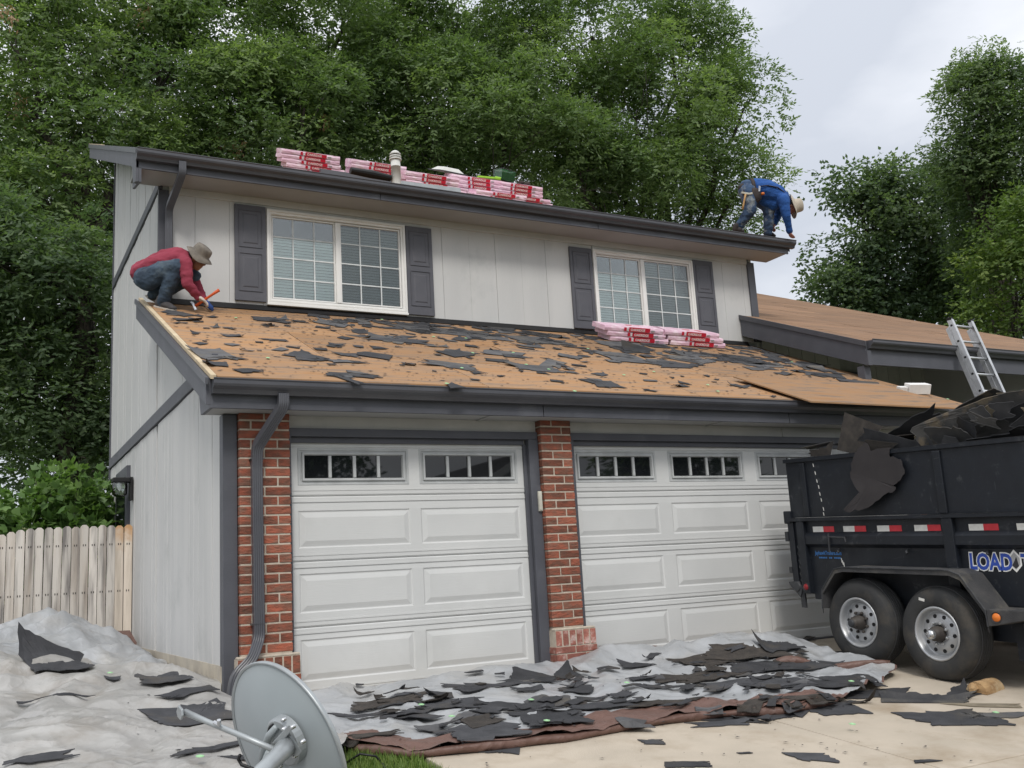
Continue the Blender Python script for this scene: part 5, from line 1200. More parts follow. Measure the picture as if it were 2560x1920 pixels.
for a, b in ((.23, .29), (1.84, 1.92), (3.57, 3.65)):
    tpart('extension_rib', m_black, (-.022, -.0005, a, b, 1.301, 1.85), bevel=.006)
tpart('top_rim', m_black, (-.02, .045, .0, TLN, 1.863, 1.902), bevel=.004)
tpart('rim_edge_wear', m_blackedge, (-.0215, .0465, .3, TLN, 1.9025, 1.905))
tpart('rear_extension', m_black, (.02, TWD-.05, .015, .035, 1.30, 1.86))
# latch gear at the rear corner
tpart('latch_bracket', m_black, (-.03, .05, -.065, .03, 1.24, 1.37), bevel=.01)
tpart('tailgate_post', m_black, (-.02, .05, -.03, .05, .62, 1.262), bevel=.006)
tpart('hinge_block', m_blackedge, (-.03, .02, -.07, -.03, 1.06, 1.16))
tpart('hinge_block', m_blackedge, (-.03, .02, -.06, -.03, .74, .80))
Geo().prism([T(-.035,.06,.66),T(-.035,-.09,.655),T(-.035,-.06,.60),T(-.035,.0,.56),T(-.035,.06,.50),T(-.035,.1,.58)], (.05,0,0)).build('tailgate_hook', m_blackedge, trl, bevel=.006)
Geo().lathe([(.0,.012),(.045,.012),(.05,.0),(.05,-.04)], 14, Matrix.Translation(T(-.035,.03,.605)) @ Matrix.Rotation(-math.pi/2, 4, 'Y')).build('hook_boss', m_blackedge, trl)
tpart('chain_plate', m_blackedge, (-.02, .0, .05, .11, .40, .62))
ch = [T(-.03, .105+.006*math.sin(i*1.9), 1.02-i*.033) for i in range(15)]
for i in range(14):
    a, b = Vector(ch[i]), Vector(ch[i+1]); Geo().tube([a, (a+b)/2+Vector((-.004, .011*(-1)**i, 0)), b], .0065, 5).build('chain_link', m_blackedge, trl)
tpart('lower_skirt', m_black, (.015, .045, .215, .42, .49, .545)); tpart('lower_skirt', m_black, (.015, .045, 2.45, TLN, .44, .60))
# crank handle on the side
Geo().tube([T(-.05,.55,1.14),T(-.055,.545,.98),T(-.055,.545,.955)], .009, 6).tube([T(-.05,.55,1.105),T(-.055,.76,1.10),T(-.055,.765,1.06)], .008, 6).build('side_handle', m_blackedge, trl)
for u in (.62, 1.43, 2.25, 3.0): Geo().tube([T(.0,u,.985),T(-.03,u+.01,.965),T(-.03,u+.02,.955)], .011, 6).build('tie_loop', m_blackedge, trl)
for u, h, d in ((.62, .90, .015),):
    for i in range(3): Geo().add([T(.0,u+i*.012,h-i*.05) if h > 1.3 else T(.0085,u+i*.012,h-i*.02), T(-.0015,u+.012+i*.012,h-i*.05-.01) if h > 1.3 else T(.0085,u+.01+i*.012,h-i*.02), T(-.0015,u+.015+i*.012,h-i*.05-.045) if h > 1.3 else T(.0085,u+.012+i*.012,h-i*.02-.05), T(-.0015,u+.004+i*.012,h-i*.05-.035) if h > 1.3 else T(.0085,u+.003+i*.012,h-i*.02-.04)], [(0,1,2,3)]).build('paint_drip', m_wtape, trl, fix=False)
for u, h in ((.40,1.84),(.415,1.76),(.425,1.68),(.44,1.62),(.445,1.55),(.455,1.49),(.47,1.40),(.465,1.35)):
    Geo().add([T(-.0015,u,h),T(-.0015,u+.012,h-.008),T(-.0015,u+.014,h-.04),T(-.0015,u+.004,h-.035)], [(0,1,2,3)]).build('paint_drip', m_wtape, trl, fix=False)
# reflective tape, lettering
for u in (.305, .705, 1.12, 1.54, 2.10, 2.545, 3.0, 3.9):
    wd = .14
    tp = tpart('reflective_tape', m_wtape, (-.0025, -.0005, u, u+wd, 1.153, 1.207)); tpart('red_half', m_red, (-.0028, -.0006, u+wd+.0005, u+2*wd, 1.153, 1.207), parent=tp)
SM = Matrix.Rotation(math.atan(TSL), 4, 'X')
def side_text(body, size, mat, u, h, x, off=0., ext=.0006, sx=1., shear=0.):
    me = text_mesh(body, size, mat, ext, off, shear, sx)
    # text x -> -Y (forward), text y -> +Z, facing -X
    R = Matrix(((0, 0, -1, 0), (-1, 0, 0, 0), (0, 1, 0, 0), (0, 0, 0, 1)))
    me.transform(Matrix.Translation(T(x, u, h)) @ Matrix.Rotation(math.atan(TSL), 4, 'X') @ R); return obj('lettering', me, trl)
for wtx, u in (('LOAD', 2.045), ('TRAIL', 2.525)):
    a = side_text(wtx, .185, m_wprint, u, .832, .0105, .016, .0004, .80); b = side_text(wtx, .185, m_blue, u, .832, .0090, .006, .0004, .80)
for k, (mt, s, xx) in enumerate(((m_wprint, 1.0, .0108), (m_gprint, .76, .0098), (m_kprint, .42, .0088))):
    c0 = 2.475; ch_ = .905
    if k < 2: pts = [(c0, ch_+.092*s), (c0+.058*s, ch_+.03*s), (c0+.058*s, ch_-.035*s), (c0, ch_-.092*s), (c0-.058*s, ch_-.035*s), (c0-.058*s, ch_+.03*s)]
    else: pts = [(c0+.012, ch_+.03), (c0+.018, ch_+.03), (c0+.03, ch_-.04), (c0, ch_-.062), (c0-.03, ch_-.035), (c0-.004, ch_)]
    Geo().prism([T(xx, u, h) for u, h in pts], (-.0006, 0, 0)).build('emblem', mt, trl)
side_text('JayhawkTrailers.com', .052, m_ltblue, .285, .930, .0105, .0018, .0004, .80)
g = Geo()
for i in range(13):
    if i in (5, 8): continue
    tbox(g, .0090, .0105, .335+i*.022, .335+i*.022+.017, .893, .908)
g.build('small_print', m_ltblue, trl)
# fender
FU = [(.60, .44), (.62, .62), (.80, .815), (.90, .835), (2.06, .835), (2.16, .80), (2.36, .53), (2.365, .40)]
g = Geo(); n = len(FU)
for x in (-.285, .012): g.v += [T(x, u, h) for u, h in FU]
g.v += [T(-.285, u, h-.045) for u, h in FU]
for j in range(n-1): g.f += [(j, j+1, n+j+1, n+j), (j, 2*n+j, 2*n+j+1, j+1)]
g.m = [0]*len(g.f); fd = g.build('fender', m_bedliner, trl, fix=False); sdm = fd.modifiers.new('thick', 'SOLIDIFY'); sdm.thickness = .008
Geo().tube([T(-.287,u,h-.002) for u, h in FU], .006, 6).build('fender_edge', m_blackedge, trl)
Geo().hexa([T(-.285,2.366,.40),T(.01,2.366,.40),T(.01,2.85,.50),T(-.18,2.85,.50),T(-.285,2.366,.535),T(.01,2.366,.535),T(.01,2.85,.535),T(-.18,2.85,.535)]).build('step_bracket', m_bedliner, trl, bevel=.006)
Geo().lathe([(.0,.012),(.025,.010),(.034,.0)], 18, Matrix.Translation(T(-.272,2.44,.475)) @ Matrix.Rotation(-math.pi/2, 4, 'Y') @ Matrix.Rotation(.2, 4, 'X')).build('amber_marker_lamp', m_amber, trl, smoothsh=True)
Geo().lathe([(.034,.0),(.042,.006),(.042,-.01)], 18, Matrix.Translation(T(-.272,2.44,.475)) @ Matrix.Rotation(-math.pi/2, 4, 'Y') @ Matrix.Rotation(.2, 4, 'X')).build('lamp_bezel', m_blackedge, trl)
Geo().lathe([(.0,.010),(.026,.008),(.032,.0)], 18, Matrix.Translation(T(-.046,.165,.61)) @ Matrix.Rotation(-math.pi/2, 4, 'Y')).build('red_marker_lamp', m_redlamp, trl, smoothsh=True)
Geo().lathe([(.032,.0),(.040,.006),(.040,-.004)], 18, Matrix.Translation(T(-.046,.165,.61)) @ Matrix.Rotation(-math.pi/2, 4, 'Y')).build('lamp_bezel', m_blackedge, trl)
# frame under the bed
tpart('chassis_beam', m_black, (.25, .35, .1, TLN+1.2, .38, .53)); tpart('chassis_beam', m_black, (1.7, 1.8, .1, TLN+1.2, .38, .53))
for u in (.3, 1.3, 2.3, 3.3, 4.3): tpart('cross_member', m_black, (.05, TWD-.05, u, u+.08, .44, .535))
tpart('spring_hanger', m_black, (-.04, .04, 2.42, 2.5, .12, .42)); tpart('inner_wheel_wall', m_black, (.02, .05, .5, 2.5, .25, .54))
# wheels
def wheel(u, zc, far=False):
    c = T(-.245 if not far else TWD+.245, u, 0); c = (c[0], c[1], zc); r = .388
    W_ = Matrix.Translation(c) @ Matrix.Rotation(-math.pi/2 if not far else math.pi/2, 4, 'Y')    # local +z points out of the trailer
    o_ = Geo().lathe([(.215,-.03),(.225,.002),(.25,.012),(.30,.016),(.345,.006),(.365,-.010),(.378,-.030),(r,-.045),(r,-.19),(.375,-.215),(.33,-.235),(.24,-.225),(.21,-.19)], 56, W_)
    ty = o_.build('tyre', m_tyre, trl, smoothsh=True)
    for rr_ in (.352, .362, .371): Geo().lathe([(rr_-.002,.0035-(rr_-.345)*.8),(rr_,.0075-(rr_-.345)*.9),(rr_+.002,.003-(rr_-.345)*.9)], 48, W_).build('sidewall_ring', m_tyre, ty, smoothsh=True)
    for k in range(5):
        z = -.062-k*.026
        Geo().lathe([(r+.001,z+.010),(r+.007,z+.008),(r+.007,z-.008),(r+.001,z-.010)], 56, W_).build('tread_rib', m_tread, ty)
    rim = Geo().lathe([(.222,-.012),(.226,.006),(.214,.010),(.206,.004),(.200,-.03),(.190,-.055),(.182,-.060),(.176,-.052),(.165,-.040),(.10,-.026),(.072,-.028),(.068,-.05)], 48, W_).build('rim', m_steel, trl, smoothsh=True)
    for k in range(10):
        t = 2*math.pi*(k+.3)/10; q = W_ @ Vector((.146*math.cos(t), .146*math.sin(t), -.0315))
        Geo().lathe([(.0,.0015),(.0165,.0015),(.0165,-.006)], 14, Matrix.Translation(q) @ W_.to_3x3().to_4x4()).build('hand_hole', m_cable, rim)
    hb = Geo().lathe([(.066,-.04),(.064,.02),(.056,.035),(.045,.06),(.040,.085),(.0,.09)] if zc > .26 else [(.066,-.04),(.062,.03),(.05,.055),(.04,.06)], 24, W_).build('hub', m_hub, trl, smoothsh=True)
    Geo().lathe([(.034,.085),(.034,.10),(.022,.105),(.0,.103)] if zc > .26 else [(.040,.055),(.042,.08),(.034,.10),(.015,.108),(.0,.109)], 18, W_).build('hub_cap', m_blackedge if zc > .26 else m_chrome, hb, smoothsh=True)
    for k in range(8):
        t = 2*math.pi*(k+.5)/8; q = W_ @ Vector((.090*math.cos(t), .090*math.sin(t), -.024))
        Geo().lathe([(.013,-.004),(.013,.018),(.008,.024),(.0,.024)], 6, Matrix.Translation(q) @ W_.to_3x3().to_4x4()).build('wheel_nut', m_hub if zc > .26 else m_chrome, hb)
    return ty
wheel(.985, .277); ty2 = wheel(1.835, .195)
g = Geo(); q = Matrix.Translation((-.245-.0165, -1.835+.10, .195+.285)) @ Matrix.Rotation(.25, 4, 'X')
g.add([q @ Vector(v) for v in ((0,.03,-.012),(0,-.03,-.012),(0,-.03,.012),(0,.03,.012))], [(0,1,2,3)]); g.build('tyre_sticker', m_wtape, ty2, fix=False)
for u, z in ((.985, .277), (1.835, .195)):
    Geo().lathe([(.2,.0),(.36,.0),(.385,-.03),(.385,-.2),(.36,-.22),(.2,-.22)], 32, Matrix.Translation((TWD+.2, -u, z)) @ Matrix.Rotation(math.pi/2, 4, 'Y')).build('tyre', m_tyre, trl, smoothsh=True)
    Geo().tube([(-.2,-u,z),(TWD+.1,-u,z)], .04, 10).build('axle', m_black, trl)
# drawbar beyond the frame
Geo().beam(T(.6,TLN,.45),T(TWD/2,TLN+1.5,.42),.08,.12).beam(T(TWD-.6,TLN,.45),T(TWD/2,TLN+1.5,.42),.08,.12).build('drawbar', m_black, trl)

# ================================================================ DEBRIS LOAD IN THE TRAILER
heap = Geo(); nu, nv = 44, 26
def heap_h(u, x):
    e = min(1., u/.9)*min(1., (TLN-.1-u)/.7)*min(1., (x-.05)/.45)*min(1., (TWD-.1-x)/.4); e = max(0., e)
    return 1.50+.60*e**.6*(.55+.45*smooth(.2, 2.2, u))+.09*fbm(u*2.2, x*2.2, 5.)
for j in range(nv):
    for i in range(nu):
        u = .1+(TLN-.25)*i/(nu-1); x = .055+(TWD-.12)*j/(nv-1); heap.v.append(T(x, u, heap_h(u, x)))
heap.f = [(j*nu+i, j*nu+i+1, (j+1)*nu+i+1, (j+1)*nu+i) for j in range(nv-1) for i in range(nu-1)]; heap.m = [0]*len(heap.f)
ho = heap.build('debris_heap', m_felt, fix=False); ho.location = (TX, TY, 0); tag(ho, 'mass of torn felt and shingle rubbish filling the trailer bed', 'debris', kind='stuff')
def sheet3(name, label, c, A, Bv, L_, W_, bend, seed, mat, jag=.12, cat='shingle', n=36, square=.9, bend2=0.):
    """a ragged sheet spanned by unit axes A, Bv at c, bent along A by 'bend' (1/radius) about its middle"""
    rr = random.Random(seed); A = Vector(A).normalized(); Bv = Vector(Bv); Bv = (Bv-A*Bv.dot(A)).normalized(); Nn = A.cross(Bv)
    if Nn.z < 0: Nn = -Nn
    def place(u, v):
        if abs(bend) > 1e-4: a = math.sin(u*bend)/bend; d = (math.cos(u*bend)-1)/bend
        else: a, d = u, 0.
        d += -bend2*v*v
        return A*a+Bv*v+Nn*d
    g = scrap_mesh(L_, W_, 0., place, seed, mat, thick=.004, jag=jag, n=n, rings=(.25, .5, .75, 1.), square=square)
    o = g.build(name, mat, fix=False); o.location = c; tag(o, label, cat, 'roofing torn off and thrown into the trailer'); return o
def tw_(x, u, h): p = T(x, u, h); return Vector((p[0]+TX, p[1]+TY, p[2]))
# the great arched strip of shingles over the hollow
sheet3('shingle_sheet', 'long strip of grey shingles arching over the rubbish in the trailer', tw_(.28,2.42,2.12), (0,-1,.03), (-.7,.05,1.), 1.95, .50, .72, 41, m_shgrey, jag=.05, n=56)
sheet3('shingle_sheet', 'tan backed shingle slab on top of the arched strip', tw_(.26,2.66,2.20), (0,-1,-.10), (-.7,.1,1.), .55, .28, .5, 42, m_tan, jag=.08)
sheet3('shingle_sheet', 'tan shingle patch on the left shoulder of the arched strip', tw_(.23,1.82,2.02), (0,-1,.40), (-.7,.1,1.), .42, .24, .6, 43, m_tan, jag=.12)
sheet3('shingle_sheet', 'black shingle flap behind the tan patch on the heap', tw_(.62,1.95,2.20), (0,-1,.3), (-1,0,.4), .7, .5, .4, 44, m_shgrey, jag=.14)
sheet3('shingle_sheet', 'black shingle layer at the right edge on top of the heap', tw_(.34,3.05,2.16), (.1,-1,-.3), (-1,0,.5), .6, .4, .3, 45, m_felt, jag=.2)
sheet3('shingle_sheet', 'black shingle at the very top of the heap', tw_(.75,2.9,2.24), (.1,-1,.0), (-1,0,.25), .9, .5, .3, 46, m_shgrey, jag=.1)
sheet3('felt_sheet', 'crumpled grey felt in the hollow below the arched strip', tw_(.16,1.95,1.98), (0,-1,.1), (-1,0,.9), .45, .34, 1.6, 47, m_feltgrey, jag=.25, cat='felt sheet')
sheet3('felt_sheet', 'smooth black felt deep in the hollow of the heap', tw_(.22,2.5,1.92), (0,-1,0), (-1,0,.5), .8, .4, .5, 48, m_felt, jag=.2, cat='felt sheet')
sheet3('shingle_sheet', 'brown shingle standing upright at the rear end of the trailer', tw_(.10,.92,2.05), (0,-.75,-.38), (0,.2,1), .62, .40, .2, 49, m_brownsh, jag=.14)
sheet3('shingle_sheet', 'brown shingle leaning out towards the garage from the trailer', tw_(.08,.52,1.93), (-.1,-1,.05), (0,.5,1), .55, .20, .3, 50, m_brownsh, jag=.22)
sheet3('shingle_sheet', 'thin shingle sliver poking out of the trailer rear', tw_(.10,.42,2.02), (0,-1,.02), (-1,0,.3), .5, .10, .0, 51, m_feltgrey, jag=.2)
sheet3('shingle_sheet', 'dark shingle wedge leaning on the trailer rim', tw_(.08,1.32,1.98), (0,-1,-.38), (-.3,0,1), .75, .22, .1, 52, m_felt, jag=.12)
sheet3('shingle_sheet', 'brown shingle wedge below the dark one on the rim', tw_(.06,1.22,1.92), (0,-1,-.25), (-.2,0,1), .55, .2, .1, 53, m_brownsh, jag=.15)
sheet3('shingle_sheet', 'black shingle tilted over the heap behind the wedge', tw_(.35,1.45,2.10), (0,-1,.35), (-1,0,.6), .8, .35, .1, 54, m_felt, jag=.15)
rr2 = random.Random(90)
for i in range(16):
    u = rr2.uniform(.5, TLN-.5); x = rr2.uniform(.25, TWD-.3); h = heap_h(u, x)+.05
    sheet3('shingle_sheet', 'torn shingle lying loose in the %s of the trailer load' % ('rear' if u < 1.6 else 'middle' if u < 3. else 'front'), tw_(x,u,h), (rr2.uniform(-.4,.4),-1,rr2.uniform(-.3,.3)), (-1,rr2.uniform(-.4,.4),rr2.uniform(0,.5)), rr2.uniform(.35,.8), rr2.uniform(.2,.4), rr2.uniform(-.3,.8), 100+i, rr2.choice((m_felt,m_feltgrey,m_brownsh,m_tan)), jag=.2, n=24)
for i in range(22):
    u = 1.35+i*.105+rr2.uniform(-.06, .06); x = rr2.uniform(.08, .34); h = 1.88+.28*smooth(1.2, 2.4, u)*rr2.uniform(.3, 1.)
    mt_ = rr2.choice((m_felt, m_felt, m_feltgrey, m_brownsh, m_tan, m_shgrey)); tn_ = {'black_felt': 'black', 'grey_dusty_felt': 'grey', 'brown_shingle': 'brown', 'tan_shingle_back': 'tan', 'worn_grey_shingle': 'worn grey'}[mt_.name]
    sheet3('shingle_sheet', '%s shingle fragment jammed behind the trailer rim %s' % (tn_, 'left of the arched strip' if u < 1.9 else 'below the arched strip' if u < 2.9 else 'at the right edge'), tw_(x, u, h), (rr2.uniform(-.2, .2), -1, rr2.uniform(-.6, .6)), (-.6, rr2.uniform(-.5, .5), 1.), rr2.uniform(.16, .42), rr2.uniform(.10, .26), rr2.uniform(-1.2, 1.6), 300+i, mt_, jag=.24, n=28)
# the brown felt hanging down over the rim
pts = [(1.02,1.92),(1.12,1.99),(1.18,1.90),(1.42,1.915),(1.40,1.83),(1.52,1.80),(1.555,1.70),(1.50,1.61),(1.42,1.57),(1.44,1.53),(1.30,1.48),(1.18,1.40),(1.02,1.35),(.86,1.345),(.84,1.37),(1.0,1.43),(1.06,1.47),(1.0,1.55),(.92,1.66),(.93,1.80),(.98,1.88)]
q_ = []
for i in range(len(pts)):
    a_, b_ = pts[i], pts[(i+1) % len(pts)]; q_.append(a_)
    for t in (.33, .66): q_.append((a_[0]+(b_[0]-a_[0])*t+rr2.uniform(-.016, .016), a_[1]+(b_[1]-a_[1])*t+rr2.uniform(-.014, .014)))
pts = q_
g = Geo()
def hang(u, h): return tw_(-.028-.03*math.sin((1.9-h)*3.)-.05*smooth(1.7, 1.35, h)*smooth(1.6, .9, u), u, h)
cxu = sum(p[0] for p in pts)/len(pts); cxh = sum(p[1] for p in pts)/len(pts); n = len(pts)
g.v.append(tuple(hang(cxu, cxh)))
for f in (.5, 1.):
    for u, h in pts: g.v.append(tuple(hang(cxu+(u-cxu)*f, cxh+(h-cxh)*f)))
for j in range(n): g.f += [(0, 1+j, 1+(j+1) % n), (1+j, 1+n+j, 1+n+(j+1) % n, 1+(j+1) % n)]
g.m = [0]*len(g.f); hf = g.build('felt_sheet', m_hangfelt, fix=False); s_ = hf.modifiers.new('thick', 'SOLIDIFY'); s_.thickness = .004
tag(hf, 'dark brown felt sheet hanging down over the trailer side', 'felt sheet')

# ================================================================ FIREWOOD CHOCK
lg_ = empty('firewood_log', (5.36, -2.86, drive_z(-2.86)), (.1, 0, .25)); tag(lg_, 'split firewood log wedged behind the front trailer wheel', 'log')
ring = [(math.cos(a)*.085, math.sin(a)*.085) for a in np.linspace(0, math.pi, 11)]
g = Geo()
for k in range(7):
    x = -.17+.34*k/6; g.v += [(x+.01*math.sin(k*3+a*9), -b*.0+a*(1+.05*math.sin(k)), b*(1+.06*math.sin(k*2+a*20))) for a, b in ring]
for k in range(6):
    for j in range(10): g.f.append((k*11+j, k*11+j+1, (k+1)*11+j+1, (k+1)*11+j))
    g.f.append((k*11, (k+1)*11, (k+1)*11+10, k*11+10))
g.f += [tuple(range(11)), tuple(66+j for j in range(11))[::-1]]; g.m = [0]*len(g.f); g.build('log_body', m_log, lg_, smoothsh=False)
Geo().tube([(-.26,.0,.03),(-.18,.02,.04)], [.02,.04], 7).build('bark_flake', m_log, lg_)

# ================================================================ LADDER
la = empty('ladder', (10.6, .0, 0.)); tag(la, 'aluminium extension ladder leaning on the right wing gutter', 'ladder')
top = ay(2385, 800, 1.22); ft = Vector((.62, -.45, -.02)); 
P0 = Vector((10.66, .28, 2.6)); P1 = Vector((10.72, .94, 4.30))      # a point low on the left rail and its top
Q0 = Vector(ay(2455, 985, .40)); Q1 = Vector(ay(2374, 799, .98)); dr = (Q1-Q0).normalized()
Q0 = Q0-dr*(Q0.z/dr.z); base = Vector(la.location)
wv = Vector((.46, -.0, .0))
rails = []
for s in (0, 1):
    a = Q0+wv*s-base; b = Q1+wv*s-base
    r = Geo().beam(a, b, .028, .075, (0, -1, 0)).beam(a+Vector((0,.0,0))+Vector((.02 if s == 0 else -.02, -.037, .0)), b+Vector((.02 if s == 0 else -.02, -.037, 0)), .035, .006, (0,-1,0)).build('rail', m_alu, la)
    r2 = Geo().beam(a+Vector((.0,.085,0)), a.lerp(b, .97)+Vector((.0,.085,0)), .025, .06, (0, -1, 0)).build('fly_rail', m_alu, la)
    Geo().box(b.x-.02, b.x+.02, b.y-.04, b.y+.04, b.z-.01, b.z+.03).build('rail_cap', m_cable, la)
ln = (Q1-Q0).length; k = .12
while k < ln:
    c = Q1-dr*k-base
    Geo().tube([c+Vector((-.012,0,0)), c+wv+Vector((.012,0,0))], .017, 10).build('rung', m_alu, la, smoothsh=True)
    for s in (0, 1): Geo().tube([c+wv*s+Vector((-.018,-.0,0)), c+wv*s+Vector((-.014,0,0))], .02, 8).build('rung_plug', m_cable, la)
    k += .305

# ================================================================ SATELLITE DISH
dc = Vector(dep(716, 1862, 4.75))
vx = Vector(CR); vy = Vector(CU); vz = -Vector(CF)            # picture right, up, towards the viewer
nrm = (vz*.74-vx*.62-vy*.22).normalized()                      # axis of the dish's back
long_ = (vy*1.-vx*.30); long_ = (long_-nrm*long_.dot(nrm)).normalized(); sh_ = long_.cross(nrm).normalized()
if sh_.dot(vx) < 0: sh_ = -sh_
dish = empty('satellite_dish', dc); tag(dish, 'grey satellite dish lying face away on the ground in front of the garage', 'satellite dish')
MD = Matrix((sh_, long_, nrm)).transposed().to_4x4()
if MD.to_3x3().determinant() < 0: MD = Matrix((-sh_, long_, nrm)).transposed().to_4x4()
EA, EB, DP = .402, .404, .10
def dshp(rf, dz=0.): return DP*(1-rf*rf)+dz
g = Geo(); nr, ns = 12, 64
prof_ = [(r/nr, dshp(r/nr)) for r in range(nr+1)]+[(1.025, -.002), (1.03, -.012), (1.015, -.02), (.99, -.012)]+[(r/nr, dshp(r/nr, -.006)) for r in range(nr-1, -1, -1)]
for rf_, z in prof_:
    for j in range(ns):
        t = 2*math.pi*j/ns; g.v.append(tuple(MD @ Vector((EA*rf_*math.cos(t), EB*rf_*math.sin(t), z))))
for i in range(len(prof_)-1):
    for j in range(ns): g.f.append((i*ns+j, i*ns+(j+1) % ns, (i+1)*ns+(j+1) % ns, (i+1)*ns+j))
g.m = [0]*len(g.f); g.build('reflector', m_dish, dish, smoothsh=True)
g = Geo(); 
ringp = [(1.0, .002), (1.028, .008), (1.036, -.004), (1.026, -.018)]
for rf_, z in ringp:
    for j in range(ns):
        t = 2*math.pi*j/ns; g.v.append(tuple(MD @ Vector((EA*rf_*math.cos(t), EB*rf_*math.sin(t), z))))
for i in range(3):
    for j in range(ns): g.f.append((i*ns+j, i*ns+(j+1) % ns, (i+1)*ns+(j+1) % ns, (i+1)*ns+j))
g.m = [0]*len(g.f); g.build('rolled_rim', m_dishmetal, dish, smoothsh=True)
def dl(px, py, out):       # a point 'out' metres behind the reflector's rim plane, seen at this pixel
    v = Vector(ray(px, py)); k = (dc+nrm*out-Vector(CAM_LOC)).dot(nrm)/v.dot(nrm); return Vector(CAM_LOC)+v*k-dc
bc = dl(704, 1858, .115)
ML = Matrix.Translation(bc-nrm*.03) @ MD
Geo().lathe([(.115,-.02),(.115,.022),(.105,.03),(.075,.032),(.07,.02)], 32, ML).build('mount_ring', m_dishmetal, dish)
Geo().lathe([(.0,.024),(.07,.024)], 32, ML).build('mount_plate', m_dish, dish)
Geo().tube([ML @ Vector((.092*math.cos(a), .092*math.sin(a), .0325)) for a in np.linspace(1.7, 2.9, 9)], .006, 6).build('tilt_slot', m_cable, dish)
# clamp bracket
b0 = dl(700, 1880, .15); b1 = dl(735, 1810, .16)
Geo().hexa([dl(690,1862,.14),dl(728,1838,.14),dl(755,1880,.14),dl(742,1892,.14),dl(690,1862,.19),dl(728,1838,.19),dl(755,1880,.19),dl(742,1892,.19)]).build('clamp_bracket', m_dishmetal, dish, bevel=.004)
Geo().hexa([dl(722,1812,.13),dl(734,1820,.13),dl(700,1862,.13),dl(680,1858,.13),dl(722,1812,.20),dl(734,1820,.20),dl(700,1862,.20),dl(680,1858,.20)]).build('clamp_cheek', m_dishmetal, dish, bevel=.003)
Geo().tube([dl(724,1862,.19), dl(700,1885,.26), dl(668,1916,.36), dl(600,1990,.58)], [.037,.038,.036,.036], 20).build('mast', m_dishmetal, dish, smoothsh=True)
Geo().tube([dl(712,1872,.20), dl(706,1878,.235)], [.043,.043], 20).build('mast_collar', m_dishmetal, dish)
# feed arm
Geo().tube([dl(690,1876,.22), dl(600,1838,.26), dl(520,1805,.30), dl(462,1780,.33)], [.014,.013,.013,.016], 12, flat=1.).build('feed_arm', m_dishmetal, dish, smoothsh=True)
Geo().prism([dl(450,1762,.32),dl(459,1772,.34),dl(460,1788,.35),dl(456,1798,.34),dl(449,1790,.32),dl(446,1775,.31)], nrm*.012).build('feed_bracket', m_dishmetal, dish, bevel=.003)
Geo().tube([dl(536,1806,.30), dl(548,1812,.30), dl(547,1800,.30)], .010, 8).build('arm_bolt', m_chrome, dish)
Geo().tube([dl(655,1900,.10), dl(660,1870,.12), dl(672,1840,.12), dl(690,1818,.12)], [.018,.018,.018,.014], 8).build('support_rib', m_dish, dish, smoothsh=True)
Geo().tube([dl(640,1925,.10), dl(662,1908,.12), dl(672,1880,.13)], [.02,.02,.016], 8).build('support_rib', m_dish, dish, smoothsh=True)
for px, py, o_ in ((708,1800,.115),(709,1823,.14),(653,1865,.09),(756,1855,.19),(737,1890,.18),(724,1885,.2),(700,1916,.12),(660,1914,.14),(731,1818,.20)):
    p = dl(px, py, o_); Geo().lathe([(.010,-.012),(.010,.004),(.006,.010),(.0,.011)], 8, Matrix.Translation(p) @ MD).build('bolt', m_chrome, dish, smoothsh=True)
cb = Geo().tube([dl(600,1888,.3), dl(596,1898,.3), dl(604,1912,.3), dl(640,1925,.28), dl(700,1935,.2)], .008, 8).build('cable', m_cable, dish, smoothsh=True)
p0 = Vector((-.05, -3.35, drive_z(-3.35)+.0))
cab = [onsurf(860,1916,lambda x,y: ground_z(x,y)), onsurf(900,1890,lambda x,y: ground_z(x,y)+.06), onsurf(940,1896,lambda x,y: ground_z(x,y)+.05), onsurf(955,1912,lambda x,y: ground_z(x,y)), onsurf(968,1935,lambda x,y: ground_z(x,y))]
o = Geo().tube([Vector(c)+Vector((0,0,.012)) for c in cab], .007, 8).build('coaxial_cable', m_cable, smoothsh=True); tag(o, 'black coaxial cable looping over the grass right of the dish', 'cable')
# ================================================================ PEOPLE
m_skin = M('tanned_skin', (.30,.155,.095), (.24,.12,.075), rough=.55, scale=20)
m_skin2 = M('ruddy_skin', (.36,.165,.12), (.28,.125,.09), rough=.55, scale=20)
m_jeans = M('faded_denim', (.055,.085,.125), (.030,.045,.068), rough=.9, scale=7, col3=(.13,.165,.19), s3=4., r3=(.52,.72), bump=.3, bscale=150)
m_jeans2 = M('dusty_blue_denim', (.045,.085,.16), (.025,.045,.09), rough=.9, scale=8, col3=(.22,.24,.25), s3=6., r3=(.54,.66), bump=.3, bscale=150)
m_shirt = M('maroon_shirt', (.30,.045,.075), (.22,.03,.052), rough=.9, scale=5, bump=.2, bscale=120)
m_shirt2 = M('blue_shirt', (.018,.085,.30), (.012,.06,.22), rough=.85, scale=5, bump=.2, bscale=120)
m_hat = M('grey_camouflage_hat', (.21,.185,.155), (.13,.115,.10), rough=.95, scale=14)
m_hat2 = M('beige_hat', (.50,.44,.36), (.42,.37,.30), rough=.95, scale=10)
m_hair = M('black_hair', (.012,.011,.011), rough=.7, scale=60, bump=.5, bscale=80)
m_shoe = M('grey_work_shoe', (.07,.065,.065), (.045,.042,.045), rough=.85, scale=20, col3=(.3,.28,.26), s3=12, r3=(.62,.7))
m_sole = M('cream_sole', (.55,.50,.44), rough=.8)
m_boot = M('brown_boot', (.05,.042,.042), (.03,.026,.028), rough=.8, scale=14)
m_glove = M('cream_glove', (.56,.49,.43), (.46,.40,.35), rough=.9, scale=14)
m_bglove = M('blue_glove', (.02,.06,.22), rough=.7)
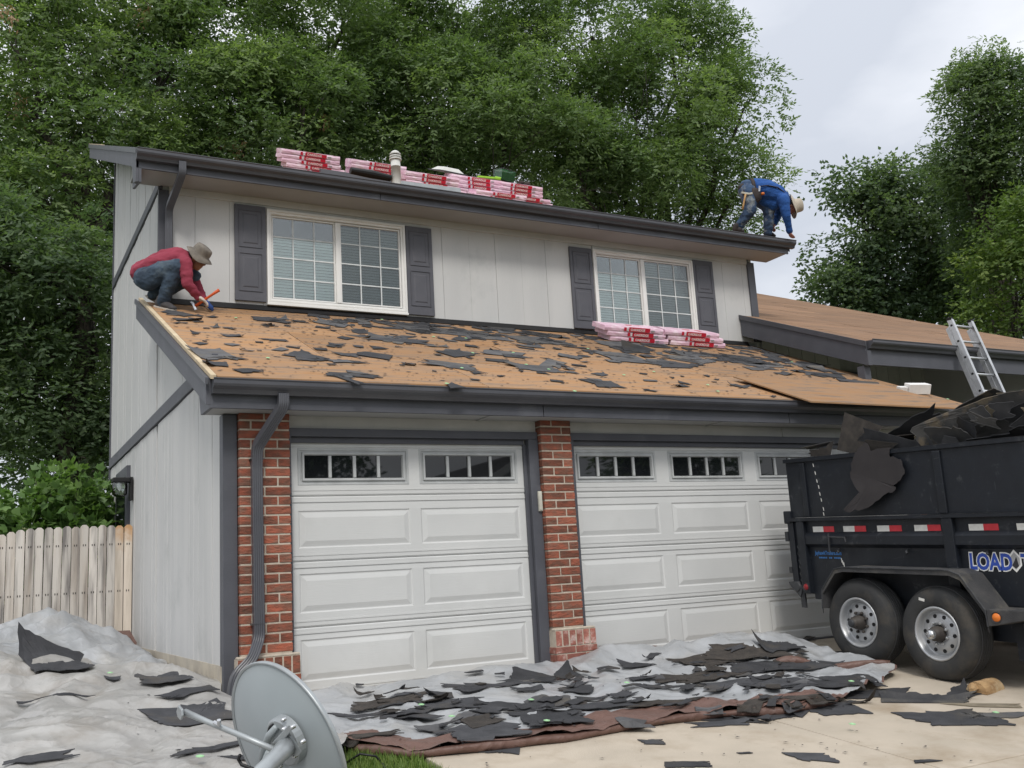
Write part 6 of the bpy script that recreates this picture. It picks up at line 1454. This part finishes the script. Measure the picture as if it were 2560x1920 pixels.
m_orange = M('orange_grip', (.62,.10,.02), (.5,.07,.015), rough=.5)
m_leather = M('dark_leather', (.035,.025,.022), (.02,.015,.014), rough=.7, scale=12, bump=.3, bscale=60)
m_ham = M('hickory_handle', (.50,.30,.13), rough=.6)
def blobs(name, prims, mat, parent, vox=.010, wr=.0, wf=14., smooth_it=4, seed=0., sub=True):
    """union of tapered capsules and ellipsoids, voxel-remeshed to one continuous surface"""
    bm = bmesh.new(); org = parent.location
    for p in prims:
        if p[0] == 'c':
            a, b, r0, r1 = Vector(p[1])-org, Vector(p[2])-org, p[3], p[4]; d = b-a; q = d.to_track_quat('Z', 'Y').to_matrix().to_4x4() if d.length > 1e-6 else Matrix()
            if d.length > 1e-6: bmesh.ops.create_cone(bm, cap_ends=True, segments=16, radius1=r0, radius2=r1, depth=d.length, matrix=Matrix.Translation((a+b)/2) @ q)
            for c, r in ((a, r0), (b, r1)): bmesh.ops.create_icosphere(bm, subdivisions=2, radius=r*1.02, matrix=Matrix.Translation(c))
        else:
            c, X, Y, Z = Vector(p[1])-org, Vector(p[2]), Vector(p[3]), Vector(p[4])
            Mx = Matrix((X, Y, Z)).transposed().to_4x4(); bmesh.ops.create_icosphere(bm, subdivisions=3, radius=1., matrix=Matrix.Translation(c) @ Mx)
    me = bpy.data.meshes.new(name); bm.to_mesh(me); bm.free()
    o = obj(name, me); rm = o.modifiers.new('remesh', 'REMESH'); rm.mode = 'VOXEL'; rm.voxel_size = vox; rm.use_smooth_shade = True
    sm = o.modifiers.new('smooth', 'SMOOTH'); sm.factor = .6; sm.iterations = smooth_it
    dg = bpy.context.evaluated_depsgraph_get(); m2 = bpy.data.meshes.new_from_object(o.evaluated_get(dg)); bpy.data.objects.remove(o)
    m2.name = name; m2.materials.clear(); m2.materials.append(mat)
    if wr:
        n = len(m2.vertices); co = np.empty(n*3); no = np.empty(n*3); m2.vertices.foreach_get('co', co); m2.vertices.foreach_get('normal', no); co = co.reshape(-1, 3); no = no.reshape(-1, 3)
        d = np.array([noise.noise(Vector((c[0]*wf*.7+seed, c[1]*wf*.7, c[2]*wf*1.6)))*.7+abs(noise.noise(Vector((c[0]*wf*1.7, c[1]*wf*1.7+seed, c[2]*wf*2.6))))*.6 for c in co])
        m2.vertices.foreach_set('co', (co+no*(d*wr)[:, None]).reshape(-1)); m2.update()
    m2.polygons.foreach_set('use_smooth', [True]*len(m2.polygons))
    return obj(name, m2, parent)
def chain(ps, rs, g=0.): return [('c', ps[i], ps[i+1], rs[i]+g, rs[i+1]+g) for i in range(len(ps)-1)]
def hand_prims(w_, c, fwd, side, grip, s=1.):
    """palm from wrist w_ through c; four bent fingers of unequal length and a thumb leaving the side of the palm, curling towards grip"""
    w_, c = Vector(w_), Vector(c); fwd = Vector(fwd).normalized(); side = Vector(side); side = (side-fwd*side.dot(fwd)).normalized(); grip = Vector(grip).normalized(); pr = []
    pr.append(('e', (w_+c)/2+fwd*.01, fwd*.052*s, side*.042*s, fwd.cross(side).normalized()*.022*s)); pr.append(('c', w_, c, .026*s, .024*s))
    for i, ln in enumerate((.072, .082, .077, .060)):
        b = c+side*(.033-.022*i)*s+fwd*.018*s; k = b+(fwd*.65+grip*.45)*ln*.5*s; t = k+(grip*.95-fwd*.2)*ln*.45*s; e = t+(grip*.2-fwd*.9)*ln*.3*s
        pr += chain([b, k, t, e], [.0105*s, .0098*s, .009*s, .008*s])
    b = w_.lerp(c, .45)+side*.034*s; k = b+(side*.5+fwd*.6+grip*.3)*.038*s; t = k+(fwd*.5+grip*.8-side*.3)*.032*s
    pr += chain([b, k, t], [.014*s, .012*s, .009*s]); return pr
def head_prims(c, up, face, s=1.):
    c = Vector(c); up = Vector(up).normalized(); face = Vector(face); face = (face-up*face.dot(up)).normalized(); lat = up.cross(face).normalized(); pr = []
    pr.append(('e', c+up*.025*s, face*.096*s, lat*.077*s, up*.098*s))
    pr.append(('e', c-up*.055*s+face*.030*s, face*.062*s, lat*.058*s, up*.068*s))
    pr.append(('e', c-up*.100*s+face*.055*s, face*.026*s, lat*.030*s, up*.022*s))
    pr += chain([c+up*.012*s+face*.088*s, c-up*.022*s+face*.112*s, c-up*.034*s+face*.096*s], [.010*s, .014*s, .012*s])
    pr.append(('e', c+up*.024*s+face*.090*s, face*.014*s, lat*.050*s, up*.009*s))
    pr.append(('e', c-up*.062*s+face*.086*s, face*.013*s, lat*.026*s, up*.011*s))
    for t in (-1, 1): pr.append(('e', c-up*.01*s-face*.005*s+lat*t*.078*s, face*.020*s, lat*.010*s, up*.030*s))
    return pr, up, face, lat
def hat(parent, c, axis, tiltdir, mat, rc, hc, rb, band, wob=.02, seed=0., droop=.35):
    ax_ = Vector(axis).normalized(); t = Vector(tiltdir); t = (t-ax_*t.dot(ax_)).normalized(); s = ax_.cross(t); Mx = Matrix((t, s, ax_)).transposed().to_4x4(); Mx.translation = Vector(c)-parent.location
    g = Geo(); n = 36; pr = [(0., hc), (rc*.55, hc*.99), (rc*.86, hc*.90), (rc*.97, hc*.72), (rc*1.02, hc*.3), (rc*1.04, .0), (rc*1.1, -.004), ((rc+rb)/2, -.012), (rb, -.03), (rb+.002, -.036), ((rc+rb)/2, -.02), (rc*1.0, -.012)]
    for k, (r, z) in enumerate(pr):
        for j in range(n):
            a = 2*math.pi*j/n; e = max(0., (r-rc)/(rb-rc))
            zz = z - droop*rc*e*e*.35 + e*wob*(math.sin(2*a+seed)+.6*math.sin(3*a+seed*2))
            q = r*(1+.02*math.sin(3*a+seed)); g.v.append(tuple(Mx @ Vector((q*1.12*math.cos(a), q*math.sin(a), zz))))
    for k in range(len(pr)-1):
        for j in range(n): g.f.append((k*n+j, k*n+(j+1) % n, (k+1)*n+(j+1) % n, (k+1)*n+j))
    g.m = [0]*len(g.f); return g.build('hat', mat, parent, smoothsh=True)
def shoe(parent, heel, toe, up, mat, msole, s=1.):
    heel, toe, up = Vector(heel), Vector(toe), Vector(up).normalized(); f = (toe-heel); ln = f.length; f.normalize(); side = f.cross(up).normalized(); up = side.cross(f)
    P = lambda a, b, c: heel+f*a*ln+side*b+up*c
    blobs('shoe', [('e', P(.22,0,.055), f*ln*.24, side*.042, up*.055), ('e', P(.55,0,.045), f*ln*.33, side*.045, up*.042), ('e', P(.82,0,.032), f*ln*.19, side*.044, up*.030), ('c', P(.2,0,.06), P(.22,0,.105), .042, .044)], mat, parent, .008, smooth_it=3)
    g = Geo(); pl = [(0,-.028),(.0,.028),(.2,.036),(.5,.036),(.75,.046),(.95,.034),(1.0,.0),(.95,-.034),(.75,-.046),(.5,-.036),(.2,-.036)]
    g.prism([P(a, b, -.002)-parent.location for a, b in pl], up*.022); g.build('shoe_sole', msole, parent, bevel=.004)
VX, VY, VZ = Vector(CR), Vector(CU), Vector(CF)
def hammer(name, label, a, b, head_dir, mg, mh, hl=.13):
    a, b = Vector(a), Vector(b); o = empty(name, a); tag(o, label, 'hammer'); d = (b-a).normalized(); h = Vector(head_dir); h = (h-d*h.dot(d)).normalized()
    Geo().tube([Vector(), (b-a)*.35, (b-a)*.7, (b-a)], [.017,.015,.014,.020], 10).build('handle', mg, o, smoothsh=True)
    Geo().beam(-d*.01-h*hl*.45, -d*.01+h*hl*.35, .028, .028, d).beam(-d*.01+h*hl*.35, -d*.03+h*hl*.7, .012, .03, d).build('head', mh, o, bevel=.004)
    return o
# ---------------- man crouching on the lower roof
def u1(x, y, d=0.): return Vector(dep(310+x*.1326, 580+y*.1326, 11.3+d))
h1 = roof_px(310+590*.1326, 580+1412*.1326); t1 = roof_px(310+975*.1326, 580+1500*.1326)
p1 = empty('person', (t1[0], t1[1], t1[2])); tag(p1, 'man in maroon shirt and grey bucket hat crouching on the lower roof', 'person')
pel, wai, mid_, che, sho, nek, hed = u1(430,840,.06), u1(570,680,.06), u1(800,570,.06), u1(1010,520,.05), u1(1140,530,.05), u1(1225,520,.04), u1(1375,505,.03)
hn, kn, an = u1(450,880,-.09), u1(1000,625,-.14), u1(735,1290,-.09)
hf_, kf, af = u1(480,880,.17), u1(1310,835,.20), u1(560,1190,.14)
sn, en, wn, cn = u1(1150,600,-.12), u1(1185,960,-.17), u1(1400,1235,-.09), u1(1470,1275,-.07)
sf, ef, wf_, cf_ = u1(1190,590,.20), u1(1345,960,.22), u1(1500,1290,.14), u1(1580,1345,.12)
hp, hup, hface, hlat = head_prims(hed, VX*.42+VY*.88, VX*.80-VY*.55-VZ*.05, 1.)
toeN, heelN = Vector(t1)+Vector((0,0,.0)), Vector(h1)
skin = hp+chain([nek, hed], [.058, .06])+chain([pel, wai, mid_, che, sho, nek], [.12,.11,.11,.115,.10,.06])+chain([sn, en, wn], [.045,.035,.026])+chain([sf, ef, wf_], [.045,.035,.026])+chain([sho, sn], [.07,.05])+chain([sho, sf], [.07,.05])
skin += chain([hn, kn, an, heelN.lerp(toeN, .35)+Vector((0,0,.045)), heelN.lerp(toeN, .8)+Vector((0,0,.03))], [.07,.05,.036,.02,.016])+chain([hf_, kf, af], [.07,.05,.036])+chain([pel, hn], [.1,.07])+chain([pel, hf_], [.1,.07])
skin += hand_prims(wn, cn, (cn-wn), VZ*-1.+VY*.3, VX*.4-VY*.9)+hand_prims(wf_, cf_, (cf_-wf_), VZ, VX*.2-VY)
blobs('body', skin, m_skin, p1, .009, smooth_it=2)
blobs('shirt', chain([u1(330,760,.06), wai, mid_, che, sho], [.125,.148,.146,.142,.115])+chain([u1(300,720,-.02), u1(520,640,-.04), u1(800,560,-.05)], [.07,.10,.11])+chain([u1(300,720,.14), u1(520,640,.16), u1(800,560,.16)], [.07,.10,.11])+chain([sho, u1(1215,520,.04)], [.10,.066])+chain([sho, sn, u1(1175,780,-.15), en, u1(1300,1100,-.13), u1(1385,1215,-.095)], [.10,.082,.068,.062,.054,.046])+chain([sho, sf, ef, u1(1490,1275,.145)], [.10,.08,.062,.045]), m_shirt, p1, .010, .014, 13., 4, 3.)
blobs('jeans', chain([pel, u1(470,760,.06)], [.155,.135])+chain([pel, hn, u1(720,740,-.12), kn, u1(900,900,-.13), u1(800,1130,-.11), u1(728,1330,-.09)], [.15,.135,.112,.082,.086,.074,.066])+chain([pel, hf_, u1(880,870,.19), kf, u1(900,1040,.18), u1(560,1180,.14)], [.15,.13,.108,.08,.08,.062]), m_jeans, p1, .011, .018, 11., 4, 9.)
shoe(p1, heelN, toeN, (0,-SL,1), m_shoe, m_sole); th = roof_px(310+640*.1326, 580+1335*.1326); shoe(p1, u1(415,1225,.14), Vector(th)+Vector((0,.02,.0)), VX*.55+VY*.75, m_shoe, m_sole)
blobs('hair', [('e', hed+hup*.028-hface*.022, hface*.088, hlat*.084, hup*.090), ('e', hed-hup*.03-hface*.055, hface*.05, hlat*.066, hup*.06)], m_hair, p1, .009, .004, 40.)
hat(p1, hed+hup*.075+hface*.012, VX*.62+VY*.74-VZ*.10, VX*.74-VY*.62, m_hat, .094, .098, .150, None, .016, 1.)
for t in (-1, 1): Geo().lathe([(.0,.006),(.006,.003),(.007,0)], 8, Matrix.Translation(hed-p1.location+hup*.008+hface*.094+hlat*t*.032) @ hface.to_track_quat('Z', 'Y').to_matrix().to_4x4()).build('eye', m_hair, p1)
blobs('glove', hand_prims(wn, cn, (cn-wn), VZ*-1.+VY*.3, VX*.4-VY*.9, 1.13)+[('c', wn-(cn-wn)*.25, wn, .034, .034)], m_glove, p1, .0075, smooth_it=2)
blobs('glove', hand_prims(wf_, cf_, (cf_-wf_), VZ, VX*.2-VY, 1.13)+[('c', wf_-(cf_-wf_)*.25, wf_, .034, .034)], m_bglove, p1, .0075, smooth_it=2)
hammer('roofing_hammer', 'orange handled roofing hammer held by the crouching man', u1(1345,1395,-.06), u1(1790,1095,-.10), VX*.5+VY*.6, m_orange, m_chrome, .12)
# ---------------- man bending over at the right end of the upper roof
def surf_up(x, y): return zup(y)+.004
def u2(x, y, d=0.): return Vector(dep(1800+x*.1085, 430+y*.1085, 15.95+d))
def up_px(x, y): return Vector(onsurf(1800+x*.1085, 430+y*.1085, surf_up))
cam_lim = 3.0
def onroof(x, yw, px_x):                      # a sole on the roof at depth row y = yw
    p = ay(1800+px_x*.1085, 585, yw); return Vector((p[0], yw, zup(yw)+.004))
hnr, tnr = onroof(0, 3.06, 285), onroof(0, 3.02, 545); hfr, tfr = onroof(0, 3.14, 990), onroof(0, 3.08, 1265)
p2 = empty('person', tuple(tfr)); tag(p2, 'man in blue shirt and beige hat bending over the right end of the upper roof', 'person')
pel, wai, mid_, che, sho, nek, hed = u2(640,400,.0), u2(840,380,.0), u2(1060,440,.0), u2(1280,540,.0), u2(1420,610,.0), u2(1545,690,.0), u2(1640,800,.0)
hn, kn, an = u2(640,470,-.10), u2(700,880,-.20), u2(415,1270,-.06)
hf_, kf, af = u2(860,560,.10), u2(1130,850,.04), u2(1110,1350,.06)
sn, en, wn, cn = u2(1460,650,-.18), u2(1525,1010,-.20), u2(1605,1390,-.12), u2(1620,1450,-.11)
sf, ef, wf_, cf_ = u2(1420,650,.18), u2(1340,980,.26), u2(1250,1210,.16), u2(1228,1270,.14)
hp, hup, hface, hlat = head_prims(hed, VX*.93+VY*.18, VX*.10-VY*.95, 1.)
skin = hp+chain([nek, hed], [.058,.06])+chain([pel, wai, mid_, che, sho, nek], [.12,.12,.125,.125,.10,.06])+chain([sho, sn, en, wn], [.07,.05,.038,.028])+chain([sho, sf, ef, wf_], [.07,.05,.038,.028])
skin += chain([pel, hn, kn, an, hnr.lerp(tnr, .35)+Vector((0,0,.05)), hnr.lerp(tnr, .8)+Vector((0,0,.03))], [.1,.075,.05,.038,.022,.016])+chain([pel, hf_, kf, af, hfr.lerp(tfr, .35)+Vector((0,0,.05)), hfr.lerp(tfr, .8)+Vector((0,0,.03))], [.1,.075,.05,.038,.022,.016])
skin += hand_prims(wn, cn, cn-wn, VZ*-1.+VX*.2, VX*.9-VY*.2)+hand_prims(wf_, cf_, cf_-wf_, VZ, VX*.6-VY*.6)
blobs('body', skin, m_skin2, p2, .010, smooth_it=2)
blobs('shirt', chain([u2(760,400,.0), wai, mid_, che, sho], [.145,.162,.180,.172,.13])+chain([u2(1000,620,.0), u2(1230,730,.0)], [.10,.12])+chain([sho, nek], [.10,.068])+chain([sho, sn, u2(1495,830,-.20), en, u2(1570,1210,-.16), u2(1602,1375,-.122)], [.12,.098,.080,.068,.056,.044])+chain([sho, sf, ef, u2(1258,1195,.165)], [.12,.09,.064,.044]), m_shirt2, p2, .012, .014, 11., 4, 5.)
blobs('jeans', chain([pel, u2(760,420,.0)], [.158,.145])+chain([pel, hn, u2(690,690,-.17), kn, u2(560,1080,-.14), u2(405,1300,-.06)], [.15,.135,.115,.092,.080,.066])+chain([pel, hf_, u2(1030,720,.07), kf, u2(1120,1100,.05), u2(1108,1385,.06)], [.15,.14,.118,.092,.082,.070]), m_jeans2, p2, .012, .018, 11., 4, 2.)
shoe(p2, hnr, tnr, (0,-.433,1), m_boot, m_boot); shoe(p2, hfr, tfr, (0,-.433,1), m_boot, m_boot)
blobs('hair', [('e', hed+hup*.028-hface*.022, hface*.088, hlat*.084, hup*.090)], m_hair, p2, .009, .004, 40.)
hat(p2, hed+hup*.062, VX*.96+VY*.20-VZ*.06, VY*-1., m_hat2, .098, .125, .172, None, .012, 2.2)
for t in (-1, 1): Geo().lathe([(.0,.006),(.006,.003),(.007,0)], 8, Matrix.Translation(hed-p2.location+hup*.008+hface*.094+hlat*t*.032) @ hface.to_track_quat('Z', 'Y').to_matrix().to_4x4()).build('eye', m_hair, p2)
# belt, pouches, straps
ax2 = (wai-pel).normalized(); bc_ = u2(730,400,.0); g = Geo(); s1_ = ax2.cross(VZ).normalized(); s2_ = ax2.cross(s1_).normalized(); n = 28
for k in (-.028, .028):
    for j in range(n): a = 2*math.pi*j/n; g.v.append(tuple(bc_+ax2*k+s1_*.172*math.cos(a)+s2_*.172*math.sin(a)-p2.location))
g.f = [(j, (j+1) % n, n+(j+1) % n, n+j) for j in range(n)]; g.m = [0]*n; bo = g.build('tool_belt', m_leather, p2, smoothsh=True); q = bo.modifiers.new('thick', 'SOLIDIFY'); q.thickness = .012
blobs('tool_pouch', [('e', u2(810,560,-.21), VX*.105, VY*.115, VZ*.05), ('e', u2(800,460,-.20), VX*.085, VY*.07, VZ*.05)], m_leather, p2, .010, .004)
blobs('tool_pouch', [('e', u2(540,370,-.05), VX*.085, VY*.075, VZ*.09)], m_leather, p2, .010, .004)
blobs('tool_pouch', [('e', u2(590,500,-.18), VX*.055, VY*.085, VZ*.045)], m_leather, p2, .010, .003)
Geo().tube([u2(930,330,-.19)-p2.location, u2(1100,310,-.185)-p2.location, u2(1330,355,-.175)-p2.location, u2(1480,470,-.14)-p2.location], .014, 6, flat=.6).build('shoulder_strap', m_leather, p2)
Geo().tube([u2(905,320,-.23)-p2.location, u2(900,450,-.25)-p2.location], .008, 6).tube([u2(930,330,-.23)-p2.location, u2(915,440,-.25)-p2.location], .006, 6).build('pliers', m_chrome, p2)
Geo().lathe([(.0,.02),(.024,.016),(.03,.0),(.024,-.016),(0,-.02)], 12, Matrix.Translation(u2(985,500,-.23)-p2.location)).build('tape_measure', m_amber, p2, smoothsh=True)
hammer('claw_hammer', 'wooden handled hammer hanging from the belt of the bending man', u2(590,505,-.27), u2(520,860,-.25), VX*1., m_ham, m_cream, .15)
